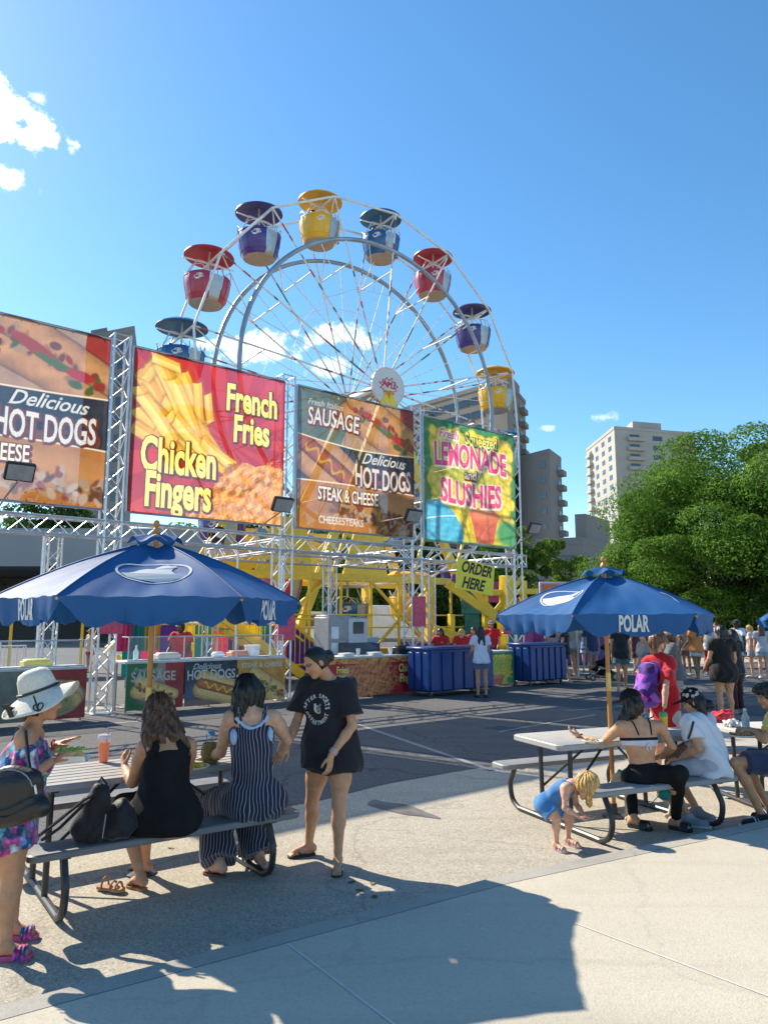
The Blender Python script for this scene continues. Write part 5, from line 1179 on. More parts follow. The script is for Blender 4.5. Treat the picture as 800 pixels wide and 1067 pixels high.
# white container and van behind the ride
p = P(395, 640, 40); mb = MB(); mb.box((p.x, 41, 1.35), (5.0, 2.4, 2.5), rotz(.15), .05)
T = thing('container', 'white container behind the yellow base', 'container', (p.x, 41, 0)); obj('box', mb, M_white, T)
for q in (-1.9, 1.9): mb = MB(); mb.box((p.x+q, 41, .05), (.3, 2.2, .1), rotz(.15)); obj('skid', mb, M_galv, T)
p = P(335, 640, 38); T = thing('white_van', 'small white van behind the yellow fence', 'van', (p.x, 39, 0))
mb = MB(); mb.prism([(p.x-1.0, 38, .4), (p.x+1.0, 38, .4), (p.x+1.0, 38, 1.5), (p.x+.85, 38, 2.25), (p.x-.85, 38, 2.25), (p.x-1.0, 38, 1.5)], (0, 4, 0)); obj('body', mb, M_white, T)
mb = MB(); mb.prism([(p.x-.8, 37.97, 1.5), (p.x+.8, 37.97, 1.5), (p.x+.7, 37.97, 2.1), (p.x-.7, 37.97, 2.1)], (0, -.02, 0)); obj('windscreen', mb, M_dkglass, T)
for q in (-.85, .85):
    for y in (38.7, 41.2): mb = MB(); mb.tube((p.x+q-.1, y, .34), (p.x+q+.1, y, .34), .34, n=16); obj('wheel', mb, M_black, T)
# far rail fence at the left, white
T = thing('crowd_barrier', 'white crowd barrier seen through the glass of the left counter', 'barrier', sp(-3, 8)); mb = MB()
for i in range(40): a = sp(-6+i*.16, 8.); mb.tube(a+UP*.15, a+UP*1.1, .012, n=5)
for z in (.15, 1.1): mb.tube(sp(-6, 8, z), sp(.3, 8, z), .022)
for s_ in (-6, -3, .3): mb.box(sp(s_, 8, .02), (.05, .5, .04), RS); mb.tube(sp(s_, 8, 0), sp(s_, 8, 1.1), .022)
obj('bars', mb, M_white, T)
# cars at the far right
def car(px, Y, col, label, rz=0.):
    x = P(px, 660, Y).x; T = thing('parked_car', label, 'car', (x, Y, 0), rz); M_ = rotz(rz); o = V((x, Y, 0)); c_ = mat('car_paint_'+label.split()[0], col, .3, .1, .03, 2, coat=.6)
    prof = [(-2.1, .35), (-2.15, .75), (-1.9, .92), (-1.15, .98), (-.75, 1.38), (.75, 1.42), (1.35, 1.0), (2.05, .88), (2.15, .5), (2.1, .35)]
    mb = MB(); mb.prism([o+M_@V((a, -.85, b)) for a, b in prof], M_@V((0, 1.7, 0))); obj('body', mb, c_, T)
    for y in (-.86, .86): mb = MB(); mb.prism([o+M_@V((a, y, b)) for a, b in ((-1.05, 1.0), (-.7, 1.32), (.7, 1.35), (1.15, 1.0))], M_@V((0, .01 if y > 0 else -.01, 0))); obj('window', mb, M_dkglass, T)
    for a in (-1.35, 1.35):
        for y in (-.78, .78): mb = MB(); mb.tube(o+M_@V((a, y-.1, .33)), o+M_@V((a, y+.1, .33)), .33, n=16); w_ = obj('wheel', mb, M_black, T); mb = MB(); mb.tube(o+M_@V((a, y-.11, .33)), o+M_@V((a, y+.11, .33)), .18, n=12); obj('hub_cap', mb, M_galv, w_)
    for y in (-.6, .6): mb = MB(); mb.box(o+M_@V((2.12, y, .68)), (.08, .3, .14), M_, .02); obj('headlight', mb, mat('lamp_glass', (.3, .3, .3), .1), T)
car(772, 42, (.45, .02, .02), 'red parked car far behind the man in the white shirt'); car(655, 40, (.6, .6, .6), 'white parked car seen under the right umbrella', .1); car(705, 44, (.5, .52, .55), 'silver parked car behind the crowd under the umbrella tip', -.1)

# ------------------------------------------------------------------ umbrellas
def canopy_mat():
    m = mat('blue_umbrella_cloth', (.012, .095, .27), .62, 0, .10, 3, .25, 200, trans=.10, sheen=.0, spec=.35)
    return m
M_canopy = canopy_mat(); M_wood = mat('varnished_pole_wood', (.50, .21, .035), .4, 0, .2, 5, coat=.3); M_brass = mat('brass_sleeve', (.6, .42, .14), .35, .7)
M_logo = mat('white_canopy_print', (.78, .78, .76), .6, 0, .04, 4, trans=.25)
def umbrella(loc, rz, zr, za, rad, label, logo_pan, pole_top=None, tiltv=None):
    U = thing('market_umbrella', label, 'umbrella', loc, 0, None); L0 = V(loc); n = 6
    c = [L0+V((rad*math.cos(rz+i*math.pi/3), rad*math.sin(rz+i*math.pi/3), zr)) for i in range(n)]
    ap = L0+V((0, 0, za)); vs = []; fs = []
    nr, nw = 16, 20; r0 = .12
    def pt(i, t, w):
        a, b = c[i], c[(i+1) % n]; e = a.lerp(b, w); mid = math.sin(math.pi*w)
        inw = e-ap; p = ap+inw*t; p.z = ap.z-(ap.z-zr)*(t**1.05)
        p.z += .045*math.sin(math.pi*t)*(1-mid)*.9-.022*mid*math.sin(math.pi*t)+.0045*math.sin(w*31+t*5+i)*t*t+.006*math.sin(t*11+w*9+i*2)*mid
        h = (e-L0); h.z = 0; p -= h*.045*mid*t*t
        return p
    val = .175; pans = MB()
    for i in range(n):
        g = []
        for a in range(nr+1): g.append([pt(i, r0+(1-r0)*a/nr, w/nw) for w in range(nw+1)])
        for a in range(1, 4):
            row = []
            for w in range(nw+1):
                b = g[nr][w]; h = (b-L0); h.z = 0; h.normalize(); e_ = min(w, nw-w)/nw; vl = val*min(1, (.10+e_/.17))**.7+.02*math.sin(w*.9+i); row.append(b-V((0, 0, vl*a/3))+h*((.016*math.sin(w*2.1+i*1.7)+.012*math.sin(w*4.4+i))*a/3-.010*a/3)+V((0, 0, .004*math.sin(w*1.3)*a/3)))
            g.append(row)
        o = len(vs); vs += [p for r_ in g for p in r_]; k = nw+1
        fs += [(o+a*k+w, o+a*k+w+1, o+(a+1)*k+w+1, o+(a+1)*k+w) for a in range(nr+3) for w in range(nw)]
    cm = MB().add(vs, fs); me = mesh_from('canopy', cm.v, cm.f, 'auto'); can = put('canopy', me, M_canopy, U)
    bvh = BVHTree.FromPolygons([tuple(v) for v in vs], fs)
    # seams along the ribs
    mb = MB()
    for i in range(n): mb.path([pt(i, r0+(1-r0)*a/8, 0)+UP*.002 for a in range(9)], .006, 5)
    obj('seam', mb, M_canopy, can)
    # vent cap
    mb = MB(); vv = []; ff = []; m_ = 36
    for j, (r_, z) in enumerate(((.02, .03), (.12, -.0), (.21, -.035))):
        for q in range(m_):
            a = 2*math.pi*q/m_+rz; lobe = .5+.5*math.cos(6*(a-rz)); rr = r_*(.9+.1*lobe); vv.append(ap+V((rr*math.cos(a), rr*math.sin(a), z+.03+(j/2)*(-.02+.055*(1-lobe)))))
    for j in range(2): ff += [(j*m_+q, j*m_+(q+1) % m_, (j+1)*m_+(q+1) % m_, (j+1)*m_+q) for q in range(m_)]
    mb.add(vv, ff); obj('vent_cap', mb, M_canopy, U, smooth=True)
    mb = MB()
    for i in range(n):
        mb.tube(ap-V((0, 0, .1)), c[i]-V((0, 0, .02)), .009, n=6); mb.tube(L0+V((0, 0, za-.55)), (ap*.5+c[i]*.5)-V((0, 0, .045)), .007, n=6)
    obj('ribs', mb, M_wood, U)
    mb = MB(); mb.tube(L0+V((0, 0, .0)), L0+V((0, 0, za)), .021, n=14); obj('pole', mb, M_wood, U)
    mb = MB(); mb.tube(L0+V((0, 0, za-.62)), L0+V((0, 0, za-.5)), .036, n=12); mb.tube(L0+V((0, 0, za-.14)), L0+V((0, 0, za-.04)), .04, n=12); obj('hub', mb, M_wood, U)
    mb = MB(); mb.tube(L0+V((0, 0, 1.15)), L0+V((0, 0, 1.32)), .0245, n=14); obj('sleeve', mb, M_brass, U)
    mb = MB(); mb.lathe([(0, .15), (.018, .14), (.026, .12), (.022, .1), (.012, .09), (.03, .065), (.034, .05), (.02, .02), (.0, .02)], L0+V((0, 0, za+.02)), 14); obj('finial', mb, M_wood, U)
    mb = MB(); mb.lathe([(0, 0), (.11, 0), (.11, .012), (.035, .03), (.03, .12), (0, .12)], L0, 20); obj('foot', mb, M_steel_dark, U)
    for i in range(n):
        a = rz+(i+.5)*math.pi/3; nn = V((math.cos(a), math.sin(a), 0)); ux = UP.cross(nn)
        if i in logo_pan:     # oval emblem with a bear on the slope
            mid = c[i].lerp(c[(i+1) % n], .5); ctr_ = ap.lerp(mid, .60); uy = (ap-mid).normalized(); un = ux.cross(uy)
            def q(x, y):
                p = ctr_+ux*x+uy*y; h = bvh.ray_cast(p+un*.3, -un, .6); return (h[0] if h[0] is not None else p)+un*.004
            mb = MB(); k = 40; ring = [[q(.255*s_*math.cos(2*math.pi*j/k), .165*s_*math.sin(2*math.pi*j/k)) for j in range(k)] for s_ in (1, .93)]
            mb.add(ring[0]+ring[1], [(j, (j+1) % k, k+(j+1) % k, k+j) for j in range(k)])
            bear = [(-.19, -.035), (-.15, -.02), (-.12, -.0), (-.09, .03), (-.05, .05), (-.01, .055), (.01, .075), (.04, .095), (.07, .098), (.085, .085), (.115, .078), (.125, .064), (.10, .052), (.09, .03), (.105, .0), (.13, -.02), (.19, -.04), (.155, -.07), (.09, -.092), (.0, -.102), (-.09, -.092), (-.155, -.07)]
            bb = [(x*1.18+.01, y*1.38) for x, y in bear]
            v2 = [V((x, y, 0)) for x, y in bb]
            from mathutils.geometry import tessellate_polygon
            mb.add([q(x, y) for x, y in bb], [tuple(t) for t in tessellate_polygon([v2])])
            pass
            obj('emblem', mb, M_logo, U, smooth=False)
        else:
            mid = c[i].lerp(c[(i+1) % n], .5)-UP*(val*.5); 
            put_text('lettering', 'POLAR', mid, ux, UP, nn, M_logo, U, off=.005, surf=bvh, size=.19, bold=.034, sx=.43, spacing=1.0)
    return U
U1 = V((-1.76, 5.68, 0)); U2 = V((2.15, 7.25, 0))
umbrella(U1, R(-43), 1.97, 2.42, 1.13, 'blue umbrella over the left picnic table', (5, 1, 3))
umbrella(U2, R(-1.5), 1.87, 2.27, 1.05, 'blue umbrella over the right picnic table', (3, 1, 5))
for px, py, Y, l, zt in ((806, 662, 17, 'small blue umbrella cut by the right edge of the photo', 2.1),):
    p = P(px, py, Y); umbrella(V((p.x+.9, Y, 0)), .3, zt-.3, zt+.35, 1.2, l, (0, 2, 4))
# bright blue pop-up canopy behind the right umbrella
p = P(572, 640, 24); T = thing('market_umbrella', 'light blue canopy tip behind the second blue bin and umbrella', 'umbrella', (p.x+1.0, 24.5, 0)); mb = MB()
q = [V((p.x+1+1.5*math.cos(a), 24.5+1.5*math.sin(a), 2.15)) for a in [i*math.pi/4 for i in range(8)]]; t_ = V((p.x+1, 24.5, 3.0)); mb.add(q+[t_]+[a-UP*.2 for a in q]+[t_-UP*.03], [(i, (i+1) % 8, 8) for i in range(8)]+[(i, (i+1) % 8, 9+(i+1) % 8, 9+i) for i in range(8)]+[(9+i, 9+(i+1) % 8, 17) for i in range(8)])
obj('canopy', mb, mat('light_blue_cloth', (.02, .2, .6), .6, trans=.3), T); mb = MB(); mb.tube((p.x+1, 24.5, 0), (p.x+1, 24.5, 2.98), .03); obj('pole', mb, M_alu, T)

# ------------------------------------------------------------------ picnic tables
M_top = mat('grey_recycled_plank', (.34, .33, .31), .55, 0, .1, 8, .15, 60, dirt=.15); M_bench = mat('grey_bench_board', (.15, .155, .165), .5, 0, .12, 8, .15, 60, dirt=.1)
def rounded(mb, c, L, W_, t, M_, r_=.06, n=5):
    pts = []
    for cx, cy, a0 in ((L/2-r_, W_/2-r_, 0), (-L/2+r_, W_/2-r_, 90), (-L/2+r_, -W_/2+r_, 180), (L/2-r_, -W_/2+r_, 270)):
        for k in range(n+1): a = R(a0+90*k/n); pts.append((cx+r_*math.cos(a), cy+r_*math.sin(a)))
    lay = [(-t/2, .006), (-t/2+.006, 0), (t/2-.008, 0), (t/2, .008)]; m = len(pts); vs = []
    for z, ins in lay:
        for x, y in pts: vs.append(V(c)+M_@V((x*(1-2*ins/L), y*(1-2*ins/W_), z)))
    fs = [(l*m+i, l*m+(i+1) % m, (l+1)*m+(i+1) % m, (l+1)*m+i) for l in range(3) for i in range(m)]+[tuple(range(m))[::-1], tuple(range(3*m, 4*m))]
    mb.add(vs, fs); return mb
def picnic(loc, rz, L, label, topm, benchm, planks=1, bench_L=None, ztop_=.76, zb=.45, offs=(.36, .62)):
    T = thing('picnic_table', label, 'picnic table', loc, rz); M_ = rotz(rz); o = V(loc); bL = bench_L or L
    def q(x, y, z): return o+M_@V((x, y, z))
    W_ = offs[0]*2; mb = MB()
    if planks == 1: rounded(mb, q(0, 0, ztop_-.025), L, W_, .05, M_)
    else:
        w_ = W_/planks
        for i in range(planks): rounded(mb, q(0, -W_/2+w_*(i+.5), ztop_-.02+.0005*(i % 2)), L, w_-.007, .04, M_, .008 if 0 < i < planks-1 else .02, 3)
    obj('tabletop', mb, topm, T)
    for sg in (-1, 1):
        mb = MB(); rounded(mb, q(0, sg*offs[1], zb-.022), bL, .26, .044, M_, .06); obj('bench_seat', mb, benchm, T)
    for sx in (-1, 1):
        x = sx*(L/2-.22); mb = MB()
        pts = [q(x, -offs[1]-.02, zb-.05), q(x, -offs[1]-.07, zb-.14), q(x, -offs[1]-.11, .22), q(x, -offs[1]-.08, .09), q(x, -offs[1]+.02, .03), q(x, -offs[1]+.12, .026), q(x, 0, .026)]
        pts += [q(x, y_, z_) for y_, z_ in ((offs[1]-.12, .026), (offs[1]-.02, .03), (offs[1]+.08, .09), (offs[1]+.11, .22), (offs[1]+.07, zb-.14), (offs[1]+.02, zb-.05))]
        # smooth the bends
        sm = []
        for i in range(len(pts)-1):
            p0, p1, p2, p3 = pts[max(i-1, 0)], pts[i], pts[i+1], pts[min(i+2, len(pts)-1)]
            for k in range(4):
                t = k/4; sm.append(.5*((2*p1)+(p2-p0)*t+(2*p0-5*p1+4*p2-p3)*t*t+(3*p1-p0-3*p2+p3)*t**3))
        sm.append(pts[-1]); mb.path(sm, .0245, 9); obj('bent_leg_tube', mb, M_steel_dark, T)
        mb = MB(); 
        for sg in (-1, 1):
            mb.tube(q(x, sg*.20, .04), q(x, sg*.22, ztop_-.05), .021, n=9); mb.box(q(x, sg*(offs[1]), zb-.05), (.05, .22, .008), M_)
        mb.box(q(x, 0, ztop_-.052), (.05, W_*.9, .012), M_); obj('upright', mb, M_steel_dark, T)
        mb = MB()
        for sg in (-1, 1): mb.tube(q(x, sg*.205, .30), q(x-sx*.52, sg*.08, ztop_-.055), .012, n=7)
        obj('diagonal_brace', mb, M_steel_dark, T)
    return T
TA1 = R(35.5); TA2 = R(24)
picnic((-1.765, 5.69, 0), TA1, 1.82, 'picnic table with slatted top under the left umbrella', M_top, M_bench, 7)
picnic((2.10, 7.18, 0), TA2, 1.66, 'picnic table with smooth grey top under the right umbrella', mat('pale_grey_tabletop', (.36, .355, .34), .5, 0, .08, 8, .1, 60, dirt=.12), mat('pale_grey_bench', (.26, .26, .26), .5, 0, .1, 8, .1, 60, dirt=.12), 1)
picnic((4.28, 7.72, 0), R(8), 1.8, 'picnic table at the right edge with bottle and tray on it', mat('whitish_tabletop', (.48, .47, .45), .5, 0, .08, 8, .1, 60), mat('pale_grey_bench', ()), 1)
# joints of the people in front, measured in the photo: (x, y, distance) or ('z', x, height, distance)
PJ = {
 'D': dict(head=(329, 690, 5.74), neck=(342, 708, 5.83), chest=(342, 733, 5.83), belly=(343, 764, 5.84), pelvis=(344, 786, 5.84),
   shR=(321, 716, 5.92), shL=(361, 716, 5.74), elR=(309, 752, 5.86), wrR=(299, 778, 5.72), elL=(367, 756, 5.68), wrL=(345, 787, 5.60),
   hipR=(333, 791, 5.90), hipL=(356, 791, 5.79), knR=(325, 836, 6.00), knL=(353, 838, 5.74), anR=('z', 322, .085, 6.10), anL=('z', 352, .085, 5.74), toeR=('z', 302, .02, 6.03), toeL=('z', 351, .02, 5.60)),
 'C': dict(head=(257, 720, 5.56), neck=(262, 742, 5.50), chest=(262, 768, 5.50), belly=(263, 799, 5.50), pelvis=(265, 831, 5.50),
   shL=(240, 749, 5.47), shR=(286, 749, 5.55), elL=(230, 784, 5.62), wrL=(219, 789, 5.84), elR=(299, 771, 5.66), wrR=(290, 789, 5.84),
   hipL=(252, 835, 5.48), hipR=(279, 834, 5.56), knL=(222, 838, 5.90), knR=(256, 838, 5.96), anL=('z', 229, .09, 5.62), anR=('z', 271, .09, 5.80), toeL=('z', 215, .02, 5.68), toeR=('z', 279, .02, 5.66)),
 'B': dict(head=(165, 741, 5.22), neck=(173, 767, 5.15), chest=(174, 793, 5.13), belly=(172, 823, 5.12), pelvis=(172, 851, 5.10),
   shL=(151, 780, 5.10), shR=(197, 778, 5.22), elL=(138, 815, 5.20), wrL=(130, 799, 5.42), elR=(195, 803, 5.40), wrR=(180, 800, 5.62),
   hipL=(158, 853, 5.14), hipR=(186, 851, 5.12), knL=(128, 846, 5.46), knR=(150, 840, 5.52), anL=('z', 147, .09, 5.36), anR=('z', 152, .09, 5.66), toeL=('z', 136, .02, 5.42), toeR=('z', 137, .02, 5.74)),
 'A': dict(head=(46, 731, 4.42), neck=(34, 758, 4.40), chest=(26, 792, 4.40), belly=(18, 826, 4.40), pelvis=(10, 858, 4.40),
   shR=(26, 770, 4.25), shL=(36, 767, 4.57), elR=(27, 812, 4.24), wrR=(57, 791, 4.36), elL=(38, 800, 4.70), wrL=(60, 776, 4.62),
   hipR=(8, 864, 4.31), hipL=(12, 862, 4.49), knR=(12, 915, 4.33), knL=(16, 906, 4.56), anR=('z', 6, .085, 4.30), anL=('z', 13, .085, 4.56), toeR=('z', 31, .02, 4.32), toeL=('z', 38, .02, 4.58)),
 'E': dict(head=(611, 818, 6.16), neck=(597, 816, 6.22), chest=(588, 822, 6.26), belly=(578, 829, 6.30), pelvis=(571, 838, 6.33),
   shR=(589, 822, 6.17), shL=(597, 818, 6.33), elR=(588, 842, 6.13), wrR=(603, 851, 6.07), elL=(600, 838, 6.30), wrL=(609, 850, 6.18),
   hipR=(570, 842, 6.28), hipL=(575, 840, 6.40), knR=(580, 853, 6.22), knL=(594, 853, 6.36), anR=('z', 579, .055, 6.24), anL=('z', 591, .055, 6.38), toeR=('z', 589, .015, 6.14), toeL=('z', 604, .015, 6.27)),
 'F': dict(head=(657, 733, 6.72), neck=(663, 751, 6.68), chest=(665, 769, 6.66), belly=(668, 790, 6.66), pelvis=(671, 806, 6.64),
   shL=(645, 758, 6.60), shR=(688, 758, 6.74), elL=(626, 776, 6.76), wrL=(605, 768, 6.96), elR=(700, 778, 6.74), wrR=(690, 788, 6.94),
   hipL=(661, 811, 6.60), hipR=(682, 811, 6.70), knL=(655, 812, 7.05), knR=(708, 806, 6.44), anL=('z', 660, .085, 6.88), anR=('z', 703, .085, 6.82), toeL=('z', 677, .02, 6.78), toeR=('z', 719, .02, 6.74)),
 'G': dict(head=(721, 731, 7.02), neck=(727, 748, 6.98), chest=(731, 763, 6.96), belly=(736, 781, 6.94), pelvis=(739, 796, 6.92),
   shL=(717, 754, 6.82), shR=(737, 753, 7.10), elL=(727, 780, 6.76), wrL=(705, 790, 6.90), elR=(714, 776, 7.22), wrR=(699, 788, 7.16),
   hipL=(736, 800, 6.84), hipR=(736, 800, 7.00), knL=(694, 803, 6.98), knR=(700, 800, 7.24), anL=('z', 716, .085, 6.92), anR=('z', 726, .085, 7.16), toeL=('z', 737, .02, 6.84), toeR=('z', 744, .02, 7.04)),
 'H': dict(head=(799, 725, 7.12), neck=(808, 743, 7.08), chest=(812, 757, 7.06), belly=(817, 774, 7.04), pelvis=(820, 788, 7.02),
   shR=(807, 748, 7.20), shL=(809, 750, 6.92), elL=(796, 771, 6.86), wrL=(782, 761, 7.02), elR=(796, 765, 7.30), wrR=(780, 760, 7.24),
   hipR=(818, 792, 7.10), hipL=(818, 794, 6.92), knR=(772, 792, 7.16), knL=(766, 795, 6.90), anR=('z', 802, .085, 7.14), anL=('z', 794, .085, 6.90), toeR=('z', 784, .02, 7.12), toeL=('z', 774, .02, 6.88)),
 'I': dict(head=(685, 668, 8.75), neck=(686, 684, 8.78), chest=(689, 699, 8.78), belly=(692, 717, 8.78), pelvis=(693, 734, 8.78),
   shL=(674, 690, 8.86), shR=(699, 690, 8.70), elL=(676, 714, 8.95), wrL=(690, 730, 8.80), elR=(693, 715, 8.50), wrR=(692, 736, 8.44),
   hipL=(687, 738, 8.84), hipR=(699, 738, 8.72), knL=(686, 777, 8.84), knR=(698, 777, 8.72), anL=('z', 685, .085, 8.86), anR=('z', 699, .085, 8.74), toeL=('z', 690, .02, 8.72), toeR=('z', 706, .02, 8.62)),
}
# ------------------------------------------------------------------ people in front
def W3(t):
    if t[0] == 'z':
        _, px, z, Y = t; zc = Y*math.cos(PITCH)+(z-EYE)*math.sin(PITCH); return V(((px-400)/770*zc, Y, z))
    return P(*t)
def joints(key, face, headup=(0, 0, 1), **k):
    j = {a: W3(b) for a, b in PJ[key].items()}; j['face'] = V(face); j['headup'] = V(headup); j.update(k); return j
def person(j, label, s, w, tone, fem=True, vox=.007, hands=None, lw=1., group=None, name='person', brow=(.03, .02, .015), face=True):
    v, f = body_mesh(j, s, w, fem, vox, hands, face, lw)
    c = skin_col(v, j, tone, s, face, brow)
    b = (j['anL']+j['anR'])*.5; b.z = float(v[:, 2].min()) if v[:, 2].min() > -.05 else 0
    o = put(name, fast_mesh('body', v-np.array(b[:]), f, True, c), skin_mat('skin', (1, 1, 1))); o.location = b
    return tag(o, label, 'person', group)
def hair_cap(j, s, t=.012, hl=.055, low=-.13, cut=None):
    hr, hf, hu = head_frame(j); H = basis(hr, hf, hu); hc = j['head']; hs = s*j.get('hs', 1.)
    cl = ((hc+hf*.078*hs+hu*hl*hs, (hf*.87-hu*.5).normalized()), (hc+hu*low*hs, -hu))
    if cut: cl = ((hc+hf*cut[0]*hs+hu*cut[1]*hs, (hf-hu*cut[2]).normalized()), cl[1])
    return [E(hc+hu*.022*hs-hf*.012*hs, ((.078+t)*hs, (.096+t)*hs, (.096+t)*hs), H, .02, cl), E(hc-hu*.04*hs-hf*.035*hs, (.07*hs, .065*hs, .075*hs), H, .03, cl)], hr, hf, hu, hc, hs
def hair(j, s, m, parent, extra=(), amp=.0035, t=.012, hl=.055, low=-.13, vox=.006, seed=1, cut=None):
    L, hr, hf, hu, hc, hs = hair_cap(j, s, t, hl, low, cut)
    return sdfobj('hair', L+list(extra), vox, m, parent, disp=strands(amp, hc, seed))
HB = hair_mat('black_hair', (.010, .008, .007)); HD = hair_mat('dark_brown_hair', (.022, .013, .008)); HM = hair_mat('brown_highlighted_hair', (.075, .036, .016)); HL = hair_mat('blond_hair', (.50, .29, .09)); HR_ = hair_mat('chestnut_hair', (.12, .05, .025))
S_TAN = (.52, .265, .145); S_LIGHT = (.64, .355, .23); S_WARM = (.57, .295, .165); S_DARK = (.11, .055, .03); S_BROWN = (.30, .15, .08)
M_blk = cloth_mat('black_cloth', (.009, .009, .010), .3, sheen=0.); M_char = cloth_mat('charcoal_jersey', (.022, .021, .027), .15, sheen=.05)
def flipflop(j, a, parent, m, ms, s=1., name='sandal', thick=.016, strap='thong'):
    an, to = j['an'+a], j['toe'+a]; d = V((to.x-an.x, to.y-an.y, 0)).normalized(); n = V((-d.y, d.x, 0)); z0 = min(to.z, .03)-.02*s
    z0 = max(z0, .0); heel = V((an.x, an.y, z0))-d*.055*s; tip = V((to.x, to.y, z0))+d*.018*s; L = (tip-heel).length; pts = []
    for t, w in ((0, .012), (.05, .028), (.18, .034), (.45, .032), (.72, .044), (.9, .038), (.985, .018)): pts.append(heel+d*L*t+n*w*s)
    for t, w in ((.985, .018), (.9, .038), (.72, .044), (.45, .032), (.18, .034), (.05, .028), (0, .012)): pts.append(heel+d*L*t-n*w*s)
    mb = MB(); mb.prism(pts, (0, 0, thick*s)); o = obj(name, mb, m, parent)
    mb = MB(); mid = heel+d*L*.52; top_ = V((0, 0, .058*s))
    if strap == 'thong':
        tip_ = heel+d*L*.84+V((0, 0, .03*s))
        for q in (-1, 1): mb.path([mid+n*q*.036*s+V((0, 0, .012)), mid+d*.035*s+n*q*.028*s+top_*.85, tip_], .0065*s, 6)
    elif strap == 'wide':
        for dd in (.0, .022, .044):
            c = heel+d*(L*.58+dd*s); mb.path([c+n*math.cos(t)*.046*s+V((0, 0, .01+math.sin(t)*.056*s)) for t in [math.pi*i/8 for i in range(9)]], .0125*s, 6)
    elif strap == 'straps':
        for dd, hh in ((-.0, .05), (.045, .05), (-.075, .07)):
            c = heel+d*(L*.6+dd*s); mb.path([c+n*math.cos(t)*.04*s+V((0, 0, .01+math.sin(t)*hh*s)) for t in [math.pi*i/8 for i in range(9)]], .008*s, 6)
    obj('strap', mb, ms, o); return o
def sneaker(j, a, parent, m, msole, s=1., stripes=None):
    an, to = j['an'+a], j['toe'+a]; d = V((to.x-an.x, to.y-an.y, 0)).normalized(); h = V((an.x, an.y, .045*s))-d*.05*s; t = V((to.x, to.y, .036*s))
    L = [C(h, t-d*.02*s, .044*s, .036*s, .03, ((V((0, 0, .018*s)), V((0, 0, -1))),)), C(h, an+V((0, 0, .01)), .044*s, .045*s, .03, ((an+V((0, 0, .03*s)), V((0, 0, 1))), (V((0, 0, .018*s)), V((0, 0, -1))))), C(an-V((0, 0, .02*s)), t-d*.09*s, .04*s, .036*s, .03, ((an+V((0, 0, .03*s)), V((0, 0, 1))),))]
    o = sdfobj('shoe', L, .007, m, parent); L = [C(V((h.x, h.y, .02*s)), V((t.x, t.y, .02*s)), .046*s, .042*s, .01, ((V((0, 0, .026*s)), V((0, 0, 1))), (V((0, 0, .001)), V((0, 0, -1)))))]
    sdfobj('sole', L, .006, msole, o)
    if stripes:
        n = V((-d.y, d.x, 0)); mb = MB()
        for k in range(3):
            c = h+d*(.085+.028*k)*s; mb.path([c+n*math.cos(t_)*.047*s+V((0, 0, -.01+math.sin(t_)*.052*s))+d*(.02*math.cos(t_)*0) for t_ in [math.pi*i/10 for i in range(11)]], .0055*s, 5)
        obj('stripes', mb, stripes, o)
    return o
def ray_surface(o):
    M = world_matrix(o); vs = [M@v.co for v in o.data.vertices]; return BVHTree.FromPolygons(vs, [tuple(p.vertices) for p in o.data.polygons])
def bracelet(p, d, r, m, parent, n=1, t=.004):
    d = V(d).normalized(); u = d.orthogonal().normalized(); w = d.cross(u); mb = MB()
    for k in range(n): mb.path([p+d*k*.012+(u*math.cos(a)+w*math.sin(a))*r for a in [i*math.pi/9 for i in range(18)]], t, 6, True)
    return obj('bracelet', mb, m, parent)

# --- D: woman standing in a charcoal T-shirt
j = joints('D', (-.80, -.50, -.50), (-.35, -.1, 1)); s = .95
o = person(j, 'standing woman with black bun in a long charcoal printed T-shirt, looking down', s, 1.06, S_WARM, True, .0065,
           {'L': dict(d=(-.12, -.1, -1), n=(-.9, .5, .0), curl=.45, thumb=-1), 'R': dict(d=(-.5, -.35, -.6), n=(-.2, .6, -.5), curl=.5, thumb=1)})
hr, hf, hu = head_frame(j); hc = j['head']
hair(j, s, HB, o, [E(hc-hf*.125*s-hu*.015*s, (.046, .042, .048), basis(hr, hf, hu), .015), C(hc-hf*.08*s, hc-hf*.12*s-hu*.01*s, .04, .03, .02)], .002, .005, .034, -.06, cut=(.066, .098, .42))
L_, sb = top(j, s, 1.10, .026, True, .74, .105, .07, .05, .068, (0, 0, -1)); hem_ = ((j['pelvis']-V((0, 0, .105*s)), V((0, 0, -1))),); L_ += [C(j['hip'+a], j['hip'+a]-V((0, 0, .12)), .125, .125, .06, hem_) for a in 'LR']+[E(j['belly'], (.185, .15, .2), torso_frames(j)[0][3], .08, hem_)]
tee = sdfobj('tshirt', L_, .0075, M_char, o, folds(.020, .6, seed=1), sb)
bv = ray_surface(tee); A_, B_ = torso_frames(j); cc = j['chest']+A_[1]*.3-A_[2]*.03; ux, uy, un = A_[0]*-1, A_[2], A_[1]
M_tprint = mat('cream_shirt_print', (.62, .6, .54), .7)
def on(p, off=.003):
    h = bv.ray_cast(p+un*.2, -un, 1.2); return (h[0] if h[0] is not None else p)+un*off
mb = MB()
def arc_text(body, r_, a0, a1, size, flip=False):
    n = len(body)
    for i, ch in enumerate(body):
        if ch == ' ': continue
        a = a0+(a1-a0)*(i+.5)/n; v, f = text_mesh(ch, size, .03, .85); rx, ry = (math.cos(a), math.sin(a)); tx, ty = (ry, -rx) if not flip else (-ry, rx); nx, ny = (rx, ry) if not flip else (-rx, -ry)
        mb.add([on(cc+ux*(rx*r_+tx*q[0]+nx*q[1])+uy*(ry*r_+ty*q[0]+ny*q[1])) for q in v], f)
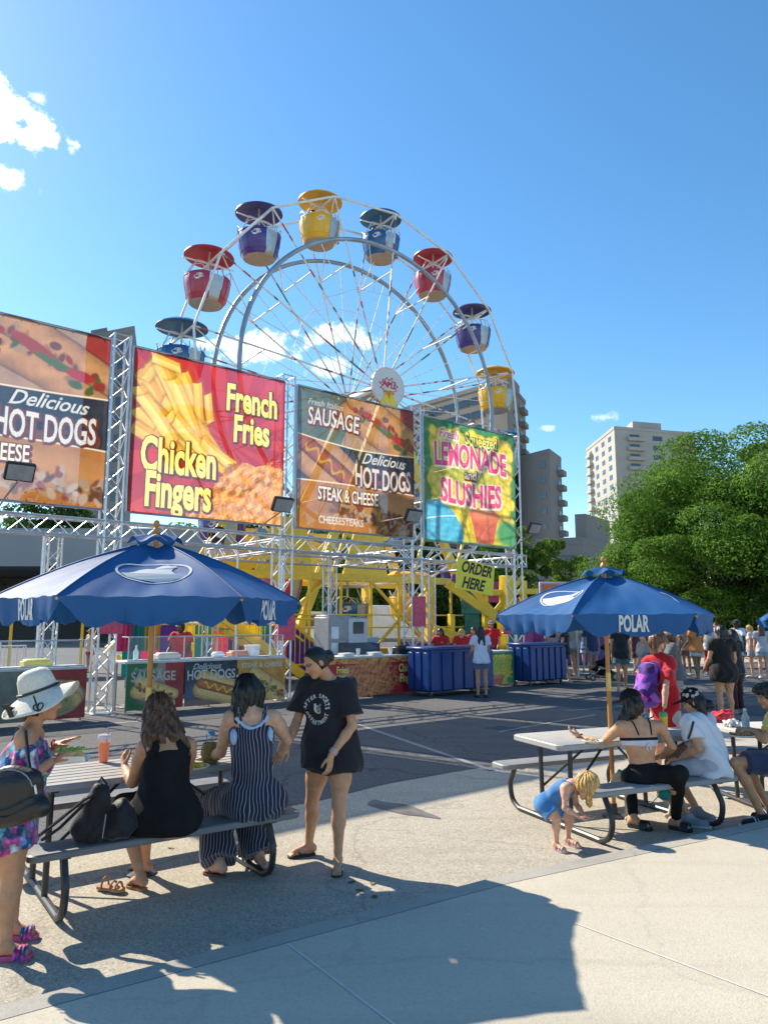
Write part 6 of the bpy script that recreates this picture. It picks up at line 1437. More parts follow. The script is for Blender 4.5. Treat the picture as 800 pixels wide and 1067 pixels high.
arc_text('AFTER SPORTS', .098, R(178), R(2), .042); arc_text('DEPARTMENT', .098, R(192), R(348), .042, True)
for a in range(2): pass
v, f = text_mesh('U', .10, .03, 1.); mb.add([on(cc+ux*q[0]+uy*q[1]) for q in v], f); v, f = text_mesh('S', .055, .02, 1.); mb.add([on(cc+ux*q[0]+uy*(q[1]+.008), .006) for q in v], f)
obj('shirt_print', mb, M_tprint, tee, smooth=False)
sdfobj('shorts', legs_prims(j, s, 1.06, .010, .20), .009, M_blk, o)
for a in 'LR': flipflop(j, a, o, mat('dark_sandal_sole', (.04, .03, .028), .7), mat('black_strap', (.015, .015, .015), .5), s)
bracelet(j['wrL']+(j['elL']-j['wrL']).normalized()*.02, j['elL']-j['wrL'], .030, mat('pale_bracelet', (.6, .5, .5), .4), o, 3)
mb = MB(); A1 = torso_frames(j)[0]; mb.path([j['neck']+A1[0]*q*.055+A1[1]*(.035+.03*(1-abs(q)))+A1[2]*(-.0+.03*abs(q)-.05*(1-abs(q))) for q in (-1, -.7, -.35, 0, .35, .7, 1)], .002, 5); obj('necklace', mb, mat('gold_chain', (.7, .5, .2), .3, .9), o)

# --- C: woman in a striped jumpsuit
def stripe_mat():
    m = cloth_mat('navy_pinstripe_cloth', (.018, .022, .05), .2, .3, 200); t, N, L, b = nodes_of(m); tc = N.new('ShaderNodeTexCoord'); n = N.new('ShaderNodeTexNoise'); n.inputs['Scale'].default_value = 3.2
    L.new(tc.outputs['Object'], n.inputs['Vector']); ad = N.new('ShaderNodeVectorMath'); ad.operation = 'MULTIPLY_ADD'; ad.inputs[1].default_value = (.10, .10, 0); L.new(n.outputs['Color'], ad.inputs[0]); L.new(tc.outputs['Object'], ad.inputs[2])
    w = N.new('ShaderNodeTexWave'); w.wave_type = 'BANDS'; w.bands_direction = 'X'; w.inputs['Scale'].default_value = 13.5; w.inputs['Distortion'].default_value = .2; L.new(ad.outputs[0], w.inputs['Vector'])
    r = N.new('ShaderNodeMapRange'); r.inputs['From Min'].default_value = .88; r.inputs['From Max'].default_value = .97; L.new(w.outputs['Fac'], r.inputs['Value'])
    x = N.new('ShaderNodeMix'); x.data_type = 'RGBA'; L.new(r.outputs[0], x.inputs[0]); x.inputs[6].default_value = (.014, .018, .045, 1); x.inputs[7].default_value = (.34, .33, .36, 1); L.new(x.outputs[2], b.inputs['Base Color']); return m
M_str = stripe_mat()
j = joints('C', (-.55, .78, -.30)); s = .97; w_ = 1.15
o = person(j, 'woman with black shoulder length hair in a navy pinstripe jumpsuit on the bench', s, w_, S_LIGHT, True, .0065, {'L': dict(d=(-.85, .45, -.15), n=(0, 0, -1), curl=.3, thumb=-1), 'R': dict(d=(-.6, .5, -.3), n=(0, 0, -1), curl=.6, thumb=1)}, 1.12)
hr, hf, hu = head_frame(j); hc = j['head']; bk = V((.05, -1, 0))
hair(j, s, HB, o, [C(hc+hr*q-hf*.04-hu*.02, hc+hr*q*1.15+bk*.065+V((0, 0, -z_)), .06, .045, .04) for q, z_ in ((-.055, .19), (-.02, .23), (.03, .235), (.065, .21))]+[C(hc-hr*.075-hu*.02, hc-hr*.085+V((0, 0, -.18)), .035, .03, .03)], .005, .015)
A_, B_ = torso_frames(j); L_ = trunk(j, s, w_, True, .014, .05, ((j['chest']+A_[2]*.085, A_[2]),))
cl = []
jp = sdfobj('jumpsuit', [p for p in L_ if not (p[0] == 'c')]+[E(j['pelvis'], (.19*s*w_, .15*s, .14*s), B_[3], .06)]+legs_prims(j, s, 1.1, .03, 1.96, .065, .045, 1.1), .008, M_str, o, folds(.011, 1, True, 2))
mb = MB()
bvj = ray_surface(o)
for q in (-1, 1):
    pts = []
    for t in range(9):
        u = t/8; p = j['neck']+A_[0]*q*(.10-.03*u)+A_[2]*(.05-.17*u)-A_[1]*.3; h = bvj.ray_cast(p, A_[1], .6); pts.append((h[0] if h[0] is not None else p+A_[1]*.2)-A_[1]*.008)
    mb = MB(); mb.path(pts, .014, 7); obj('shoulder_strap', mb, M_str, jp)
mb = MB()    # pale blue top showing at the neck and under the arms
pts = []
for t in range(15):
    u = -1+t/7; p = j['chest']+A_[0]*u*.115+A_[2]*(.075+.075*u*u)-A_[1]*.35; h = bvj.ray_cast(p, A_[1], .7); pts.append((h[0] if h[0] is not None else p+A_[1]*.25)-A_[1]*.012)
mb.path(pts, .013, 8); M_pale = cloth_mat('pale_blue_knit', (.42, .55, .78), .15)
obj('blue_undertop', mb, M_pale, o)
for q in (-1, 1): sdfobj('blue_side', [E(j['chest']+A_[0]*q*.128*s+A_[2]*.015-A_[1]*.035, (.028, .07, .06), A_[3], .02)], .008, M_pale, o)
for a in 'LR': flipflop(j, a, o, mat('brown_sandal_sole', (.16, .08, .055), .7), mat('brown_strap', (.13, .06, .04), .5), s)

# --- B: woman in a black dress
j = joints('B', (-.45, .85, -.12)); s = .95; w_ = 1.18
o = person(j, 'seated woman with long brown wavy hair in a black sleeveless dress', s, w_, S_TAN, True, .0065, {'L': dict(d=(-.25, .35, .75), n=(.6, .5, 0), curl=1.1, thumb=-1), 'R': dict(d=(-.6, .6, 0), n=(0, 0, -1), curl=.6, thumb=1)}, 1.08)
hr, hf, hu = head_frame(j); hc = j['head']; ex = []
for k in range(11):
    q = -.085+.017*k; a = hc+hr*q*.75-hf*.055-hu*.01; b_ = a+hr*q*.28-hf*.05+V((.004*k, -.01, -.14)); c_ = b_+V((.02+.006*k+.012*math.sin(k*2.2), -.02, -.12-.03*math.sin(k*1.3))); ex += [C(a, b_, .042, .034, .03), C(b_, c_, .034, .014, .02)]
hair(j, s, HM, o, ex, .007, .016, seed=3)
A_, B_ = torso_frames(j); cl = ((j['chest']+A_[2]*.065, A_[2]),)
dr = [p for p in trunk(j, s, w_, True, .015, .06, cl) if p[0] == 'e']+[E(j['pelvis']-V((0, 0, .03)), (.215, .19, .12), B_[3], .08), E((j['belly']+j['pelvis'])*.5, (.18, .15, .15), A_[3], .08)]+legs_prims(j, s, 1.12, .03, .93, .03, .1, 1.1)
dress = sdfobj('dress', dr, .008, M_blk, o, folds(.010, .9, True, 4), clips=((V((0, 0, .455)), V((0, 0, -1))),))
bvj = ray_surface(o); mb = MB()
for q in (-1, 1):
    pts = []
    for t in range(9):
        u = t/8; p = j['neck']+A_[0]*q*(.115-.06*math.sin(math.pi*u*.8)+.035*u)+A_[2]*(.012-.13*u)-A_[1]*.3; h = bvj.ray_cast(p, A_[1], .6); pts.append((h[0] if h[0] is not None else p+A_[1]*.26)-A_[1]*.002)
    mb = MB(); mb.path(pts, [.012+.003*t for t in range(9)], 7); obj('shoulder_strap', mb, M_blk, dress)
for a in 'LR': flipflop(j, a, o, mat('tan_sandal_sole', (.42, .2, .08), .6), mat('tan_strap', (.3, .14, .06), .5), s)

# --- A: woman with the sun hat
def floral_mat():
    m = cloth_mat('floral_cloth', (.3, .3, .3), .2, .3, 220); t, N, L, b = nodes_of(m); tc = N.new('ShaderNodeTexCoord'); n = N.new('ShaderNodeTexNoise'); n.inputs['Scale'].default_value = 26; n.inputs['Detail'].default_value = 3
    L.new(tc.outputs['Object'], n.inputs['Vector']); ad = N.new('ShaderNodeVectorMath'); ad.operation = 'MULTIPLY_ADD'; ad.inputs[1].default_value = (.07, .07, .07); L.new(n.outputs['Color'], ad.inputs[0]); L.new(tc.outputs['Object'], ad.inputs[2])
    v = N.new('ShaderNodeTexVoronoi'); v.inputs['Scale'].default_value = 24; L.new(ad.outputs[0], v.inputs['Vector']); sp_ = N.new('ShaderNodeSeparateColor'); L.new(v.outputs['Color'], sp_.inputs[0])
    r = N.new('ShaderNodeValToRGB'); r.color_ramp.interpolation = 'CONSTANT'; e = r.color_ramp.elements; e[0].color = (.03, .10, .30, 1); e[1].position = .22; e[1].color = (.62, .07, .30, 1)
    for p_, c_ in ((.45, (.10, .38, .52, 1)), (.62, (.70, .16, .42, 1)), (.78, (.22, .30, .60, 1)), (.90, (.6, .62, .68, 1))): q = e.new(p_); q.color = c_
    L.new(sp_.outputs[0], r.inputs[0]); m2 = N.new('ShaderNodeMapRange'); m2.inputs['From Min'].default_value = .15; m2.inputs['From Max'].default_value = .75; m2.inputs['To Min'].default_value = 1.25; m2.inputs['To Max'].default_value = .35
    L.new(v.outputs['Distance'], m2.inputs['Value']); vm = N.new('ShaderNodeVectorMath'); vm.operation = 'SCALE'; L.new(r.outputs[0], vm.inputs[0]); L.new(m2.outputs[0], vm.inputs['Scale']); L.new(vm.outputs[0], b.inputs['Base Color']); return m
M_flo = floral_mat()
j = joints('A', (1, .12, -.05), (-.15, 0, 1)); s = .90; w_ = 1.12
o = person(j, 'woman in a white sun hat and pink and blue floral clothes holding food', s, w_, S_TAN, True, .006, {'R': dict(d=(1, .12, .02), n=(0, .1, 1), curl=.35, thumb=1), 'L': dict(d=(1, -.05, .42), n=(.2, 0, -1), curl=.12, thumb=-1, spread=.3)}, 1.05)
hr, hf, hu = head_frame(j); hc = j['head']
hair(j, s, HD, o, [C(hc-hf*.07-hu*.04, hc-hf*.085+V((0, 0, -.10)), .04, .02, .02)], .003, .006)
A_, B_ = torso_frames(j); nk = ((j['neck']-A_[2]*.04, A_[2]),)
bl = [p for p in trunk(j, s, w_, True, .02, .05, nk) if p[0] == 'e']
for a in 'LR':
    sh, el = j['sh'+a], j['el'+a]; e_ = sh+(el-sh)*.92; n_ = (el-sh).normalized(); st = sh+(el-sh)*.32
    bl.append(C(st, e_, .062, .085, .03, ((e_, n_), (sh+(el-sh)*.28, -n_))))
    bl.append(C(sh+(el-sh)*.33, j['chest']+A_[2]*.08, .05, .06, .04))
bl.append(E(j['belly'], (.17, .14, .17), A_[3], .05, ((j['pelvis']+V((0, 0, .03)), V((0, 0, -1))),)))
blo = sdfobj('floral_blouse', bl, .007, M_flo, o, folds(.008, 1.2, True, 5))
sdfobj('floral_shorts', [E(j['pelvis'], (.175, .15, .12), B_[3], .05)]+legs_prims(j, s, 1.12, .03, .40, .03, .06), .008, M_flo, o, folds(.007, 1, True, 6))
hat = None; up_ = V((-.30, -.14, .93)).normalized(); fx = (V((1, 0, .4))-up_*V((1, 0, .4)).dot(up_)).normalized(); sy = up_.cross(fx); hb = hc+up_*.062-hf*.01
mb = MB(); n = 48; rings = []
prof = [(0, .135), (.045, .133), (.075, .118), (.09, .085), (.098, .03), (.104, 0)]+[(.104+.0155*k, None) for k in range(1, 8)]
for r_, z in prof:
    g = []
    for k in range(n):
        a = 2*math.pi*k/n
        if z is None: t = (r_-.104)/.1085; zz = -.075*t*abs(math.sin(a))**1.3-.02*t*(1-math.cos(a))*.9-.02*t*max(0, math.cos(a))+.012*t*math.sin(3*a+1); rr = r_*(1+.04*math.cos(2*a))
        else: zz = z; rr = r_*(1+.08*math.cos(2*a)) if r_ > .05 else r_
        g.append(hb+fx*rr*math.cos(a)+sy*rr*math.sin(a)+up_*zz)
    rings.append(g)
vs = [p for g in rings for p in g]; m_ = len(rings)
fs = [(i*n+k, i*n+(k+1) % n, (i+1)*n+(k+1) % n, (i+1)*n+k) for i in range(m_-1) for k in range(n)]
vs2 = [p-up_*.005 for p in vs]; fs += [tuple(q+m_*n for q in f_[::-1]) for f_ in fs]; fs += [((m_-1)*n+k, (m_-1)*n+(k+1) % n, (2*m_-1)*n+(k+1) % n, (2*m_-1)*n+k) for k in range(n)]
mb.add(vs+vs2, fs); hat = obj('sun_hat', mb, mat('white_straw', (.66, .62, .53), .8, 0, .1, 60, .5, 190), o, smooth=True)
mb = MB(); mb.path([hb+fx*.106*(1+.08*math.cos(2*a))*math.cos(a)+sy*.106*(1+.08*math.cos(2*a))*math.sin(a)+up_*.012 for a in [2*math.pi*k/40 for k in range(40)]], .0085, 6, True); obj('hat_band', mb, M_black, hat)
bvh_ = BVHTree.FromPolygons(vs, fs[:(m_-1)*n])
def brim(x, y, off=.003):      # x along the brim's near edge (towards the face), y outwards
    a = -math.pi/2+x/.18; r_ = .112+y; p = hb+fx*r_*math.cos(a)+sy*r_*math.sin(a); h = bvh_.ray_cast(p+up_*.2, -up_, .5); return (h[0] if h[0] is not None else p)+up_*off
M_ink = mat('black_ink', (.012, .012, .012), .6)
mb = MB(); v, f = text_mesh('Aloha', .085, .012, 1., .35); mb.add([brim(-.16+q[0]-.02, .075-q[1]) for q in v], f); obj('hat_lettering', mb, M_ink, hat, smooth=False)
mb = MB(); hp = []
for k in range(24): t = 2*math.pi*k/24; hp.append(brim(.05+.0017*16*math.sin(t)**3, .07-.0017*(13*math.cos(t)-5*math.cos(2*t)-2*math.cos(3*t)-math.cos(4*t)), .004))
mb.path(hp, .0035, 5, True); obj('heart_outline', mb, M_ink, hat)
for a in 'LR': flipflop(j, a, o, mat('pink_slide_sole', (.5, .08, .2), .6), M_flo, .95, 'slide', .03, 'wide')
bracelet(j['wrL']-V((.02, 0, 0)), (1, 0, .3), .028, mat('red_band', (.5, .03, .05), .5), o, 1, .006)
# her shoulder bag
bt = thing('shoulder_bag', 'black zipped bag hanging at the side of the woman in the sun hat', 'bag', W3((14, 868, 4.08))); bc = W3((12, 828, 4.10)); leather = mat('black_leather', (.012, .012, .013), .38, 0, .2, 12, .3, 60)
Mb = Matrix.Rotation(R(-14), 3, 'Y')
sdfobj('body', [E(bc, (.17, .065, .15), Mb, .02), C(bc+Mb@V((-.14, 0, -.10)), bc+Mb@V((.14, 0, -.10)), .055, .055, .04), C(bc+Mb@V((-.12, 0, .05)), bc+Mb@V((.12, 0, .05)), .05, .05, .04)], .008, leather, bt, folds(.003, 1, False, 3))
mb = MB(); mb.path([bc+Mb@V((.15*math.cos(t), -.068, .02+.12*math.sin(t))) for t in [math.pi*i/12 for i in range(13)]], .0035, 5); obj('zip', mb, M_galv, bt)
mb = MB(); mb.path([bc+Mb@V((-.15, -.06, -.04)), bc+Mb@V((-.02, -.078, -.06)), bc+Mb@V((.15, -.062, -.03))], .004, 5); mb.path([bc+Mb@V((-.15, -.06, -.075)), bc+Mb@V((0, -.076, -.1)), bc+Mb@V((.14, -.062, -.065))], .004, 5); obj('piping', mb, leather, bt)
mb = MB(); mb.path([bc+Mb@V((.12, .0, .09)), W3((30, 790, 4.16)), W3((27, 762, 4.20)), W3((20, 757, 4.34)), W3((6, 790, 4.46)), bc+Mb@V((-.12, .06, .1))], .009, 6); obj('strap', mb, leather, bt)
mb = MB(); mb.box(bc+Mb@V((.155, -.05, 0)), (.012, .008, .05), Mb, .002); obj('zip_pull', mb, M_alu, bt)

# --- E: child bending
j = joints('E', (.55, -.42, -.72), (.55, .1, .62), hs=1.5); s = .52
o = person(j, 'small blond child in a blue romper bending down beside the picnic table', s, 1.12, S_LIGHT, False, .0055, {'R': dict(d=(.8, -.3, -.35), n=(.3, .2, 1), curl=.6, thumb=1), 'L': dict(d=(.9, -.3, -.3), n=(.2, .1, 1), curl=.6, thumb=-1)}, 1.1)
hr, hf, hu = head_frame(j); hc = j['head']; ex = [C(hc+hr*q-hu*.0+hf*.0, hc+hr*q*1.2+hf*g-hu*.02+V((.01, 0, -.085-.02*math.sin(q*90))), .034, .02, .02) for q in (-.055, -.02, .02, .055) for g in (-.04, .03)]
hair(j, s, HL, o, ex+[C(hc+hr*.03+hu*.05, hc+hr*.05+hf*.06-hu*.01, .05, .03, .02)], .006, .02, .075, vox=.005)
A_, B_ = torso_frames(j); M_den = cloth_mat('blue_chambray', (.055, .19, .42), .15)
sdfobj('romper', [p for p in trunk(j, s, 1.12, False, .014, .04, ((j['neck']-A_[2]*.035, A_[2]),)) if p[0] == 'e']+[E(j['pelvis'], (.105, .095, .085), B_[3], .04)]+legs_prims(j, s, 1.15, .02, .62, .018, .03), .0055, M_den, o, folds(.005, 1.8, True, 7))
mb = MB()
for q in (-1, 1): mb.path([j['chest']+A_[0]*q*.05+A_[1]*.055+A_[2]*.02, j['neck']+A_[0]*q*.055+A_[2]*.012, j['chest']+A_[0]*q*.045-A_[1]*.06+A_[2]*.04], .010, 6)
obj('shoulder_straps', mb, M_den, o)
for a in 'LR': flipflop(j, a, o, mat('pale_pink_sole', (.5, .32, .32), .6), mat('pale_pink_strap', (.55, .36, .36), .5), .62, 'sandal', .022, 'straps')

# --- F: woman in black leggings seen from behind
j = joints('F', (-.45, .82, -.3)); s = .93; w_ = 1.02
o = person(j, 'seated woman with bare back in black leggings and a black cap', s, w_, S_WARM, True, .0065, {'L': dict(d=(-.8, .25, .38), n=(.3, .2, 1), curl=.55, thumb=-1), 'R': dict(d=(-.7, .6, -.2), n=(0, 0, -1), curl=.6, thumb=1)}, 1.0)
hr, hf, hu = head_frame(j); hc = j['head']; ex = [C(hc+hr*q-hf*.06-hu*.03, hc+hr*q-V((.05+.5*abs(q), .06, .17+.02*k)), .045, .03, .03) for k, q in enumerate((-.05, -.02, .015))]+[C(hc-V((.06, .05, .16)), hc-V((.16, .06, .26)), .03, .014, .02), C(hc-hr*.07-hu*.03, hc-hr*.09-V((.06, .02, .16)), .03, .02, .02)]
hair(j, s, HD, o, ex, .005, .01, seed=5)
Hh = basis(hr, hf, hu)
def cap(j, s, m, parent, back=False, rim=None):
    hr, hf, hu = head_frame(j); Hh = basis(hr, hf, hu); hc = j['head']; sg = -1 if back else 1; u2 = (hu+hf*.12*sg).normalized()
    c_ = sdfobj('cap', [E(hc+hu*.035*s-hf*.012*s, (.096*s, .116*s, .105*s), Hh, .01, ((hc+hu*.038*s, -u2),))], .006, m, parent)
    sdfobj('cap_peak', [E(hc+hu*.045*s+hf*.12*s*sg, (.075*s, .085*s, .009), Hh, .01)], .005, m, c_)
    mb = MB(); mb.lathe([(0, .012), (.01, .008), (.012, 0), (0, 0)], hc+hu*.138*s-hf*.012*s, 8); obj('cap_button', mb, m, c_); return c_
cap(j, s, M_blk, o)
A_, B_ = torso_frames(j)
sdfobj('leggings', [p for p in trunk(j, s, w_, True, .008, .04, ((j['pelvis']+B_[2]*.075, B_[2]),)) if p[0] == 'e']+legs_prims(j, s, w_, .008, 1.93, 0, .05), .007, M_blk, o, folds(.003, 1, False, 8))
M_wb = cloth_mat('white_band_cloth', (.62, .60, .66), .08)
ch = [p for p in trunk(j, s, w_, True, .009, .04, ((j['chest']-A_[2]*.018, A_[2]), (j['chest']-A_[2]*.058, -A_[2]))) if p[0] == 'e']; bnd = sdfobj('white_band', ch, .006, M_wb, o)
ch = [p for p in trunk(j, s, w_, True, .007, .04, ((j['chest']+A_[2]*.005, A_[2]), (j['chest']-A_[2]*.018, -A_[2]))) if p[0] == 'e']; bik = sdfobj('black_top', ch, .006, M_blk, o)
bvj = ray_surface(o); mb = MB()
for q in (-1, 1):
    pts = []
    for t in range(10):
        u = t/9; p = j['neck']+A_[0]*q*(.10-.035*u)+A_[2]*(.05-.17*u)-A_[1]*.3; h = bvj.ray_cast(p, A_[1], .6); pts.append((h[0] if h[0] is not None else p+A_[1]*.2)-A_[1]*.004)
    mb = MB(); mb.path(pts, .006, 6); obj('thin_strap', mb, M_blk, bik)
mb = MB(); q0 = j['chest']-A_[2]*.05-A_[1]*.125
for q in (-1, 1): mb.path([q0, q0+A_[0]*q*.02-A_[2]*.03, q0+A_[0]*q*.012-A_[2]*.05], .006, 5)
obj('bow', mb, M_wb, bnd)
for a in 'LR': flipflop(j, a, o, mat('black_sandal_sole', (.015, .015, .015), .6), mat('black_strap', (), .5), 1.05, 'sandal', .03, 'wide')
bracelet(j['wrL'], j['elL']-j['wrL'], .028, M_black, o, 1, .005)

# --- G: woman in white T-shirt and flowered cap
j = joints('G', (-.85, .35, -.40)); s = .90; w_ = 1.12
o = person(j, 'seated woman in a white T-shirt with a black flowered cap and cross strap', s, w_, S_TAN, True, .0065, {'L': dict(d=(-.9, .25, -.2), n=(.2, .2, -1), curl=.9, thumb=-1), 'R': dict(d=(-.7, .3, .1), n=(0, 0, -1), curl=.8, thumb=1)}, 1.05)
hr, hf, hu = head_frame(j); hc = j['head']
hair(j, s, HB, o, [C(hc+hr*q-hf*.06-hu*.03, hc+hr*q-hf*.08+V((0, 0, -.13)), .045, .04, .03) for q in (-.04, 0, .04)]+[E(hc-hf*.12-hu*.075, (.05, .045, .045), None, .02)], .004, .01, seed=6)
cp = cap(j, s, M_blk, o); mb = MB(); bvc = ray_surface(cp); r_ = random.Random(4)
for i in range(16):
    d_ = V((r_.uniform(-1, .6), r_.uniform(-1, .3), r_.uniform(-.1, .9))).normalized(); c0 = hc+hu*.05
    for k in range(4):
        u = d_.orthogonal().normalized(); w2 = d_.cross(u); a = k*math.pi/2+i; q = c0+(u*math.cos(a)+w2*math.sin(a))*.009+d_*.4; h = bvc.ray_cast(q, -d_, .6)
        if h[0] is not None: e_ = h[0]+h[1]*.003; uu = h[1].orthogonal().normalized()*.008; ww = h[1].cross(uu); mb.add([e_+uu, e_+ww, e_-uu, e_-ww], [(0, 1, 2, 3)])
obj('flower_print', mb, mat('pale_flower_print', (.62, .5, .52), .6), cp, smooth=False)
L_, sb = top(j, s, w_, .022, True, .62, .11, .06, .03, .066)
tee = sdfobj('white_tshirt', L_, .007, cloth_mat('white_cotton', (.66, .67, .72), .05), o, folds(.018, .7, True, 9), sb)
sdfobj('grey_shorts', [E(j['pelvis']-V((0, 0, .02)), (.185, .16, .12), torso_frames(j)[1][3], .05)]+legs_prims(j, s, w_, .022, .86, .01, .05), .008, cloth_mat('light_grey_cotton', (.42, .43, .47), .08), o, folds(.006, 1, False, 2), clips=((V((0, 0, .455)), V((0, 0, -1))),))
for a in 'LR': sneaker(j, a, o, cloth_mat('grey_trainer_mesh', (.3, .31, .33), .2), mat('white_sole', (.6, .6, .58), .6), .95)
mb = MB(); A_, B_ = torso_frames(j); bvj = ray_surface(tee); pts = []
for t in range(12):
    u = t/11; q0 = V((722, 752))*(1-u)+V((704, 790))*u; d_ = pixdir(q0.x+3*math.sin(u*3), q0.y).normalized(); h = bvj.ray_cast(V((0, 0, EYE)), d_, 20); pts.append((h[0]-d_*.008) if h[0] is not None else V((0, 0, EYE))+d_*6.85)
mb.path(pts, .010, 6); obj('cross_strap', mb, M_black, o)

# --- H: boy at the right edge
j = joints('H', (-1, .1, -.32)); s = .92
o = person(j, 'boy in a yellow T-shirt and navy shorts sitting at the right edge', s, 1.0, S_TAN, False, .0065, {'L': dict(d=(-1, .1, .1), n=(.1, .1, -1), curl=.7, thumb=-1), 'R': dict(d=(-1, 0, .1), n=(.1, 0, -1), curl=.7, thumb=1)})
hr, hf, hu = head_frame(j); hair(j, s, HB, o, [E(j['head']+hu*.07+hf*.03, (.08, .08, .05), basis(hr, hf, hu), .02)], .005, .02, .06, seed=7)
L_, sb = top(j, s, 1, .02, False, .6, .1, .06, .03); sdfobj('yellow_tshirt', L_, .008, cloth_mat('yellow_cotton', (.75, .58, .16), .06), o, folds(.008, 1, True, 3), sb)
sdfobj('navy_shorts', [E(j['pelvis'], (.18, .15, .12), torso_frames(j)[1][3], .05)]+legs_prims(j, s, 1, .028, .82, .015, .05), .008, cloth_mat('navy_cotton', (.03, .04, .085), .1), o, folds(.006, 1, False, 4))
mb = MB(); q = j['hipL'].lerp(j['knL'], .66)+V((0, -.098, .0)); mb.box(q, (.022, .004, .028), Matrix.Rotation(R(25), 3, 'Y')); obj('shorts_mark', mb, M_cup, o)
for a in 'LR': sneaker(j, a, o, cloth_mat('black_trainer_cloth', (.025, .025, .028), .2), mat('white_sole', (), .6), 1.0, mat('white_stripe', (.7, .7, .7), .5))

# --- I: woman in red with purple backpack behind the right table
j = joints('I', (.75, -.1, -.65), (.3, 0, 1)); s = .93
o = person(j, 'woman in a long red T-shirt with a purple backpack behind the right table', s, .88, S_LIGHT, True, .008)
hr, hf, hu = head_frame(j); hc = j['head']
hair(j, s, HR_, o, [C(hc+hr*q-hf*.05, hc+hr*q*1.3-hf*.05+V((-.01, 0, -.17)), .045, .025, .03) for q in (-.05, 0, .05)], .004, .012, vox=.009)
L_, sb = top(j, s, .90, .024, True, .8, .26, .06, .02, .066, (0, 0, -1)); hem_ = ((j['pelvis']-V((0, 0, .26*s)), V((0, 0, -1))),); L_ += [C(j['hip'+a], j['hip'+a]-V((0, 0, .25)), .085, .10, .07, hem_) for a in 'LR']; sdfobj('red_tshirt', L_, .010, cloth_mat('red_cotton', (.48, .012, .02), .08), o, folds(.012, .8, True, 3), sb)
sdfobj('light_shorts', legs_prims(j, s, .85, .03, .55, .03, .06), .012, cloth_mat('stone_cotton', (.45, .42, .4), .1), o)
for a in 'LR': flipflop(j, a, o, mat('tan_sandal_sole', (), .6), mat('tan_strap', (), .5), s)
bc = W3((673, 712, 8.72)); T = thing('backpack', 'purple and pink patterned backpack on the back of the woman in red', 'backpack', W3((673, 737, 8.72))); Mb = Matrix.Rotation(R(-12), 3, 'Y')
def purple_mat():
    m = cloth_mat('purple_pattern_cloth', (.1, .03, .3), .2); t, N, L, b = nodes_of(m); tc = N.new('ShaderNodeTexCoord'); v = N.new('ShaderNodeTexVoronoi'); v.inputs['Scale'].default_value = 11; L.new(tc.outputs['Object'], v.inputs['Vector']); s_ = N.new('ShaderNodeSeparateColor'); L.new(v.outputs['Color'], s_.inputs[0])
    r = N.new('ShaderNodeValToRGB'); e = r.color_ramp.elements; e[0].color = (.02, .008, .06, 1); e[1].position = .9; e[1].color = (.6, .06, .35, 1); q = e.new(.4); q.color = (.14, .05, .42, 1); q = e.new(.65); q.color = (.3, .12, .6, 1); L.new(s_.outputs[0], r.inputs[0]); L.new(r.outputs[0], b.inputs['Base Color']); return m
PM = purple_mat(); sdfobj('body', [C(bc+V((-.03, q, -.14)), bc+V((.03, q, .15)), .11, .085, .05) for q in (-.06, .0, .06)]+[C(bc+V((-.06, -.04, -.16)), bc+V((.04, -.04, -.17)), .10, .10, .05)], .009, PM, T, folds(.006, 1, False, 5))
sdfobj('front_pocket', [E(bc+V((-.04, -.09, -.15)), (.09, .06, .1), Mb, .02)], .009, mat('pink_pocket', (.5, .04, .3), .6), T)
mb = MB(); mb.path([bc+V((.0, -.05, .20)), bc+V((.06, -.05, .25)), bc+V((.13, -.07, .23)), bc+V((.14, -.12, .08)), bc+V((.06, -.1, -.08))], .012, 6); obj('strap', mb, PM, T)

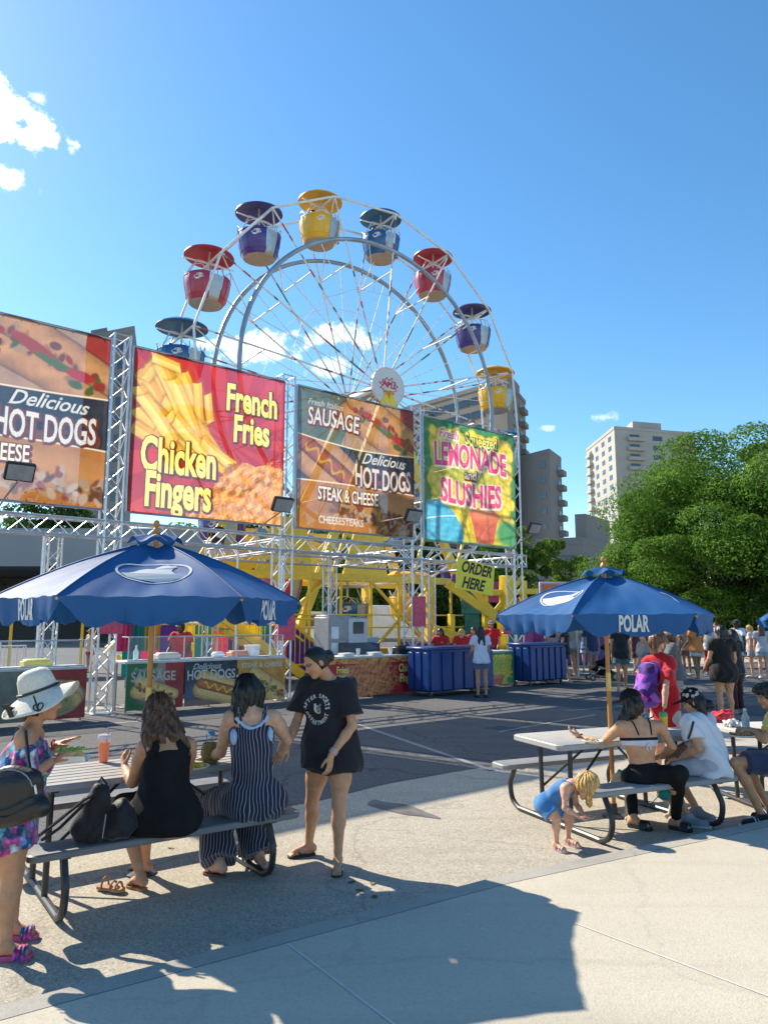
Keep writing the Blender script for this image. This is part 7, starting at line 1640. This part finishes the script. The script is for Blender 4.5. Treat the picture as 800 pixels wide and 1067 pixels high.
# ------------------------------------------------------------------ passers-by, workers and riders
TONES = dict(l=S_LIGHT, t=S_TAN, w=S_WARM, b=S_BROWN, d=S_DARK)
def passer(px, pf, h, rz, label, tone='t', hairm=HB, hairlen=.0, topc=('white', (.6, .6, .6)), bottom=('shorts', 'denim', (.06, .1, .2)), w=1., fem=True, pose=None, Y=None, sleeve=.5, vox=.016, z=0., headwear=None, long_top=.1, group=None, bun=False, shoes=(.3, .3, .3), half=False):
    if Y is None: p = G(px, pf)
    else: p = W3(('z', px, .0, Y))
    p = V((p.x, p.y, z)); J, s = stand(h, **(pose or {}))
    j = xform(J, p, R(rz))
    o = person(j, label, s, w, TONES[tone], fem, vox, None, 1.0, group, face=vox < .02)
    hr, hf, hu = head_frame(j); hc = j['head']
    ex = []
    if hairlen: ex = [C(hc+hr*q-hf*.055, hc+hr*q*1.3-hf*(.08+.16*min(hairlen, .34))+V((0, 0, -hairlen)), .052, .04, .03) for q in (-.045, 0, .045)]
    if bun: ex.append(E(hc-hf*.12+hu*.03, (.045, .045, .045), None, .02))
    hair(j, s, hairm, o, ex, .003, .014, vox=vox*.75)
    if headwear: cap(j, s, cloth_mat(headwear[0], headwear[1], .1), o)
    L_, sb = top(j, s, w, .024, fem, sleeve, long_top, .06, .02, .07, (0, 0, -1))
    kind = bottom[0]; tm = cloth_mat(topc[0]+'_fabric', topc[1], .08, .2, 120)
    if kind == 'dress': L_ = L_+legs_prims(j, s, w, .03, bottom[1], .03, .09)+[C(j['belly'], j['pelvis']-V((0, 0, .55*bottom[1]*.9*s)), .125*s*w, .15*s*w, .05, ((j['hipL'].lerp(j['knL'], bottom[1]), V((0, 0, -1))),))]
    t_ = sdfobj('dress' if kind == 'dress' else 'top', L_, vox*.8, tm, o, folds(.010, 1, True, px), sb)
    if kind in ('shorts', 'pants'):
        fr = .5 if kind == 'shorts' else 1.93
        sdfobj(kind, [E(j['pelvis'], (.165*s*w, .135*s*w, .12*s), torso_frames(j)[1][3], .05)]+legs_prims(j, s, w, .022, fr, .02, .04), vox*.8, cloth_mat(bottom[1]+'_bottom_fabric', bottom[2], .12, .2, 120), o, folds(.008, 1, False, px))
    for a in 'LR':
        an, to = j['an'+a], j['toe'+a]; d = (V((to.x-an.x, to.y-an.y, 0))).normalized()
        sdfobj('shoe', [C(V((an.x, an.y, z+.035))-d*.04, V((to.x, to.y, z+.03)), .042, .036, .02, ((V((0, 0, z+.002)), V((0, 0, -1))),))], vox*.7, mat('shoe_%d' % int(shoes[0]*100), shoes, .7), o)
    return o
RED = ('red_uniform', (.50, .02, .025))
passer(502, 727, 1.66, 8, 'girl with long black hair ordering at the green counter in denim shorts', 't', HB, .34, ('pale_lilac', (.62, .62, .74)), ('shorts', 'mid_denim', (.07, .13, .24)), pose=dict(armL=(.02, .25), armR=(.02, .35), elbow=.7, lean=.1), shoes=(.02, .02, .02))
passer(460, 0, 1.58, 165, 'worker in red wiping her brow behind the first blue bin', 'b', HB, .1, RED, ('pants', 'black', (.02, .02, .02)), Y=20.9, w=1.1, pose=dict(armL=(.1, .5), armR=(.05, .6), elbow=1.4, lean=.15), bun=True)
passer(482, 0, 1.56, 170, 'worker in red with fair hair bending over the counter left of the ordering girl', 'l', HL, .08, RED, ('pants', 'black', ()), Y=21.2, w=1.15, pose=dict(lean=.3, armL=(.1, .3), armR=(.1, .3), elbow=.5))
passer(496, 0, 1.60, 150, 'worker in red partly hidden behind the ordering girl', 't', HD, .1, RED, ('pants', 'black', ()), Y=22.0, pose=dict(lean=.2, armR=(.1, .4), elbow=.6))
passer(513, 0, 1.78, 160, 'tall worker in red with a grey cap right of the ordering girl', 't', HD, 0, RED, ('pants', 'black', ()), Y=22.6, fem=False, w=1.1, headwear=('grey_cap', (.3, .3, .32)), pose=dict(armL=(.05, .3), elbow=.8))
passer(187, 0, 1.74, 172, 'large man in a red shirt and dark cap behind the hot dog counter', 'd', HB, 0, RED, ('pants', 'black', ()), Y=18.0, fem=False, w=1.45, headwear=('black_cap_cloth', (.02, .02, .02)), pose=dict(armL=(.12, .3), armR=(.12, .3), elbow=.6, lean=.1))
passer(341, 0, 1.66, 95, 'worker in red with a ponytail beside the grey machine', 'w', HB, .16, RED, ('pants', 'black', ()), Y=19.3, bun=True, pose=dict(armL=(.0, .3), elbow=.6))
passer(577, 709, 1.66, -15, 'woman in a pinkish top and black trousers behind the second blue bin', 'w', HB, .25, ('dusty_pink', (.52, .34, .30)), ('pants', 'black', ()), pose=dict(step=.12))
passer(589, 711, 1.66, 60, 'girl in a black outfit with a white shoulder bag right of the second bin', 'l', HB, .22, ('black_vest', (.02, .02, .022)), ('shorts', 'black', ()), pose=dict(step=.14), sleeve=.2, shoes=(.5, .5, .5))
passer(599, 704, 1.84, 20, 'tall man in a white shirt and cap beyond the second bin', 'w', HB, 0, ('off_white', (.58, .55, .52)), ('shorts', 'grey', (.25, .25, .27)), fem=False, headwear=('black_cap_cloth', ()), pose=dict(step=.1))
passer(611, 700, 1.60, -30, 'woman in blue top near the stroller', 'l', HD, .2, ('blue_top', (.12, .25, .5)), ('shorts', 'white', (.6, .6, .6)), pose=dict(step=.05))
passer(648, 721, 1.72, 170, 'person in teal shorts and black top standing by the umbrella pole', 't', HB, .1, ('black_vest', ()), ('shorts', 'dark_teal', (.05, .12, .13)), w=1.1, fem=False, pose=dict(step=.1), sleeve=.3)
passer(664, 701, 1.68, 200, 'woman in a dark striped dress left of the red shirted woman', 'l', HD, .2, ('maroon_stripe', (.14, .05, .05)), ('dress', .9), w=1.05)
passer(676, 748, 1.60, 110, 'woman with long fair brown hair and a grey top behind the purple backpack', 'l', HR_, .26, ('grey_top', (.2, .19, .19)), ('shorts', 'grey', ()), pose=dict(armL=(.0, .3), elbow=.6))
passer(706, 756, 1.62, 75, 'person in a tan cap and dark grey T-shirt right of the woman in red', 't', HR_, .05, ('dark_grey_tee', (.10, .11, .12)), ('shorts', 'grey', ()), w=1.1, headwear=('tan_cap', (.36, .27, .2)), pose=dict(armL=(.0, .45), armR=(0, .45), elbow=.9, lean=.1))
passer(716, 704, 1.70, 10, 'man with brown legs and tan shirt left of the orange shirt', 'b', HB, 0, ('tan_shirt', (.42, .24, .16)), ('shorts', 'brown', (.14, .09, .07)), fem=False)
passer(727, 709, 1.76, 15, 'man in an orange T-shirt and pale shorts seen from behind', 'b', HB, 0, ('orange_tee', (.62, .22, .06)), ('shorts', 'light_blue', (.42, .50, .58)), fem=False, w=1.1, pose=dict(step=.12, armL=(.08, .3), elbow=.6))
passer(740, 703, 1.66, -40, 'woman in a white top with a red bag between the orange and black figures', 't', HB, .2, ('white_top', (.6, .58, .56)), ('pants', 'wine', (.25, .03, .04)))
passer(757, 754, 1.71, 5, 'woman in a short black dress with a blue neckerchief right of the red shirted woman', 'w', HB, .12, ('black_dress_cloth', (.014, .012, .012)), ('dress', .42), w=1.15, pose=dict(armL=(.12, .2), armR=(.06, .1), elbow=.5), vox=.012)
p_ = G(757, 754); mb = MB(); mb.path([V((p_.x+.085*math.cos(a), p_.y+.075*math.sin(a), 1.475+.012*math.sin(a))) for a in [2*math.pi*i/16 for i in range(16)]], .022, 7, True)
single('neckerchief', mb, cloth_mat('blue_neckerchief', (.03, .14, .3)), 'blue neckerchief round the neck of the woman in the black dress', 'scarf')
passer(768, 744, 1.62, 30, 'person in dark wine coloured trousers close behind the black dress', 't', HB, .1, ('black_vest', ()), ('pants', 'dark_wine', (.05, .012, .016)))
passer(771, 709, 1.80, 120, 'man in a white T-shirt and cap right of the woman in the black dress', 'd', HB, 0, ('bright_white', (.68, .70, .76)), ('shorts', 'pale_blue', (.35, .42, .52)), fem=False, headwear=('black_cap_cloth', ()))
passer(784, 706, 1.64, 60, 'girl in a pale top at the right edge, left of the pair', 'l', HL, .2, ('pale_top', (.62, .55, .5)), ('shorts', 'light_denim', (.30, .42, .55)), shoes=(.6, .6, .6))
passer(796, 707, 1.68, -20, 'girl in a light grey top and light denim shorts cut by the right edge', 'l', HR_, .24, ('light_grey_top', (.5, .5, .52)), ('shorts', 'light_denim', ()), shoes=(.6, .6, .6))
passer(93, 701, 1.5, 150, 'person in a pale top and red shorts between the left truss tower and counter', 't', HB, .1, ('pale_top', ()), ('shorts', 'bright_red', (.5, .03, .03)), headwear=('grey_cap', ()))
passer(618, 706, 1.72, 190, 'man in a navy shirt behind the stroller', 't', HB, 0, ('navy_shirt', (.04, .06, .14)), ('shorts', 'grey', ()), fem=False)
passer(690, 700, 1.66, 40, 'distant person in a teal top under the right umbrella tip', 'w', HB, .1, ('teal_top', (.05, .25, .28)), ('shorts', 'black', ()), Y=30)
passer(700, 700, 1.72, 200, 'distant man in a dark shirt near the silver car', 'd', HB, 0, ('navy_shirt', ()), ('pants', 'grey', ()), fem=False, Y=32)
passer(748, 700, 1.7, 100, 'distant person in a pink top under the large tree', 'l', HR_, .1, ('pink_top', (.6, .2, .25)), ('shorts', 'white', ()), Y=33)
# riders in the tubs
def rider(i, dx, label, tone='t', topc=('white_top', ()), hm=HB, up=0., dy=-.1):
    p = GP[i]+WD*dx+WX*(-dy)+V((0, 0, -1.62-.42+up)); J, s = stand(1.6, armL=(.1, .25), armR=(.1, .25), elbow=.5)
    for a in 'LR': J['kn'+a] = J['hip'+a]+V((0, .36, .02)); J['an'+a] = J['kn'+a]+V((0, .0, -.36)); J['toe'+a] = J['an'+a]+V((0, .12, -.04))
    j = xform(J, p, WA+R(180)+R(15)); o = person(j, label, s, 1., TONES[tone], True, .03, None, face=False); L_, sb = top(j, s, 1., .02, True, .5, .08, .05, .02); sdfobj('top', L_, .022, cloth_mat(topc[0]+'_fabric', topc[1] or (.5, .5, .5)), o); hair(j, s, hm, o, [], .002, .014, vox=.018); return o
rider(0, .35, 'child looking over the rim of the blue tub above the fries banner', 'l', ('grey_top', ()), HR_)
rider(0, -.45, 'dark haired rider in the blue tub above the fries banner', 't', ('navy_shirt', ()))
rider(3, -.4, 'dark haired rider in a white shirt in the yellow tub at the top', 'w', ('white_top', ()), up=.16); rider(3, .45, 'rider in a white top at the gate of the yellow tub at the top', 'l', ('white_top', ()), HR_)
rider(4, -.45, 'dark haired rider at the left of the blue tub right of the top', 'w', ('black_vest', ()), up=.12); rider(4, .4, 'second rider at the right of the blue tub right of the top', 'l', ('pink_top', ()))
rider(6, -.4, 'rider in a grey shirt in the purple tub at the right', 't', ('grey_top', ())); rider(7, -.45, 'rider in a dark striped top in the yellow tub above the lemonade banner', 't', ('dark_grey_tee', ())); rider(5, -.3, 'rider in the red tub at the upper right', 'w', ('grey_top', ()))
rider(12, .0, 'dark haired rider in the low yellow tub seen under the truss' if order[12 % 4] == 'yellow' else 'dark haired rider in a low tub seen under the truss', 'w', ('black_vest', ()))
# stroller
def stroller(px, pf, label):
    p = G(px, pf); T = thing('stroller', label, 'stroller', p); M_fr = mat('stroller_frame', (.03, .03, .035), .4, .3)
    mb = MB()
    for q in (-.24, .24):
        mb.path([p+V((.55, q, 1.02)), p+V((.35, q, .75)), p+V((-.25, q, .25)), p+V((-.38, q, .14))], .016, 7); mb.path([p+V((.30, q, .12)), p+V((.1, q, .5)), p+V((.22, q, .62))], .015, 7)
    mb.tube(p+V((.55, -.24, 1.02)), p+V((.55, .24, 1.02)), .02); mb.tube(p+V((-.2, -.24, .3)), p+V((-.2, .24, .3)), .013); obj('frame', mb, M_fr, T)
    for (x, r_, q) in ((-.38, .09, -.24), (-.38, .09, .24), (.30, .13, -.26), (.30, .13, .26)):
        mb = MB(); mb.tube(p+V((x, q-.02, r_)), p+V((x, q+.02, r_)), r_, n=16); w_ = obj('wheel', mb, M_black, T); mb = MB(); mb.tube(p+V((x, q-.024, r_)), p+V((x, q+.024, r_)), r_*.5, n=12); obj('wheel_hub', mb, M_galv, w_)
    sdfobj('seat', [E(p+V((.02, 0, .52)), (.25, .2, .1), None, .05), C(p+V((.08, 0, .5)), p+V((.34, 0, .92)), .12, .12, .06), E(p+V((-.25, 0, .38)), (.12, .18, .1), None, .05)], .018, M_blk, T)
    sdfobj('hood', [E(p+V((.22, 0, .88)), (.3, .25, .22), None, .01, ((p+V((.2, 0, .86)), V((-.4, 0, -1))),))], .018, M_blk, T); sdfobj('basket', [E(p+V((.05, 0, .24)), (.3, .2, .1), None, .03)], .02, M_blk, T)
stroller(628, 709, 'black folding stroller beyond the right umbrella pole')
# dog under the right bench
p = W3(('z', 676, 0, 7.15)); x0, y0 = p.x, p.y
def dg(x, y, z): return V((x0+x, y0+y*.9, z))
L_ = [C(dg(.20, 0, .36), dg(-.12, 0, .36), .105, .115, .05), C(dg(-.12, 0, .35), dg(-.24, 0, .34), .10, .08, .04), C(dg(-.22, 0, .36), dg(-.31, -.02, .30), .06, .052, .04), E(dg(-.335, -.02, .26), (.072, .062, .062), None, .03), C(dg(-.36, -.02, .245), dg(-.43, -.02, .215), .036, .026, .02),
      E(dg(-.31, -.075, .275), (.025, .018, .05), None, .02), E(dg(-.31, .035, .275), (.025, .018, .05), None, .02), C(dg(.28, 0, .38), dg(.36, 0, .46), .03, .015, .02), C(dg(.36, 0, .46), dg(.35, 0, .54), .02, .02, .02)]
for q in (-.06, .06):
    L_ += [C(dg(-.18, q, .3), dg(-.17, q, .16), .042, .03, .03), C(dg(-.17, q, .16), dg(-.19, q, .035), .026, .022, .02), C(dg(-.19, q, .025), dg(-.225, q, .02), .024, .02, .01),
           C(dg(.2, q, .32), dg(.14, q, .22), .07, .045, .03), C(dg(.14, q, .22), dg(.24, q, .13), .035, .024, .02), C(dg(.24, q, .13), dg(.21, q, .035), .022, .02, .02), C(dg(.21, q, .025), dg(.175, q, .02), .024, .02, .01)]
v, f = sdf_mesh(L_, .008, folds(.004, 2, True, 3)); b_ = V((x0, y0, 0)); dog = put('dog', fast_mesh('dog', v-np.array(b_[:]), f), mat('cream_fur', (.55, .48, .38), .9, 0, .15, 30, .8, 120)); dog.location = b_; tag(dog, 'cream coloured dog standing under the bench of the right table', 'dog')
mb = MB(); mb.lathe([(0, .0), (.018, -.01), (.0, -.02)], dg(-.462, -.02, .225), 8); 
for q in (-.055, .02): mb.lathe([(0, .008), (.009, 0), (0, -.008)], dg(-.375, q, .285), 8)
obj('nose_and_eyes', mb, M_black, dog)
mb = MB(); mb.path([dg(-.25+.0*i, .085*math.cos(a), .35+.085*math.sin(a)) for i, a in enumerate([2*math.pi*k/16 for k in range(16)])], .012, 6, True); obj('collar', mb, mat('teal_nylon', (.0, .3, .28), .5), dog)
mb = MB(); c_ = W3((692, 828, 6.95)); mb.box(c_, (.10, .04, .09), None, .02); mb.path([c_+V((0, 0, .04)), c_+V((.02, 0, .1)), c_+V((.05, -.02, .16))], .006, 6); mb.path([c_-V((.04, 0, 0)), c_+V((-.2, .1, -.2)), dg(-.2, 0, .3)], .004, 5)
single('leash_reel', mb, mat('teal_nylon', ()), 'teal retractable leash hanging under the right bench', 'leash')

# ------------------------------------------------------------------ things on and under the tables
def at_tab(px, py, z=.762): return G(px, py, z)
# orange drink
p = at_tab(108, 794); T = thing('iced_drink', 'tall clear cup of orange drink with a lilac straw on the left table', 'drink', p)
mb = MB(); mb.lathe([(0, .004), (.031, .004), (.041, .145), (0, .145)], p, 20); obj('juice', mb, mat('orange_juice', (.9, .27, .005), .2, trans=.4), T)
mb = MB(); mb.lathe([(0, 0), (.034, 0), (.046, .175), (.048, .178), (.045, .178), (.043, .172)], p, 20); obj('cup', mb, mat('clear_plastic', (.85, .87, .9), .08, alpha=.14), T)
mb = MB(); mb.lathe([(.049, .172), (.049, .184), (.045, .2), (.02, .206), (0, .206)], p, 20); obj('lid', mb, mat('milky_clear_lid', (.7, .72, .78), .15, alpha=.6), T)
mb = MB(); mb.tube(p+V((0, 0, .05)), p+V((.028, .0, .255)), .005, n=7); obj('straw', mb, mat('lilac_straw', (.42, .2, .55), .4), T)
# pineapple drink and plate
p = at_tab(219, 795); T = thing('pineapple_drink', 'hollow pineapple drink with a blue paper umbrella on the left table', 'drink', p); m = mat('pineapple_skin', (.22, .16, .03), .7, 0, .5, 60, .8, 70)
mb = MB(); mb.lathe([(0, 0), (.045, 0), (.062, .03), (.068, .08), (.062, .13), (.055, .145), (.045, .145), (.045, .13), (0, .13)], p, 24); 
for i in range(9):
    for k in range(14): a = 2*math.pi*(k+.5*(i % 2))/14; z = .012+i*.0145; r_ = .047+.021*math.sin(math.pi*min(1, z/.15)); mb.lathe([(.007, 0), (0, .007)], p+V((r_*math.cos(a), r_*math.sin(a), z)), 5, basis((-math.sin(a), math.cos(a), 0), (0, 0, 1), (math.cos(a), math.sin(a), 0)))
obj('shell', mb, m, T); mb = MB(); mb.lathe([(.046, .136), (0, .138)], p, 18); obj('juice', mb, mat('pineapple_juice', (.8, .6, .05), .2), T)
mb = MB(); mb.tube(p+V((0, 0, .1)), p+V((.01, 0, .225)), .0025, n=5); mb.lathe([(.035, -.005), (.0, .025), (.033, -.008)], p+V((.01, 0, .215)), 10, Matrix.Rotation(.5, 3, 'Y')); mb.tube(p+V((-.02, 0, .1)), p+V((-.035, 0, .21)), .004, n=6); obj('paper_umbrella', mb, mat('blue_paper', (.1, .4, .7), .5), T)
def plate(px, py, r_, m, label, fm, z=.762, seed=0, n=14, fs=.02):
    p = at_tab(px, py, z); T = thing('food_plate', label, 'plate', p); mb = MB(); mb.lathe([(0, .003), (r_*.7, .003), (r_, .02), (r_*.98, .023), (r_*.68, .008), (0, .008)], p, 24); obj('plate', mb, m, T); q = random.Random(seed); mb = MB()
    for i in range(n): c = p+V((q.uniform(-.6, .6)*r_, q.uniform(-.6, .6)*r_, .018+q.random()*.012)); mb.box(c, (fs*q.uniform(.8, 1.6), fs*.7, fs*.5), rotz(q.random()*3)@Matrix.Rotation(q.random(), 3, 'X'), fs*.1)
    obj('food', mb, fm, T)
plate(204, 801, .10, M_cup, 'plate of yellow fruit chunks in front of the woman in pinstripes', mat('yellow_fruit', (.8, .55, .03), .5), seed=2, n=22, fs=.026)
plate(617, 774, .09, M_cup, 'small white plate on the right table beside the outstretched hand', mat('golden_crumbs', (.5, .28, .08), .7), seed=5)
# taco held by A
c_ = W3((74, 789, 4.37)); T = thing('taco', 'filled taco in a paper boat held by the woman in the sun hat', 'taco', c_-V((0, 0, .03)))
mb = MB(); n = 9; outer = [c_+V((-.095+.19*i/(n-1), q*.042, .012 if abs(q) == 1 else -.018)) for q in (-1, -.5, 0, .5, 1) for i in range(n)]; mb.add(outer+[p-V((0, 0, .004)) for p in outer], [(r_*n+i, r_*n+i+1, (r_+1)*n+i+1, (r_+1)*n+i) for r_ in range(4) for i in range(n-1)]+[(45+r_*n+i, 45+r_*n+i+1, 45+(r_+1)*n+i+1, 45+(r_+1)*n+i) for r_ in range(4) for i in range(n-1)]); obj('paper_boat', mb, M_cup, T)
sdfobj('shell', [E(c_+V((0, 0, .012)), (.078, .032, .034), None, .01)], .004, mat('corn_shell', (.62, .40, .16), .7, 0, .15, 40), T)
mb = MB(); q_ = random.Random(3)
for i in range(90): c = c_+V((q_.uniform(-.075, .075), q_.uniform(-.028, .028), .036+q_.random()*.018)); mb.box(c, (.02, .005, .004), rotz(q_.random()*3)@Matrix.Rotation(q_.uniform(-.7, .7), 3, 'Y'))
obj('lettuce', mb, mat('shredded_lettuce', (.32, .48, .12), .6, 0, .4, 50), T)
# black backpack on the bench
c_ = G(93, 878, .452)+V((0, .03, 0)); T = thing('backpack', 'slouched black backpack leaning on the left end of the bench', 'backpack', c_); nyl = cloth_mat('black_nylon', (.012, .012, .014), .3, .4, 90, rough=.55)
Mb = Matrix.Rotation(R(10), 3, 'Y')@rotz(R(25))
sdfobj('body', [E(c_+V((.0, 0, .10)), (.105, .09, .11), Mb, .03), E(c_+V((.03, .0, .22)), (.085, .075, .12), Mb, .05), E(c_+V((-.01, 0, .06)), (.12, .09, .07), Mb, .04), E(c_+V((.05, 0, .31)), (.045, .045, .045), None, .03)], .006, nyl, T, folds(.010, 1.5, True, 9), clips=((V((0, 0, .453)), V((0, 0, -1))),))
sdfobj('side_pouch', [E(c_+V((.16, .05, .13)), (.09, .08, .12), None, .04), E(c_+V((.15, .04, .07)), (.11, .09, .07), None, .04)], .006, nyl, T, folds(.010, 1.5, True, 4), clips=((V((0, 0, .453)), V((0, 0, -1))),))
mb = MB()
for q in (0, 1): mb.path([c_+V((.04, -.03+.04*q, .30)), c_+V((-.02, -.1, .27-.03*q)), c_+V((-.15, -.12, .16-.05*q)), c_+V((-.27, -.08, .07-.04*q)), c_+V((-.34, -.05, .02))][:4+q*0], .011, 6)
mb.path([c_+V((.02, 0, .34)), c_+V((.05, -.01, .385)), c_+V((.085, 0, .34))], .008, 6); obj('strap', mb, nyl, T)
mb = MB(); mb.path([c_+V((.10+.002*i, -.08, .04+.02*i)) for i in range(8)], .004, 5); obj('zip', mb, M_galv, T)
# sandals lying on the ground
for (px, py, ang_, l) in ((115, 929, R(-12), 'brown strappy sandal lying on the ground under the bench'),):
    p = G(px, py); jj = dict(anL=V((p.x-.05, p.y+.02, .05)), toeL=V((p.x+.09, p.y-.03, .03))); T = thing('lost_sandal', l, 'sandal', p); flipflop(jj, 'L', T, mat('tan_sandal_sole', (), .6), mat('copper_strap', (.30, .16, .10), .4), .95, 'sole', .02, 'straps')
# drinks and packets on the two right tables
def bottle(p, h, r_, body, m, label, cap_m):
    T = thing('bottle', label, 'bottle', p); mb = MB(); mb.lathe([(0, 0), (r_, 0), (r_, h*.62), (r_*.85, h*.7), (r_*.4, h*.86), (r_*.36, h*.92), (0, h*.92)], p, 18); obj('body', mb, m, T); mb = MB(); mb.lathe([(r_*.42, h*.92), (r_*.42, h), (0, h)], p, 14); obj('cap', mb, cap_m, T)
    mb = MB(); mb.lathe([(r_*1.02, h*.25), (r_*1.02, h*.5)], p, 18); obj('wrapper', mb, body, T)
bottle(G(777, 763, .762), .22, .034, mat('pale_blue_label', (.4, .55, .7), .5), mat('clear_bottle', (.62, .75, .82), .1, alpha=.5), 'clear water bottle on the table at the right edge', M_cup)
p = G(692, 772, .762); T = thing('tall_drink', 'tall yellow drink with green top on the right end of the right table', 'drink', p); mb = MB(); mb.lathe([(0, 0), (.026, 0), (.036, .21), (.0, .21)], p, 16); obj('cup', mb, mat('yellow_slush', (.78, .55, .04), .25, trans=.2), T); mb = MB(); mb.lathe([(.037, .21), (.038, .225), (.03, .245), (0, .25)], p, 16); mb.tube(p+V((0, 0, .24)), p+V((.01, 0, .32)), .005); obj('green_top', mb, mat('green_plastic', (.05, .35, .12), .4), T)
sdf_ = [E(G(749, 752, .762)+V((0, 0, .05)), (.13, .09, .055), None, .02), E(G(757, 750, .762)+V((0, 0, .05)), (.07, .07, .06), None, .03)]
T = thing('red_bag', 'crumpled red bag on the far left corner of the right edge table', 'bag', G(749, 752, .762)); sdfobj('body', sdf_, .007, mat('red_nylon', (.55, .02, .03), .45), T, folds(.012, 2, False, 4), clips=((V((0, 0, .764)), V((0, 0, -1))),))
mb = MB(); p = G(749, 752, .762); mb.path([p+V((-.05, -.06, .07)), p+V((0, -.1, .11)), p+V((.06, -.06, .08))], .007, 6); obj('handle', mb, mat('red_nylon', ()), T)
T = thing('foil_wrap', 'crumpled white foil next to the red bag', 'wrapper', G(762, 757, .762)); sdfobj('foil', [E(G(762, 757, .762)+V((0, 0, .03)), (.08, .06, .035), None, .02)], .006, mat('crumpled_foil', (.65, .6, .58), .3, .4, .2, 30, 1., 60), T, folds(.018, 3, False, 2), clips=((V((0, 0, .764)), V((0, 0, -1))),))
mb = MB(); mb.box(G(762, 757, .762)+V((.05, -.02, .012)), (.05, .04, .02), rotz(.4), .004); obj('folded_flap', mb, M_cup, T)
plate(772, 768, .12, M_cup, 'tray of food in front of the boy in yellow', mat('fried_food', (.45, .2, .06), .7, 0, .4, 40), seed=8, n=26, fs=.03)
# litter
q_ = random.Random(11); 
for i, (px, py, c_, l) in enumerate(((375, 928, (.16, .12, .03), 'dry brown leaf on the asphalt right of the standing woman'), (388, 921, (.2, .14, .04), 'curled yellow brown leaf nearest the painted shadow'), (178, 884, (.30, .16, .06), 'orange leaf between the legs of the left table'), (366, 920, (.12, .1, .04), 'small dark leaf near the flip flop'), (757, 832, (.6, .6, .58), 'white paper scrap under the right edge table'), (390, 935, (.14, .12, .05), 'tiny leaf closest to the kerb'))):
    p = G(px, py); mb = MB(); n = 9; pts = [V((.028*math.cos(a)*(1+.3*math.sin(2*a+i)), .018*math.sin(a), .004+.006*abs(math.cos(a+i)))) for a in [2*math.pi*k/n for k in range(n)]]
    k_ = 1.5 if i == 4 else 1; mb.add([p+rotz(i*1.3)@(v_*k_) for v_ in pts]+[p+V((0, 0, .002))]+[p+rotz(i*1.3)@(v_*k_)-V((0, 0, .002)) for v_ in pts], [(k, (k+1) % n, n) for k in range(n)]+[(k, (k+1) % n, n+1+(k+1) % n, n+1+k) for k in range(n)]); single('fallen_leaf' if i != 4 else 'paper_scrap', mb, mat('litter_%d' % i, c_, .8), l, 'leaf' if i != 4 else 'litter')
